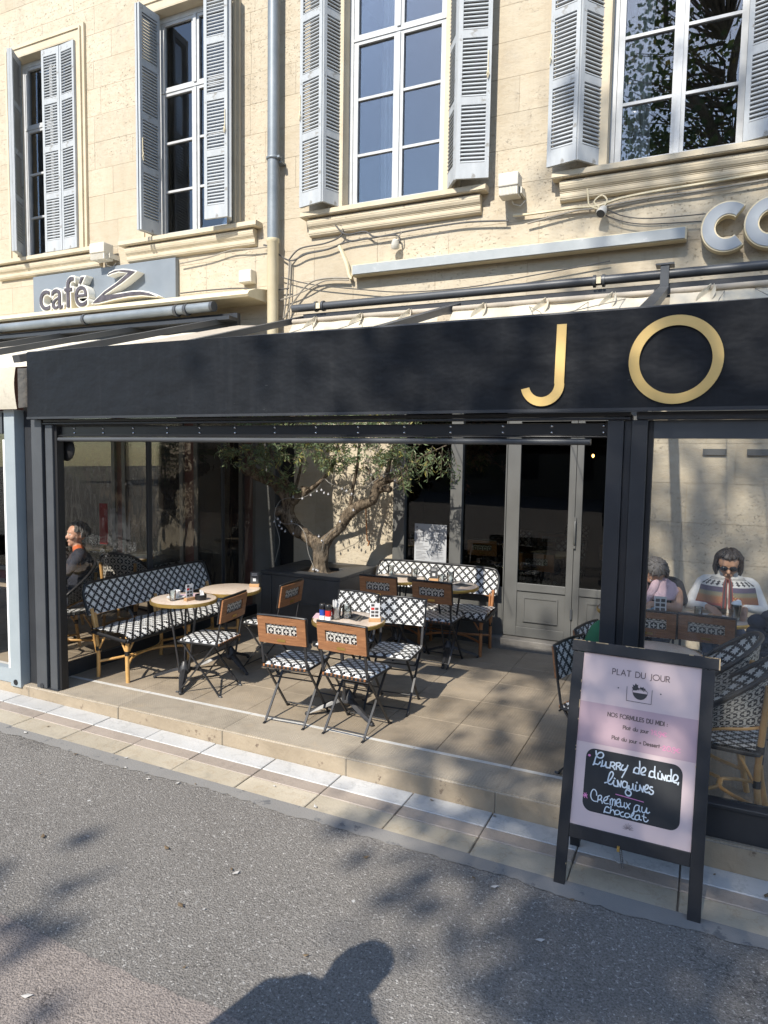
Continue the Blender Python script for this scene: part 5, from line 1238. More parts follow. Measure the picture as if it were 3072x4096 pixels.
limb([(-3.70, 6.4, .99), (-3.62, 6.41, 1.08), (-3.50, 6.42, 1.19), (-3.41, 6.43, 1.33), (-3.28, 6.43, 1.44), (-3.13, 6.42, 1.50), (-3.07, 6.42, 1.62), (-2.98, 6.42, 1.73), (-2.87, 6.42, 1.76), (-2.80, 6.42, 1.70)], [.065, .056, .052, .058, .055, .052, .055, .055, .05, .035], 12, 5)
limb([(-3.03, 6.42, 1.63), (-2.96, 6.40, 1.635), (-2.90, 6.39, 1.62)], [.045, .042, .036], 10, 4)
limb([(-3.39, 6.43, 1.38), (-3.36, 6.43, 1.60), (-3.30, 6.42, 1.85), (-3.26, 6.4, 2.15), (-3.2, 6.38, 2.5)], [.022, .019, .016, .013, .008], 6, 4, .1)
limb([(-3.95, 6.40, 1.55), (-3.80, 6.36, 1.62), (-3.62, 6.3, 1.74), (-3.50, 6.26, 1.88), (-3.42, 6.22, 2.1), (-3.35, 6.2, 2.4)], [.026, .022, .02, .018, .014, .008], 6, 4, .1)
limb([(-4.12, 6.36, 1.50), (-4.08, 6.3, 1.66), (-4.16, 6.22, 1.82), (-4.22, 6.18, 2.0), (-4.2, 6.1, 2.4)], [.02, .018, .016, .014, .008], 6, 4, .1)
limb([(-4.06, 6.36, 1.47), (-4.03, 6.4, 1.66), (-4.0, 6.45, 1.9), (-3.95, 6.45, 2.3)], [.02, .018, .014, .008], 6, 4, .1)
limb([(-4.5, 6.36, 1.74), (-4.55, 6.25, 1.9), (-4.62, 6.2, 2.1), (-4.7, 6.1, 2.4)], [.022, .018, .014, .008], 6, 4, .1)
limb([(-2.95, 6.42, 1.75), (-2.90, 6.36, 1.9), (-2.80, 6.3, 2.1), (-2.6, 6.25, 2.35)], [.024, .02, .016, .008], 6, 4, .1)
limb([(-2.86, 6.42, 1.76), (-2.68, 6.38, 1.88), (-2.5, 6.32, 1.98), (-2.25, 6.25, 2.08)], [.02, .014, .011, .006], 6, 4, .1)
limb([(-3.07, 6.42, 1.66), (-3.12, 6.38, 1.78), (-3.16, 6.34, 1.86)], [.018, .014, .008], 6, 4, .1)
TB.build('trunk', MT['bark'], ol, world=True, smooth=80)
b = MB(); b.lathe([(.045, 0), (.035, .012), (0, .014)], 12, (0, 0, 0)); 
def leaves(b, root, d_, n, L, wd, spread, droop=0.0):
    d_ = Vector(d_).normalized()
    for i in range(n):
        s_ = (i+.5)/n
        p = root+d_*s_*spread + Vector((0, 0, -droop*s_*s_))
        side = Vector((random.gauss(0, 1), random.gauss(0, 1), random.gauss(0, .7)))
        side = (side-d_*side.dot(d_)); side.normalize()
        v = (d_*.65+side*.9); v.normalize()
        l_ = L*random.uniform(.65, 1.15); w_ = wd*random.uniform(.8, 1.2)
        nrm = Vector((random.gauss(0, 1), random.gauss(0, 1), random.gauss(0, 1))); t_ = v.cross(nrm)
        if t_.length < 1e-3: continue
        t_.normalize(); bend = v.cross(t_)*l_*random.uniform(-.15, .15)
        b.add([p, p+v*l_*.5+t_*w_*.5+bend, p+v*l_, p+v*l_*.5-t_*w_*.5+bend], [(0, 1, 2, 3)])
b = MB(); tw = MB(); random.seed(21)
def spray(p, d_, ln, n):
    p = Vector(p); d_ = Vector(d_).normalized()
    tw.tube([p, p+d_*ln*.5+Vector((0, 0, .01)), p+d_*ln], [.004, .003, .0015], 4)
    leaves(b, p, d_, n, .068, .0145, ln)
tips = [(-4.45, 6.2, 2.2), (-4.22, 6.18, 2.0), (-4.2, 6.1, 2.35), (-3.95, 6.45, 2.2), (-3.42, 6.22, 2.1), (-3.35, 6.2, 2.35), (-3.26, 6.4, 2.15), (-3.2, 6.38, 2.45), (-2.80, 6.3, 2.1), (-2.75, 6.25, 2.2), (-3.7, 6.2, 2.35), (-4.45, 6.4, 2.3), (-3.0, 6.4, 2.3), (-3.55, 6.45, 2.1), (-2.9, 6.36, 2.0)]
for q in range(340):
    c = random.choice(tips); p = Vector(c)+Vector((random.gauss(0, .17), random.gauss(-.05, .17), random.gauss(-.05, .13)))
    if p.z < 1.86: p.z = 1.86+random.random()*.12
    d_ = Vector((random.gauss(0, 1), random.gauss(0, 1)-.1, random.gauss(.1, .7)))
    if p.y+.2 > 6.9: p.y = 6.6
    spray(p, d_, random.uniform(.12, .26), random.randint(14, 22))
for p, d_, ln in [((-4.62, 6.2, 1.95), (-1, -.3, .1), .25), ((-4.75, 6.2, 1.98), (-1, -.2, -.1), .22), ((-4.72, 6.2, 1.98), (-.6, -.2, -.5), .2), ((-4.1, 6.3, 1.66), (.3, -.3, -.2), .14), ((-4.12, 6.3, 1.68), (-.4, -.3, -.1), .14), ((-4.1, 6.3, 1.7), (.1, -.4, .4), .14), ((-4.05, 6.3, 1.6), (.4, -.3, .2), .12), ((-4.35, 6.25, 1.9), (-.2, -.3, -.8), .2), ((-4.3, 6.2, 1.95), (.2, -.2, -.9), .24), ((-3.75, 6.2, 2.0), (.4, -.2, -.6), .24), ((-3.85, 6.2, 2.0), (-.1, -.3, -.7), .22), ((-2.72, 6.35, 1.9), (.1, -.2, -.9), .26), ((-2.78, 6.35, 1.85), (.2, -.1, -.9), .22), ((-2.7, 6.35, 1.8), (-.1, -.1, -1), .2), ((-2.62, 6.3, 1.95), (.3, -.2, -.8), .22), ((-2.45, 6.3, 1.97), (.2, -.1, -.9), .25), ((-2.3, 6.26, 2.03), (.3, -.1, -1), .3), ((-2.22, 6.25, 2.02), (.2, -.1, -.9), .32), ((-2.35, 6.26, 2.0), (-.2, -.1, -1), .2), ((-3.5, 6.25, 1.86), (.2, -.2, -.4), .12), ((-3.44, 6.24, 1.98), (-.5, -.2, -.3), .16), ((-2.9, 6.3, 1.95), (-.5, -.2, -.3), .2)]:
    for k in range(3): spray(Vector(p)+Vector((random.gauss(0, .03), random.gauss(0, .04), random.gauss(0, .03))), Vector(d_)+Vector((random.gauss(0, .25), random.gauss(0, .25), random.gauss(0, .25))), ln, 15)
b.build('crown', MT['olive'], ol, world=True); tw.build('twig', MT['bark'], ol, world=True, kind='stuff')
# string of bulbs
lt = thing('string_lights', 'string of small milky bulbs wound round the olive tree', 'string lights', (-3.72, 6.35, .75))
path = [(-3.72, 6.28, .74), (-3.80, 6.27, .92), (-3.85, 6.28, 1.12), (-3.95, 6.27, 1.22), (-4.1, 6.25, 1.22), (-4.2, 6.22, 1.3), (-4.17, 6.26, 1.45), (-4.06, 6.28, 1.5), (-3.92, 6.29, 1.50), (-3.78, 6.29, 1.56), (-3.68, 6.27, 1.63), (-3.60, 6.24, 1.72), (-3.52, 6.22, 1.68), (-3.42, 6.3, 1.62), (-3.32, 6.34, 1.55), (-3.2, 6.34, 1.60), (-3.08, 6.34, 1.70), (-2.95, 6.34, 1.78), (-2.84, 6.33, 1.80), (-2.80, 6.34, 1.70)]
b = MB(); b.tube(path, .003, 4, smooth_path=4); b.tube([(-4.2, 6.22, 1.3), (-4.17, 6.2, 1.2), (-4.12, 6.2, 1.05), (-4.15, 6.2, .9), (-4.18, 6.2, .80)], .003, 4, smooth_path=3); b.tube([(-3.50, 6.34, 1.2), (-3.62, 6.32, 1.10), (-3.66, 6.32, .95)], .003, 4, smooth_path=3); b.build('wire', MT['wire'], lt, world=True)
bb = MB(); bb.sphere((0, 0, -.022), .0115, 10, 7, 0); bb.tube([(0, 0, -.012), (0, 0, .0)], .005, 6, 1); bbm = bb.mesh('bulb', [MT['bulb'], MT['wire']], 60)
bp = [(-4.19, 6.2, 1.24), (-4.13, 6.2, 1.20), (-4.09, 6.2, 1.17), (-4.11, 6.2, 1.235), (-4.16, 6.22, 1.27), (-4.06, 6.22, 1.14), (-3.97, 6.24, 1.12), (-4.0, 6.25, 1.25), (-3.985, 6.26, 1.515), (-3.88, 6.27, 1.50), (-3.78, 6.27, 1.54), (-3.70, 6.27, 1.585), (-3.64, 6.26, 1.6), (-3.60, 6.26, 1.57), (-3.55, 6.25, 1.56), (-3.41, 6.3, 1.62), (-3.36, 6.3, 1.60), (-3.31, 6.32, 1.57), (-3.66, 6.32, 1.055), (-3.69, 6.3, 1.10), (-3.45, 6.34, 1.27), (-3.28, 6.3, 1.40), (-3.15, 6.34, 1.72), (-3.1, 6.34, 1.77), (-2.95, 6.34, 1.76), (-2.86, 6.33, 1.82), (-2.82, 6.33, 1.83), (-2.83, 6.34, 1.72), (-3.74, 6.27, .745), (-3.70, 6.26, .745), (-3.67, 6.25, .74)]
for p in bp: inst('bulb', bbm, lt, (p[0]+3.72, p[1]-6.35, p[2]-.75+.02), (random.uniform(-.3, .3), random.uniform(-.3, .3), 0))

# ================================================================== MENU BOARD
SX0 = -.578
sg = thing('menu_board', 'black framed A-board with a pale pink poster advertising the dish of the day', 'sign', (-.245, 3.45, -.14))
B0 = Vector((SX0, 3.312, zr(-.3)-.0)); US = Vector((.678, -.004, -.008)).normalized(); VS = Vector((.012, .288, 1.165)).normalized(); NS = US.cross(VS).normalized()
if NS.y > 0: NS = -NS
def bp_(u, s_, d): return B0 + US*u + VS*s_ + NS*d
def bbox(b, u0, u1, s0, s1, d0, d1, mi=0):
    P = [bp_(u, s_, d) for s_ in (s0, s1) for u, d in ((u0, d0), (u1, d0), (u1, d1), (u0, d1))]
    b.add(P, [(0,3,2,1),(4,5,6,7),(0,1,5,4),(1,2,6,5),(2,3,7,6),(3,0,4,7)], mi)
W_ = .668
for u0, u1 in ((0, .054), (W_-.060, W_-.002)):
    b = MB(); bbox(b, u0, u1, 0, 1.145, -.03, .0); b.build('leg', MT['boardblack'], sg, world=True, bevel=.003)
b = MB(); bbox(b, -.008, W_+.018, 1.147, 1.205, -.032, .004); b.build('top_rail', MT['boardblack'], sg, world=True, bevel=.004)
b = MB(); bbox(b, .054, W_-.060, .235, .300, -.028, -.002); b.build('bottom_rail', MT['boardblack'], sg, world=True, bevel=.003)
b = MB(); bbox(b, .054, W_-.060, .300, 1.147, -.024, -.009); pp = b.build('poster', MT['poster'], sg, world=True)
PU, PS = .054, .302; PW = (W_-.060-.054)/.568; PHs = .843/.84
def pq(u, v): return PU+u*PW, PS+v*PHs
dep = [-.0085]
def pquad(b, u0, u1, v0, v1, d, mi=0):
    P = [bp_(*pq(u, v), d) for u, v in ((u0, v0), (u1, v0), (u1, v1), (u0, v1))]; b.add(P, [(0, 1, 2, 3)], mi)
b = MB(); pquad(b, .001, .567, .399, .598, -.0082); b.build('poster_band', MT['posterband'], sg, world=True)
b = MB(); rc = .045; u0, u1, v0, v1 = .053, .512, .074, .375
P = []
for cx, cy, a0 in ((u1-rc, v1-rc, 0), (u0+rc, v1-rc, 90), (u0+rc, v0+rc, 180), (u1-rc, v0+rc, 270)):
    for i in range(9): P.append(bp_(*pq(cx+rc*math.cos(R(a0+11.25*i)), cy+rc*math.sin(R(a0+11.25*i))), -.0082))
b.add(P, [tuple(range(len(P)))]); b.build('chalk_panel', MT['chalkboard'], sg, world=True)
def stroke(b, pts, w_, base=-.0076, mi=0, smooth=True, jit=0):
    pts = [Vector((x, y, 0)) for x, y in pts]
    if not smooth:
        for i in range(1, len(pts)-1):
            if (pts[i]-pts[i-1]).angle(pts[i+1]-pts[i], 0) > .75:
                stroke(b, [(p.x, p.y) for p in pts[:i+1]], w_, base, mi, False, jit); stroke(b, [(p.x, p.y) for p in pts[i:]], w_, base, mi, False, jit); return
    if smooth and len(pts) > 2: pts, _ = catmull(pts, [1]*len(pts), 5)
    dep[0] += .0000022; d = base+(dep[0]+.0085)
    L, Rr = [], []
    for i, p in enumerate(pts):
        t_ = pts[min(i+1, len(pts)-1)]-pts[max(i-1, 0)]
        if t_.length < 1e-7: t_ = Vector((1, 0, 0))
        t_.normalize(); n_ = Vector((-t_.y, t_.x, 0))
        ww = w_*(1+jit*mnoise.noise(p*60))
        e = t_*(w_*.5)*(-1 if i == 0 else (1 if i == len(pts)-1 else 0))
        L.append(p+n_*ww/2+e*.8); Rr.append(p-n_*ww/2+e*.8)
    V = [bp_(*pq(p.x, p.y), d) for p in L]+[bp_(*pq(p.x, p.y), d) for p in Rr]; n = len(pts)
    b.add(V, [(i+n, i+1+n, i+1, i) for i in range(n-1)], mi)
def arc(cx, cy, rx, ry, a0=0, a1=360, n=16): return [(cx+rx*math.cos(R(a0+(a1-a0)*i/n)), cy+ry*math.sin(R(a0+(a1-a0)*i/n))) for i in range(n+1)]
GL = {
 'P': (.5, [[(0,0),(0,1),(.22,1)]+arc(.22,.73,.25,.27,90,-90,10)+[(0,.46)]]), 'L': (.42, [[(0,1),(0,0),(.4,0)]]), 'A': (.72, [[(0,0),(.36,1),(.72,0)],[(.13,.34),(.59,.34)]]),
 'T': (.58, [[(0,1),(.58,1)],[(.29,1),(.29,0)]]), 'D': (.66, [[(0,0),(0,1),(.2,1)]+arc(.2,.5,.46,.5,90,-90,12)+[(0,0)]]), 'U': (.6, [[(0,1),(0,.3)]+arc(.3,.3,.3,.3,180,360,10)+[(.6,1)]]),
 'J': (.22, [[(.2,1),(.2,.02)]+arc(.02,.0,.18,.2,0,-80,6)]), 'O': (.96, [arc(.48,.5,.48,.5,0,360,26)]), 'R': (.5, [[(0,0),(0,1),(.22,1)]+arc(.22,.74,.25,.26,90,-90,10)+[(0,.48)],[(.2,.48),(.5,0)]]),
 'N': (.62, [[(0,0),(0,1),(.62,0),(.62,1)]]), 'S': (.44, [arc(.22,.75,.19,.25,35,270,10)+arc(.22,.25,.22,.25,90,-145,10)]), 'F': (.4, [[(0,0),(0,1),(.4,1)],[(0,.54),(.34,.54)]]),
 'M': (.8, [[(0,0),(.08,1),(.4,.2),(.72,1),(.8,0)]]), 'E': (.4, [[(.4,1),(0,1),(0,0),(.4,0)],[(0,.53),(.35,.53)]]), 'I': (.03, [[(0,0),(0,1)]]), ':': (.05, [[(0,.1),(.02,.12)],[(0,.55),(.02,.57)]]),
 'l': (.03, [[(0,0),(0,1)]]), 'a': (.58, [arc(.28,.31,.28,.31,0,360,16),[(.57,.62),(.57,0)]]), 't': (.28, [[(.12,.9),(.12,0)],[(0,.62),(.28,.62)]]), 'd': (.58, [arc(.28,.31,.28,.31,0,360,16),[(.57,1),(.57,0)]]),
 'u': (.46, [[(0,.62),(0,.22)]+arc(.23,.22,.23,.22,180,360,8)+[(.46,.62)]]), 'o': (.6, [arc(.3,.31,.3,.31,0,360,16)]), 'r': (.26, [[(0,0),(0,.62)],[(0,.38)]+arc(.2,.4,.18,.2,160,60,5)]),
 'e': (.58, [[(.02,.31),(.57,.31)]+arc(.29,.31,.28,.31,0,300,14)]), 's': (.34, [arc(.17,.46,.14,.155,40,270,8)+arc(.17,.155,.17,.155,90,-140,8)]), 'j': (.2, [[(.18,.72),(.18,-.02)]+arc(.04,-.02,.14,.16,0,-80,5)]), '+': (.4, [[(0,.35),(.4,.35)],[(.2,.15),(.2,.55)]]), ' ': (.34, []),
}
def write(b, s_, x0, x1, y, h, w_, sp=.17):
    tot = sum(GL[c][0]+sp for c in s_)-sp; k = (x1-x0)/tot; x = x0
    for c in s_:
        a, st = GL[c]
        for q in st: stroke(b, [(x+px*k, y+py*h) for px, py in q], w_*1.22, smooth=False)
        x += (a+sp)*k
b = MB(); write(b, 'PLAT DU JOUR', .150, .424, .7525, .027, .0032, .2); b.build('lettering', MT['greyink'], sg, world=True, kind='stuff')
b = MB(); write(b, 'NOS FORMULES DU MIDI :', .143, .428, .5435, .019, .0036, .17); write(b, 'Plat du jour', .222, .342, .4945, .0165, .0034, .17); write(b, 'Plat du jour + Dessert', .172, .399, .437, .0165, .0034, .17); b.build('lettering', MT['greyink'], sg, world=True, kind='stuff')
# bowl drawing
b = MB()
def ppoly(b, pts, d=-.0078, mi=0): b.add([bp_(*pq(u, v), d) for u, v in pts], [tuple(range(len(pts)))], mi)
ppoly(b, arc(.290, .687, .037, .040, 180, 360, 18) + [(.327, .680), (.253, .680)][:0], -.0078)
for q in ([(.226,.702),(.227,.634),(.346,.634),(.347,.702)],): stroke(b, q, .0022, smooth=False)
for cx, cy in ((.184, .689), (.388, .690)): ppoly(b, arc(cx, cy, .0035, .0035, 0, 330, 10), -.0077)
for pts in ([(.256,.688),(.249,.705),(.256,.702),(.252,.716),(.262,.712),(.266,.724),(.274,.716),(.279,.719),(.278,.706),(.284,.703),(.276,.693),(.272,.690)], [(.288,.700),(.291,.712),(.297,.706),(.304,.713),(.306,.705),(.314,.705),(.308,.698),(.300,.697)]): ppoly(b, pts, -.0076)
stroke(b, arc(.292, .693, .011, .010, 180, 0, 10), .0025, smooth=False); stroke(b, [(.306,.690),(.313,.702),(.320,.690)], .0025, smooth=False)
stroke(b, arc(.290, .687, .037, .009, 0, 360, 24), .0016, smooth=False)
b.build('bowl_drawing', MT['ink'], sg, world=True, kind='stuff')
b = MB(); ppoly(b, [(.2545,.688),(.3255,.688),(.3245,.679),(.2555,.679)], -.0072); b.build('bowl_rim', MT['poster'], sg, world=True)
b = MB()
for k in range(11):
    a = R(8+16.4*k); stroke(b, [(.280+.007*math.cos(a), .029+.006*math.sin(a)), (.280+.026*math.cos(a), .029+(.027+.004*(k % 2))*math.sin(a))], .0013, smooth=False)
b.build('sunburst_drawing', MT['greyink'], sg, world=True, kind='stuff')
HAND = '100,365 104,343 118,335 132,339 138,351 133,361 122,362 110,353 101,333 97,314 94,299 91,297;94,302 105,303 113,302 120,308 125,316;135,326 134,309 130,296;131,299 142,300 149,306 153,322;153,322 153,304 158,297 170,298;177,325 175,311 173,297;175,325 189,328 197,320 190,311 181,308;183,308 191,303 196,295;204,327 204,314 204,297;203,327 216,331 224,325 217,316 208,313;210,313 219,308 224,298;235,324 228,311 230,301 239,300 249,309;258,327 252,308 243,285 234,265;312,357 314,336 313,315 311,298;309,323 297,325 289,314 287,299;287,303 299,298 313,299;323,304 334,311 342,320 340,331 331,332 323,321 321,304 328,298 341,299;384,347 384,326 385,302 391,294;382,320 371,323 363,316 360,296;360,300 370,295 385,299;401,320 401,302 405,295 416,295;408,330 410,328;418,320 419,303 419,294;418,320 432,294;432,294 436,317;459,349 460,327 460,303 465,296;457,317 447,318 442,308 442,293;442,296 452,294 462,297;472,299 483,303 491,315 488,326 478,329 470,317 470,299 476,293 486,293;495,296 493,286;155,223 169,230 183,248 192,269 189,280 182,281 175,271 170,249 169,230 175,222 187,223 193,232;197,242 196,227 203,218 218,219;199,254 202,252;214,247 217,234 219,219;215,246 230,220;230,220 233,248;260,246 247,250 239,239 240,224 250,220 260,228 261,246;261,246 262,225 265,214 279,208 283,198 277,188 265,187 256,197 259,210 269,222;270,233 272,221 278,217 287,225 288,246;288,246 290,225 296,218;302,243 302,225 307,217 317,222;305,257 307,255;321,247 321,223;321,245 336,219;336,219 339,245;345,231 357,239 360,251 353,255 346,246 344,228 352,220 367,224;379,250 371,250 367,242 375,236 384,232 383,221 374,216 365,220;120,156 118,170 109,180 100,178 93,164 92,146 99,132 110,126 122,127;128,153 128,138 127,126;127,153 139,160 145,152 140,141 131,136;140,141 148,133 150,124;157,137 169,144 174,156 166,158 158,149 156,135 164,127 179,129;171,160 181,166;187,151 188,127;188,145 194,157 199,150 198,126;199,147 206,156 211,150 211,127;219,140 232,148 234,160 225,161 218,152 217,135 226,126 237,128;237,149 239,132 246,129 254,135 255,151;255,151 256,132 262,128;264,151 280,127;282,153 262,125;323,152 311,152 303,140 301,121 300,109;325,151 324,135 331,125;303,122 315,123 324,135;338,149 338,131 346,125 354,130 360,149;360,149 360,131 367,127 374,133;185,111 174,114 166,105 162,84;162,90 173,87 188,87;193,120 193,103 191,88;192,97 204,106 210,98 214,85;226,109 216,104 215,92 224,88 235,94 235,105 226,109;252,107 243,102 239,92 247,85 258,87;277,105 265,103 261,93 268,85 281,90 285,100 277,105;287,90 300,103 303,116 299,116 294,105 293,91 300,85 308,87;326,109 314,105 309,93 314,85 325,88 330,101 328,109;328,109 330,92 339,89;349,117 349,99 353,88 363,87 370,96;342,108 360,105'
b = MB()
for st in HAND.split(';'):
    pts = [tuple(int(q)/1000 for q in p.split(',')) for p in st.split()]
    stroke(b, pts, .0066 if pts[0][1] > .16 else .0052, -.0074, jit=.25)
b.build('chalk_lettering', MT['chalk'], sg, world=True, kind='stuff')
b = MB()
for st in '211,181 343,173;55,138 74,149;58,154 75,133;68,156 62,132;53,145 73,142'.split(';'):
    stroke(b, [tuple(int(q)/1000 for q in p.split(',')) for p in st.split()], .0036, -.0074)
ppoly(b, arc(.069, .338, .0068, .0058, 0, 340, 14), -.0075); b.build('pink_chalk_mark', MT['pinkchalk'], sg, world=True, kind='stuff')
b = MB()
for q in ([(.355,.512),(.360,.514),(.360,.493)], [(.379,.512),(.371,.512),(.370,.503),(.377,.504),(.379,.497),(.370,.494)], [(.384,.495),(.383,.490)], arc(.396,.507,.006,.006,0,360,10)+[(.402,.500),(.398,.488),(.392,.488)], arc(.420,.503,.010,.009,50,310,10), [(.406,.505),(.420,.505)], [(.406,.500),(.418,.500)]): stroke(b, q, .0036)
for q in ([(.403,.440),(.408,.440)], [(.414,.447),(.420,.451),(.425,.446),(.416,.434),(.414,.430),(.427,.431)], arc(.441,.441,.009,.011,0,360,12), [(.454,.433),(.455,.430)], arc(.465,.446,.006,.006,0,360,10)+[(.471,.440),(.468,.428),(.462,.427)], arc(.487,.441,.010,.009,50,310,10), [(.474,.444),(.486,.444)], [(.474,.439),(.484,.439)]): stroke(b, q, .0036)
b.build('pink_pen_prices', MT['pinkpen'], sg, world=True, kind='stuff')
ce = MB(); random.seed(9)
for k in range(22):
    u = random.uniform(-.005, W_+.01); l_ = random.choice([.01, .02, .035, .06]); h_ = random.uniform(.0015, .005)
    if k < 14: bbox(ce, u, min(u+l_, W_+.017), 1.2052-h_, 1.2056, .0038, .0046)
    else:
        s_ = random.uniform(.1, 1.1); ed = random.choice([.0535, W_-.0605]); bbox(ce, ed-.002, ed+.001, s_, s_+l_*.7, -.004, .0006)
bbox(ce, W_+.0125, W_+.0184, 1.15, 1.2056, -.01, .0046)
ce.build('chipped_edge', MT['rawwood'], sg, world=True, kind='stuff')
# rear frame and chain
def rear(u, s_): 
    p = bp_(u, 1.14, -.035); f = Vector((p.x, p.y+.42*1.0, zr(p.x)+.12)); return p.lerp(f, s_)
for u in (.03, W_-.03):
    b = MB(); x = rear(u, 0).x; b.bar(rear(u, 0), (x, 3.70, zr(x)+.004), .05, .024, (0, 1, 0)); b.build('leg', MT['boardblack'], sg, world=True)
b = MB(); xa, xb = rear(.05, 0).x, rear(W_-.05, 0).x
b.box(xa+.03, xb-.03, 3.66, 3.70, .03, .10); b.box(xa+.03, xb-.03, 3.655, 3.668, .10, .96); b.build('rear_panel', MT['boardblack'], sg, world=True)
ch = MB()
cp0 = bp_(.30, .235, -.01)
for k in range(9): ch.tube([(cp0.x-.004+.003*k*.5, cp0.y+.002*k, cp0.z-.012*k+dz) for dz in (.007, -.007)], .0025, 5); ch.tube([(cp0.x+.004+.003*k*.5, cp0.y+.002*k, cp0.z-.012*k+dz) for dz in (.007, -.007)], .0025, 5)
ch.build('chain', MT['steel'], sg, world=True)
b = MB(); bbox(b, .285, .297, .225, .25, -.02, .008); b.build('hook', MT['brass'], sg, world=True)
# ================================================================== PEOPLE
def capsule(bm_, p, q, r0, r1, n=14):
    p, q = Vector(p), Vector(q); z = (q-p); L = z.length
    if L < 1e-6: z = Vector((0, 0, 1))
    z.normalize(); a = Vector((1, 0, 0)) if abs(z.x) < .8 else Vector((0, 1, 0)); x = a.cross(z).normalized(); y = z.cross(x)
    rings = []
    for k in range(5): t = -math.pi/2+math.pi/2*k/4; rings.append((p+z*r0*math.sin(t), r0*math.cos(t)))
    for k in range(5): t = math.pi/2*k/4; rings.append((q+z*r1*math.sin(t), r1*math.cos(t)))
    vs_ = [[bm_.verts.new(c+(x*math.cos(2*math.pi*i/n)+y*math.sin(2*math.pi*i/n))*max(r, 1e-4)) for i in range(n)] for c, r in rings]
    for j in range(len(vs_)-1):
        for i in range(n): bm_.faces.new((vs_[j][i], vs_[j][(i+1) % n], vs_[j+1][(i+1) % n], vs_[j+1][i]))
    bm_.faces.new(list(reversed(vs_[0]))); bm_.faces.new(vs_[-1])
def ellip(bm_, c, r, n=18, m_=12):
    c = Vector(c); vs_ = []
    for j in range(1, m_):
        a = -math.pi/2+math.pi*j/m_; vs_.append([bm_.verts.new(c+Vector((r[0]*math.cos(a)*math.cos(2*math.pi*i/n), r[1]*math.cos(a)*math.sin(2*math.pi*i/n), r[2]*math.sin(a)))) for i in range(n)])
    for j in range(len(vs_)-1):
        for i in range(n): bm_.faces.new((vs_[j][i], vs_[j][(i+1) % n], vs_[j+1][(i+1) % n], vs_[j+1][i]))
    bm_.faces.new(list(reversed(vs_[0]))); bm_.faces.new(vs_[-1])
def person(label, loc, rz, P, mats, vox=.0075):
    """P: list of ('c', p, q, r0, r1, mat) capsules and ('e', c, r, mat) ellipsoids; fused to one skin by voxel remesh"""
    t = thing('person', label, 'person', loc, rz)
    bm_ = bmesh.new()
    for q in P:
        if q[0] == 'c': capsule(bm_, q[1], q[2], q[3], q[4])
        else: ellip(bm_, q[1], q[2])
    me = bpy.data.meshes.new('body_raw'); bm_.to_mesh(me); bm_.free()
    o = link('body_raw', me); r_ = o.modifiers.new('r', 'REMESH'); r_.mode = 'VOXEL'; r_.voxel_size = vox
    sm_ = o.modifiers.new('s', 'SMOOTH'); sm_.iterations = 3; sm_.factor = .5
    bpy.context.view_layer.update()
    me2 = bpy.data.meshes.new_from_object(o.evaluated_get(bpy.context.evaluated_depsgraph_get()))
    bpy.data.objects.remove(o); me2.name = 'body'; me2.materials.clear()
    for m_ in mats: me2.materials.append(m_)
    n = len(me2.polygons); C = np.zeros(n*3, dtype=np.float32); me2.polygons.foreach_get('center', C); C = C.reshape(-1, 3)
    best = np.full(n, 1e9); mi = np.zeros(n, dtype=np.int32)
    for q in P:
        if q[0] == 'c':
            a, b_ = np.array(q[1], float), np.array(q[2], float); ab = b_-a; L2 = max(1e-9, ab@ab)
            tt = np.clip(((C-a)@ab)/L2, 0, 1); d_ = np.linalg.norm(C-(a+tt[:, None]*ab), axis=1)-(q[3]+(q[4]-q[3])*tt); k = q[5]
        else:
            c, r = np.array(q[1], float), np.array(q[2], float); e = np.linalg.norm((C-c)/r, axis=1); d_ = (e-1)*r.min(); k = q[3]
        u = d_ < best; best[u] = d_[u]; mi[u] = k
    me2.polygons.foreach_set('material_index', mi); me2.polygons.foreach_set('use_smooth', [True]*n)
    b = link('body', me2); b.parent = t; ORIG[b] = ORIG[t]
    return t
def headparts(c, yaw=0, pitch=0, sk=0):
    """head facing +Y turned by yaw / pitched down; returns primitives and a mapping function"""
    M3 = Matrix.Rotation(yaw, 3, 'Z') @ Matrix.Rotation(-pitch, 3, 'X'); c = Vector(c)
    f = lambda x, y, z: tuple(c + M3 @ Vector((x, y, z)))
    P = [('c', f(0, -.012, .025), f(0, .005, .030), .082, .080, sk), ('c', f(0, .018, -.02), f(0, .045, -.065), .066, .042, sk), ('c', f(0, .083, .012), f(0, .104, -.018), .010, .016, sk),
         ('c', f(-.034, .074, .034), f(.034, .074, .034), .012, .012, sk), ('c', f(-.016, .086, -.052), f(.016, .086, -.052), .009, .009, sk), ('e', f(0, .072, -.088), (.022, .02, .018), sk),
         ('c', f(-.078, -.008, .018), f(-.080, -.014, -.018), .016, .011, sk), ('c', f(.078, -.008, .018), f(.080, -.014, -.018), .016, .011, sk), ('c', f(-.036, .058, -.014), f(.036, .058, -.014), .030, .030, sk)]
    return P, f, M3
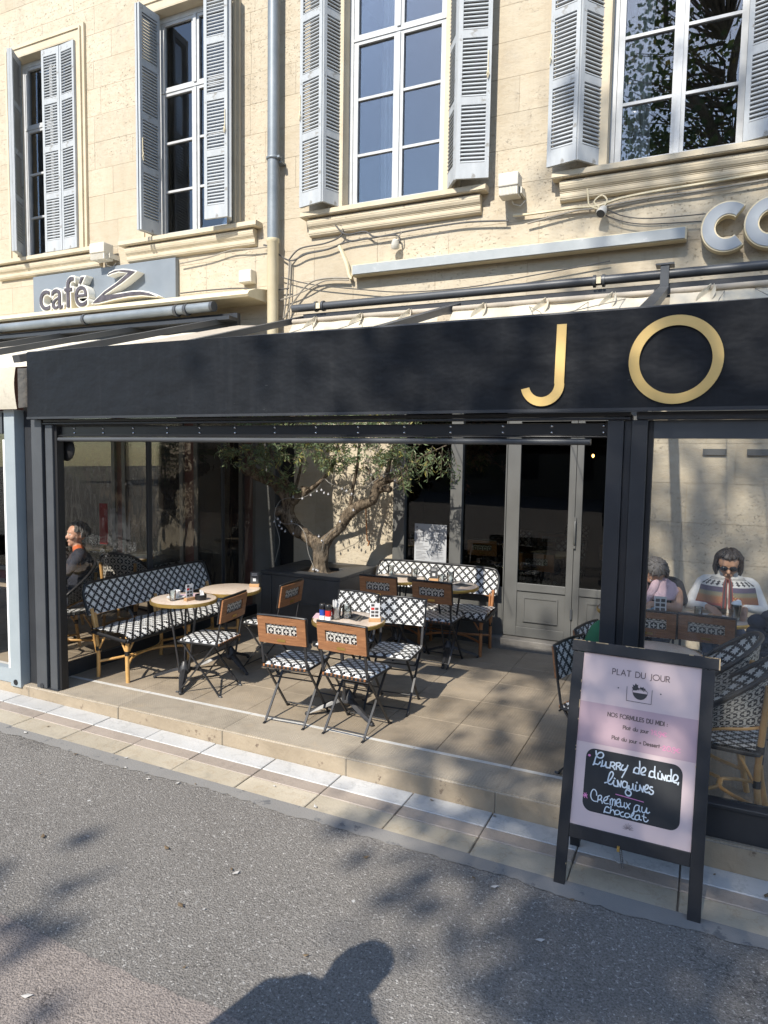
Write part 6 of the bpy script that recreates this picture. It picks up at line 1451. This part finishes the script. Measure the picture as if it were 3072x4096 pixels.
def hand(w_, d_, up_, side, sk=0, curl=.5):
    """palm + five fingers + thumb from wrist w_ along d_, palm normal up_ (back of the hand)"""
    w_, d_, u = Vector(w_), Vector(d_).normalized(), Vector(up_).normalized(); s_ = d_.cross(u).normalized()*side; u = s_.cross(d_)*side
    P = [('c', tuple(w_), tuple(w_+d_*.05), .024, .026, sk), ('c', tuple(w_+d_*.05-s_*.016), tuple(w_+d_*.075-s_*.016), .018, .017, sk), ('c', tuple(w_+d_*.05+s_*.016), tuple(w_+d_*.072+s_*.018), .018, .016, sk)]
    for k, L in enumerate((.070, .078, .072, .056)):
        o = w_+d_*.082+s_*(-.031+.0205*k); a = (d_*math.cos(curl*.7)-u*math.sin(curl*.7)); b_ = (d_*math.cos(curl*1.7)-u*math.sin(curl*1.7))
        m_ = o+a*L*.52; P += [('c', tuple(o-d_*.01), tuple(m_), .0098, .009, sk), ('c', tuple(m_), tuple(m_+b_*L*.5), .009, .0075, sk)]
    th = w_+d_*.03-s_*.03; m_ = th+(d_*.7-s_*.5-u*.25).normalized()*.038; P += [('c', tuple(th+s_*.01), tuple(m_), .013, .0105, sk), ('c', tuple(m_), tuple(m_+(d_*.95-u*.3).normalized()*.03), .0105, .0085, sk)]
    return P
def eyes(t, f, M3, m_white, m_dark):
    b = MB()
    for s_ in (-1, 1): b.sphere(f(s_*.033, .074, .012), .0115, 10, 7, 0); b.sphere(f(s_*.033, .0815, .011), .0055, 8, 6, 1)
    b.build('eye', [m_white, m_dark], t, smooth=60)
def hairshell(t, f, m_, cut, sc=(1.12, 1.12, 1.14), amp=.012, long_=0, seed=0, fr=.05):
    b = MB(); nu, nv = 36, 24; vs_, ok = [], []
    for j in range(nv+1):
        for i in range(nu):
            a = -math.pi/2+math.pi*j/nv; g = 2*math.pi*i/nu; x, y, z = math.cos(a)*math.cos(g), math.cos(a)*math.sin(g), math.sin(a)
            n_ = amp*mnoise.noise(Vector((x*5+seed, y*5, z*2)))+amp*.6*mnoise.noise(Vector((x*16, y*16, z*5+seed)))
            X = Vector((x*(.088*sc[0]+n_), -.008+y*(.098*sc[1]+n_), .022+z*(.100*sc[2]+n_)))
            if long_ and z < 0: X.z -= long_*(-z); X.x *= 1+.10*(-z)
            vs_.append(f(*X)); ok.append(not cut(x, y, z))
    fs = []
    for j in range(nv):
        for i in range(nu):
            q = (j*nu+i, j*nu+(i+1) % nu, (j+1)*nu+(i+1) % nu, (j+1)*nu+i)
            if all(ok[k] for k in q): fs.append(q)
    b.add(vs_, fs)
    rg = random.Random(seed)
    for k in range(150):
        g = rg.uniform(0, 2*math.pi); a0 = rg.uniform(.5, 1.4); pts = []
        for q in range(7):
            a = a0-q*.3; x, y, z = math.cos(a)*math.cos(g), math.cos(a)*math.sin(g), math.sin(a)
            if cut(x, y, z): break
            k_ = 1.01+.02*rg.random(); X = Vector((x*.088*sc[0]*k_, -.008+y*.098*sc[1]*k_, .022+z*.100*sc[2]*k_))
            if long_ and z < 0: X.z -= long_*(-z); X.x *= 1+.10*(-z)
            pts.append(f(*(X+Vector((rg.gauss(0, .004), rg.gauss(0, .004), 0))))); g += rg.gauss(0, .05)
        if len(pts) > 2: b.tube(pts, [.0035]*(len(pts)-1)+[.001], 5, smooth_path=2)
    o = b.build('hair', m_, t, smooth=80); sd = o.modifiers.new('thick', 'SOLIDIFY'); sd.thickness = .012; sd.offset = -1; return o
SKIN = mat('skin_tan', (.38,.21,.13), (.43,.25,.16), 20, .5); SKIN2 = mat('skin_fair', (.52,.28,.19), (.58,.33,.23), 20, .5)
HAIRD = mat('dark_brown_hair', (.018,.013,.011), (.03,.022,.018), 30, .42, bump=.5, bsc=120, stretch=(1,1,.2)); HAIRG = mat('greying_hair', (.05,.045,.042), (.14,.13,.125), 40, .5, bump=.5, bsc=120)
NAVY = mat('navy_cloth', (.018,.022,.035), (.028,.032,.048), 9, .85, bump=.3, bsc=25); DARKCL = mat('dark_cloth', (.015,.016,.018), (.025,.026,.03), 9, .9, bump=.3, bsc=25)
JEANS = mat('blue_denim', (.05,.08,.15), (.08,.12,.2), 20, .85); ORANGE = mat('orange_shirt', (.55,.13,.04), rough=.8); WHITEK = mat('white_knit', (.55,.55,.54), (.63,.63,.62), 30, .95, bump=.6, bsc=90)
PINKK = mat('pale_pink_knit', (.52,.36,.40), (.60,.44,.48), 12, .95, bump=.6, bsc=70); LENS = mat('dark_lens', (.006,.006,.007), rough=.08); EYEW = mat('eye_white', (.6,.58,.55), rough=.3); SHOE = mat('dark_shoe', (.02,.018,.016), rough=.5)
def seated(top, leg, lean=0.0, sk=0, hand_l=None, hand_r=None, shx=.185, armm=None):
    y0 = lean; am = top if armm is None else armm
    P = [('e', (0, -.02, .50), (.17, .14, .10), leg), ('c', (0, -.01, .52), (0, y0*.5, .72), .135, .125, top), ('c', (-.07, y0*.8, .86), (.07, y0*.8, .86), .115, .115, top), ('c', (-shx+.03, y0*.95, .945), (shx-.03, y0*.95, .945), .062, .062, top), ('c', (0, y0, .95), (0, y0+.025, 1.05), .052, .05, sk)]
    for s_ in (-1, 1):
        P += [('c', (s_*.09, .02, .50), (s_*.11, .42, .50), .085, .062, leg), ('c', (s_*.11, .42, .49), (s_*.11, .40, .10), .058, .042, leg), ('c', (s_*.11, .37, .045), (s_*.12, .53, .035), .040, .034, 4)]
        w_ = hand_l if s_ < 0 else hand_r
        sh = Vector((s_*shx, y0*.95, .93)); w_ = Vector(w_); mid = (sh+w_)/2; el = mid+Vector((s_*.11, -.02, -.10))
        P += [('c', tuple(sh), tuple(el), .055, .042, am), ('c', tuple(el), tuple(w_), .040, .028, am)]
    return P
def circ_sheet(t, rings, m_, name, nseg=48, wob=.006, open_front=0, seed=0, vh=1.0):
    b = MB(); nr = len(rings)
    def fn(a, c):
        k = c*(nr-1); i = min(int(k), nr-2); f_ = k-i
        z, rx, ry, cy = [rings[i][q]*(1-f_)+rings[i+1][q]*f_ for q in range(4)]
        g = math.pi/2+open_front+(2*math.pi-2*open_front)*a
        wv = 1+wob*10*c*(.5*math.sin(g*7+seed)+.5*mnoise.noise(Vector((math.cos(g)*3, math.sin(g)*3, seed))))
        return (rx*math.cos(g)*wv, cy+ry*math.sin(g)*wv, z-.05*c*abs(math.sin(g))*0)
    b.sheet(fn, nseg, (nr-1)*4, 1.0, vh); o = b.build(name, m_, t, smooth=80); sd = o.modifiers.new('thick', 'SOLIDIFY'); sd.thickness = .006; return o
def poncho_mat():
    t = NT('patterned_poncho'); uv = t.coord('uv'); sp = t.n('SeparateXYZ'); t.l(uv, sp.inputs[0]); u, v = sp.outputs[0], sp.outputs[1]
    W, K, PU, RD, GR = (.50,.50,.48), (.05,.05,.055), (.10,.085,.125), (.22,.06,.05), (.13,.145,.13)
    band = lambda a, b_: t.math('MULTIPLY', t.math('GREATER_THAN', v, a), t.math('LESS_THAN', v, b_))
    c = t.mix(0.0, W, W)
    z1 = t.math('GREATER_THAN', t.math('SINE', t.math('MULTIPLY', u, 500)), .0)
    c = t.mix(t.math('MULTIPLY', band(.34, .39), z1), c, K); c = t.mix(band(.41, .425), c, K)
    bl_ = t.n('TexVoronoi'); bl_.inputs['Scale'].default_value = 1.0
    cmb = t.n('CombineXYZ'); t.l(t.math('MULTIPLY', u, 40), cmb.inputs[0]); t.l(t.math('MULTIPLY', v, 16), cmb.inputs[1]); t.l(cmb.outputs[0], bl_.inputs['Vector'])
    fig = t.math('LESS_THAN', t.math('ABSOLUTE', t.math('SUBTRACT', t.math('FRACT', t.math('MULTIPLY', u, 26)), .5)), t.math('MULTIPLY_ADD', t.math('SINE', t.math('MULTIPLY', v, 90)), .12, .26))
    c = t.mix(t.math('MULTIPLY', band(.455, .615), t.math('MULTIPLY', fig, t.math('GREATER_THAN', bl_.outputs['Distance'], .22))), c, K)
    c = t.mix(band(.635, .72), c, PU); c = t.mix(band(.72, .80), c, GR)
    dt = t.math('GREATER_THAN', t.math('MULTIPLY', t.math('SINE', t.math('MULTIPLY', u, 420)), t.math('SINE', t.math('MULTIPLY', v, 110))), .25)
    c = t.mix(band(.80, .97), c, RD); c = t.mix(t.math('MULTIPLY', band(.73, .92), dt), c, (.45,.32,.12)); c = t.mix(band(.955, 1.1), c, K)
    fr = t.math('LESS_THAN', t.math('MINIMUM', u, t.math('SUBTRACT', 1.0, u)), .022); c = t.mix(fr, c, RD)
    fr2 = t.math('LESS_THAN', t.math('ABSOLUTE', t.math('SUBTRACT', t.math('MINIMUM', u, t.math('SUBTRACT', 1.0, u)), .012)), .005); c = t.mix(fr2, c, K)
    t.base(c); t.set(.95); t.bump(t.noise(t.coord('obj'), 160, 3), .5); return t.m
# woman in a patterned poncho, facing the street
H, hf, M3 = headparts((0, .115, 1.105), 0, R(22))
P = seated(1, 3, .07, 0, (-.13, .33, .80), (.16, .33, .79)) + H + hand((-.13, .33, .80), (.35, .8, -.5), (0, .4, 1), -1, 0, .6) + hand((.16, .33, .79), (-.75, .55, -.25), (0, .3, 1), 1, 0, .5)
wo = person('person in a patterned grey poncho and dark sunglasses, eating behind the clear screen', (.225, 6.33, .02), R(180), P, [SKIN, WHITEK, WHITEK, JEANS, SHOE])
hairshell(wo, hf, HAIRD, lambda x, y, z: y > .34 and z < .55 and abs(x) < .86 or z < -.86 or (z < -.30 and y > .30), (1.13, 1.12, 1.10), .006, .085, 2)
b = MB()
for s_ in (-1, 1): b.sphere(hf(s_*.034, .090, .012), (.030, .012, .020), 12, 8)
b.tube([hf(-.012, .098, .018), hf(.012, .098, .018)], .004, 6)
for s_ in (-1, 1): b.tube([hf(s_*.062, .085, .016), hf(s_*.084, -.01, .022)], .0035, 6)
b.build('sunglasses', LENS, wo, smooth=60)
circ_sheet(wo, [(1.055, .060, .060, .085), (1.02, .080, .075, .07), (.985, .140, .10, .065), (.945, .200, .135, .075), (.86, .235, .175, .085), (.77, .270, .21, .095)], poncho_mat(), 'poncho', 64, .004, .03, 1)
# person in a dark tee with a pink knit over the shoulders, head bowed
H, hf, M3 = headparts((-.02, .15, 1.03), R(18), R(52))
P = seated(1, 2, .10, 0, (-.02, .34, .80), (.20, .30, .80), armm=0) + H + hand((-.02, .34, .80), (.3, .85, -.35), (0, .3, 1), -1, 0, .7) + hand((.20, .30, .80), (-.5, .75, -.2), (.2, .3, 1), 1, 0, .6)
for s_ in (-1, 1): P.append(('c', (s_*.185, .095, .93), (s_*.225, .10, .82), .062, .058, 1))
pk = person('person in a dark tee, pale pink knit over the shoulders, head bowed over a bowl', (-.335, 6.22, .0), R(176), P, [SKIN, DARKCL, NAVY, NAVY, SHOE])
hairshell(pk, hf, HAIRG, lambda x, y, z: y > .45 and z < .5 or z < -.75, (1.12, 1.12, 1.1), .008, .06, 5)
eyes(pk, hf, M3, EYEW, LENS)
circ_sheet(pk, [(1.03, .065, .065, .105), (1.0, .10, .085, .10), (.955, .20, .115, .10), (.90, .235, .145, .095), (.83, .20, .17, .12)], PINKK, 'pink_knit', 48, .012, .18, 3)
b = MB(); b.tube([(-.05, .19, .99), (-.03, .235, .92), (.0, .25, .84), (.02, .25, .78)], [.03, .036, .032, .02], 10, smooth_path=4); b.tube([(.06, .18, .99), (.05, .23, .92), (.04, .24, .85)], [.03, .034, .02], 10, smooth_path=4); b.build('knit_sleeve', PINKK, pk, smooth=80)
# man next door
H, hf, M3 = headparts((0, .035, 1.13), R(18), R(2))
P = seated(1, 2, .02, 0, (-.10, .34, .78), (.14, .33, .78)) + H + hand((-.10, .34, .78), (.2, .9, -.1), (0, .2, 1), -1, 0, .6) + hand((.14, .33, .78), (-.3, .9, -.1), (0, .2, 1), 1, 0, .6)
P += [('c', (-.035, .03, .99), (.035, .03, .99),   .050, .050, 3)]
mn = person('person with short greying hair, dark jacket and orange collar seated behind the left screen', (-5.50, 4.80, .02), R(138), P, [SKIN2, NAVY, NAVY, ORANGE, SHOE])
hairshell(mn, hf, HAIRG, lambda x, y, z: (y > .45 and z < .72) or z < -.45 or (y > .05 and z < .05), (1.05, 1.06, 1.07), .006, 0, 8); eyes(mn, hf, M3, EYEW, LENS)
tag((lambda b: (b.box(-6.335, -6.225, 5.79, 5.81, .90, 1.37), b)[1])(MB()).build('red_panel', mat('dull_red', (.22,.02,.022), (.28,.03,.03), 9, .8)), 'narrow upright red panel seen dimly through the left screen', 'panel')
# standing photographer whose shadow lies on the road (outside the frame)
def standing(top, leg, sk):
    P = [('e', (0, 0, .93), (.165, .12, .11), leg), ('c', (0, 0, .98), (0, .01, 1.18), .135, .14, top), ('c', (-.09, 0, 1.30), (.09, 0, 1.30), .125, .125, top), ('c', (-.17, 0, 1.405), (.17, 0, 1.405), .06, .06, top), ('c', (.02, 0, 1.42), (.06, .02, 1.52), .062, .058, sk), ('c', (-.12, -.01, 1.445), (.13, -.01, 1.455), .07, .07, top)]
    for s_ in (-1, 1):
        P += [('c', (s_*.09, 0, .90), (s_*.10, .02, .50), .088, .062, leg), ('c', (s_*.10, .02, .50), (s_*.105, -.01, .09), .058, .045, leg), ('c', (s_*.105, -.04, .045), (s_*.12, .12, .04), .042, .036, 4),
              ('c', (s_*.205, 0, 1.39), (s_*.25, .0, 1.12), .058, .045, top), ('c', (s_*.25, .0, 1.12), (s_*.25, .05, .88), .043, .03, top)]
    return P + hand((-.25, .05, .88), (0, .1, -1), (-1, 0, 0), -1, sk, .5) + hand((.25, .05, .88), (0, .1, -1), (1, 0, 0), 1, sk, .5)
H, hf, M3 = headparts((.04, .05, 1.575), 0, R(5))
ph = person('standing person in a dark coat outside the frame, whose shadow falls on the road', (-1.39, .60, zr(-1.36)), R(0), standing(1, 2, 0)+H, [SKIN2, DARKCL, NAVY, NAVY, SHOE], .011)
hairshell(ph, hf, HAIRD, lambda x, y, z: y > .35 and z < .5 or z < -.7, (1.15, 1.15, 1.14), .015, .03, 6)
# navy quilted jacket hanging at the right edge
t = thing('quilted_jacket', 'navy quilted jacket hanging at the right edge behind the rattan armchairs', 'jacket', (.56, 5.35, .4))
b = MB()
for k in range(6):
    z = .08+.085*k; b.sphere((.01*math.sin(k*2), .01*math.cos(k*3), z), (.17-.008*abs(k-2), .10, .055), 16, 8)
b.build('body', NAVY, t, smooth=60)
b = MB()
for k in range(5): b.sphere((-.17-.006*k, -.02, .46-.08*k), (.062, .065, .052), 12, 8)
b.build('sleeve', NAVY, t, smooth=60)
t2 = copy_tree(fc); t2.location = (.58, 5.45, 0); t2.rotation_euler = (0, 0, R(160)); t2['label'] = 'folding chair under the navy quilted jacket at the right edge'
b = MB(); b.tube([(-.60, 4.42, .60), (-.585, 4.45, .74), (-.54, 4.5, .86), (-.48, 4.52, .93)], [.05, .07, .075, .04], 12, smooth_path=4)
MT['green'] = mat('green_cloth', (.015,.10,.045), (.02,.13,.06), 8, .8); tag(b.build('green_bag', MT['green'], smooth=60), 'green bag strap or cushion showing beside the black post', 'bag')
# ---------------------------------------------------------------- inside the restaurant
EM = NT('warm_filament'); e_ = EM.n('Emission'); e_.inputs[0].default_value = (1, .42, .12, 1); e_.inputs[1].default_value = 14; EM.l(e_.outputs[0], EM.out.inputs[0])
for k, (x, y, z, lb) in enumerate([(-1.95, 8.9, 2.30, 'bare glowing bulb hanging inside behind the left door leaf'), (-1.30, 9.2, 2.02, 'bare glowing bulb hanging inside behind the right door leaf')]):
    t = thing('pendant_bulb', lb, 'pendant lamp', (x, y, z), 0, 'glowing pendant bulbs inside')
    b = MB(); b.sphere((0, 0, 0), (.016, .016, .024), 10, 7); b.build('bulb', EM.m, t, smooth=60)
    b = MB(); b.tube([(0, 0, .02), (0, 0, .06)], .014, 8); b.tube([(0, 0, .06), (0, 0, 3.25-z)], .003, 4); b.build('cord', MT['blackpl'], t)
b = MB(); random.seed(5)
for q in range(150):
    p = Vector((-2.75+random.gauss(0, .28), 7.9+random.gauss(0, .2), 2.15+random.gauss(0, .17))); leaves(b, p, (random.gauss(0, 1), random.gauss(0, 1), random.gauss(-.2, 1)), 10, .09, .03, .18)
t = thing('dried_flowers', 'hanging bunch of reddish dried flowers inside behind the glass', 'flowers', (-2.75, 7.9, 2.1)); b.build('blossom', MT['pinkleaf'], t, world=True)

# ================================================================== TREES AND TOWN BEHIND THE CAMERA (shade, reflections)
def plane_tree(base, H_, limbs_, clusters, label, seed, rt=.32):
    random.seed(seed)
    t = thing('plane_tree', label, 'tree', base, 0, 'plane trees on the far side of the street')
    B = MB(); bx_, by_, bz_ = base
    for pts, rr in limbs_: 
        n0 = len(B.v); B.tube([Vector(p) for p in pts], rr, 12, smooth_path=5)
        for i in range(n0, len(B.v)):
            p = Vector(B.v[i]); d_ = mnoise.noise_vector(p*1.7)*.05; B.v[i] = tuple(p+d_)
    B.build('trunk', MT['bark'], t, world=True, smooth=80)
    L = MB()
    for c, r_, n in clusters:
        c = Vector(c)
        for k in range(n):
            p = c+Vector((random.gauss(0, r_), random.gauss(0, r_*1.1), random.gauss(0, r_*.8)))
            v = Vector((random.gauss(0, 1), random.gauss(0, 1), random.gauss(-.5, .8))).normalized(); nn = v.cross(Vector((random.gauss(0, 1), random.gauss(0, 1), random.gauss(0, 1))))
            if nn.length < .01: continue
            nn.normalize(); s_ = random.uniform(.10, .20)
            L.add([p, p+v*s_*.45+nn*s_*.5, p+v*s_, p+v*s_*.45-nn*s_*.5], [(0, 1, 2, 3)])
    L.build('crown', MT['planeleaf'], t, world=True); return t
# clusters are laid out along the light: (X, W) -> point at depth y ; X = x-.1017 y, W = z+.9266 y
def sunpt(X, W, y): return (X+.1017*y, y, W-.9266*y)
random.seed(11); CL = []; TW = []
def scat(n, x0, x1, w0, w1, y0, y1, r_, m_, dens=None):
    k = 0
    while k < n:
        X, W_, y = random.uniform(x0, x1), random.uniform(w0, w1), random.uniform(y0, y1)
        if dens and random.random() > dens(X, W_): continue
        CL.append((sunpt(X, W_, y), r_*random.uniform(.7, 1.3), m_)); k += 1
sm01 = lambda a, b_, x: max(0, min(1, (x-a)/(b_-a)))
scat(54, -2.15, 1.0, 3.2, 5.2, -10, -6.5, .27, 30, lambda X, W_: (.25+.75*sm01(-2.3, -1.2, X))*(.22 if -1.0 < X < 0 and W_ < 4.4 else 1))          # terrace right, step
scat(36, -2.1, 1.0, .9, 3.1, -10, -6.5, .26, 30, lambda X, W_: 0 if (W_ < 2.62 and X < -.85) else (.35+.65*sm01(-2.1, -.9, X))*(.4 if X > -.5 else 1))                 # road right
scat(12, -3.5, -2.75, .35, 1.45, -9, -6.5, .25, 34)                                                          # road lower left
scat(30, -3.6, 1.2, 5.3, 6.6, -10, -6.5, .32, 20, lambda X, W_: .35+.65*sm01(-3.6, -1.5, X))             # fascia
scat(24, -1.5, 1.5, 6.6, 9.0, -10, -6.5, .34, 20)                                                          # right wall, door
scat(30, -2.4, 1.8, 9.0, 11.4, -10, -7, .4, 24, lambda X, W_: .25+.75*sm01(-2.6, -.2, X))              # wall under the sills
scat(22, -1.4, 2.0, 11, 14, -10, -7, .46, 24, lambda X, W_: .3+.7*sm01(-1.5, .6, X))
zb = zr(.7)
LB = [([(.7, -8.1, zb-.3), (.65, -8.1, 1.5), (.55, -8.1, 4.5), (.4, -8.0, 7.0), (.15, -7.9, 9.9)], [.36, .30, .27, .24, .21])]
LB.append(([(.15, -7.9, 9.8), (-.3, -7.8, 11.3), (-.95, -7.7, 12.5), (-1.4, -7.7, 14.0), (-1.5, -7.8, 15.6)], [.19, .15, .12, .08, .05]))
LB.append(([(.15, -7.9, 9.8), (.42, -8.0, 11.6), (.3, -8.1, 13.4), (.7, -8.2, 15.2), (.8, -8.3, 17.5)], [.18, .14, .11, .08, .05]))
LB.append(([(-.6, -7.75, 11.9), (-1.1, -7.6, 12.1), (-1.8, -7.5, 12.8)], [.08, .06, .03]))
for c, r_, n in CL:
    c = Vector(c); z0 = min(max(6.8, c.z-1.2), 14); s_ = Vector((.35-.04*(z0-7), -7.95, z0)); md = s_.lerp(c, .5)+Vector((0, 0, -.15))
    LB.append(([tuple(s_), tuple(md), tuple(c)], [.035, .02, .008]))
plane_tree((.7, -8.1, zb), 16, LB, CL, 'tall plane tree across the street whose branches are mirrored in the right-hand window', 31)
def generic_tree(x, y, seed, lab):
    random.seed(seed); z = zr(x); cl = [((x+random.gauss(0, 1.7), y+random.gauss(0, 1.4), 6.5+random.uniform(-2, 3.2)), .5, 26) for k in range(46)]
    lb = [([(x, y, z-.3), (x+.1, y, 2), (x, y, 4.5), (x+.2, y, 7)], [.3, .24, .2, .12])]+[([(x+.05, y, 4.4), tuple(Vector((x, y, 4.8)).lerp(Vector(c), .6)), c], [.07, .04, .01]) for c, _, _ in cl[:20]]
    plane_tree((x, y, z), 9, lb, cl, lab, seed)
generic_tree(7.5, -9.5, 41, 'plane tree across the street, far right of the camera'); generic_tree(-15.5, -12.5, 43, 'plane tree across the street, far left of the camera')
MT['farwall'] = mat('shaded_render', (.16,.14,.11), (.2,.17,.14), 1, .9)
ob = thing('town_house', 'shaded town house across the street behind the camera', 'building', (-4, -24, -.3))
b = MB(); b.box(-34, 26, -34, -24, -1.2, 8.2); b.build('wall', MT['farwall'], ob, world=True)
b = MB(); b.prism([(-34.4, 8.2), (-23.6, 8.2), (-29, 10.2)], -34.5, 26.5, axis='x'); b.build('roof', MT['bamboo_d'], ob, world=True)
wq = MB(); wq.box(-.55, .55, 0, .02, 0, 2.1); wqm = wq.mesh('window', MT['dark_room'])
for i in range(20):
    for z in (.9, 4.6): inst('window', wqm, ob, (-28.4+2.95*i, .002, z+.3))
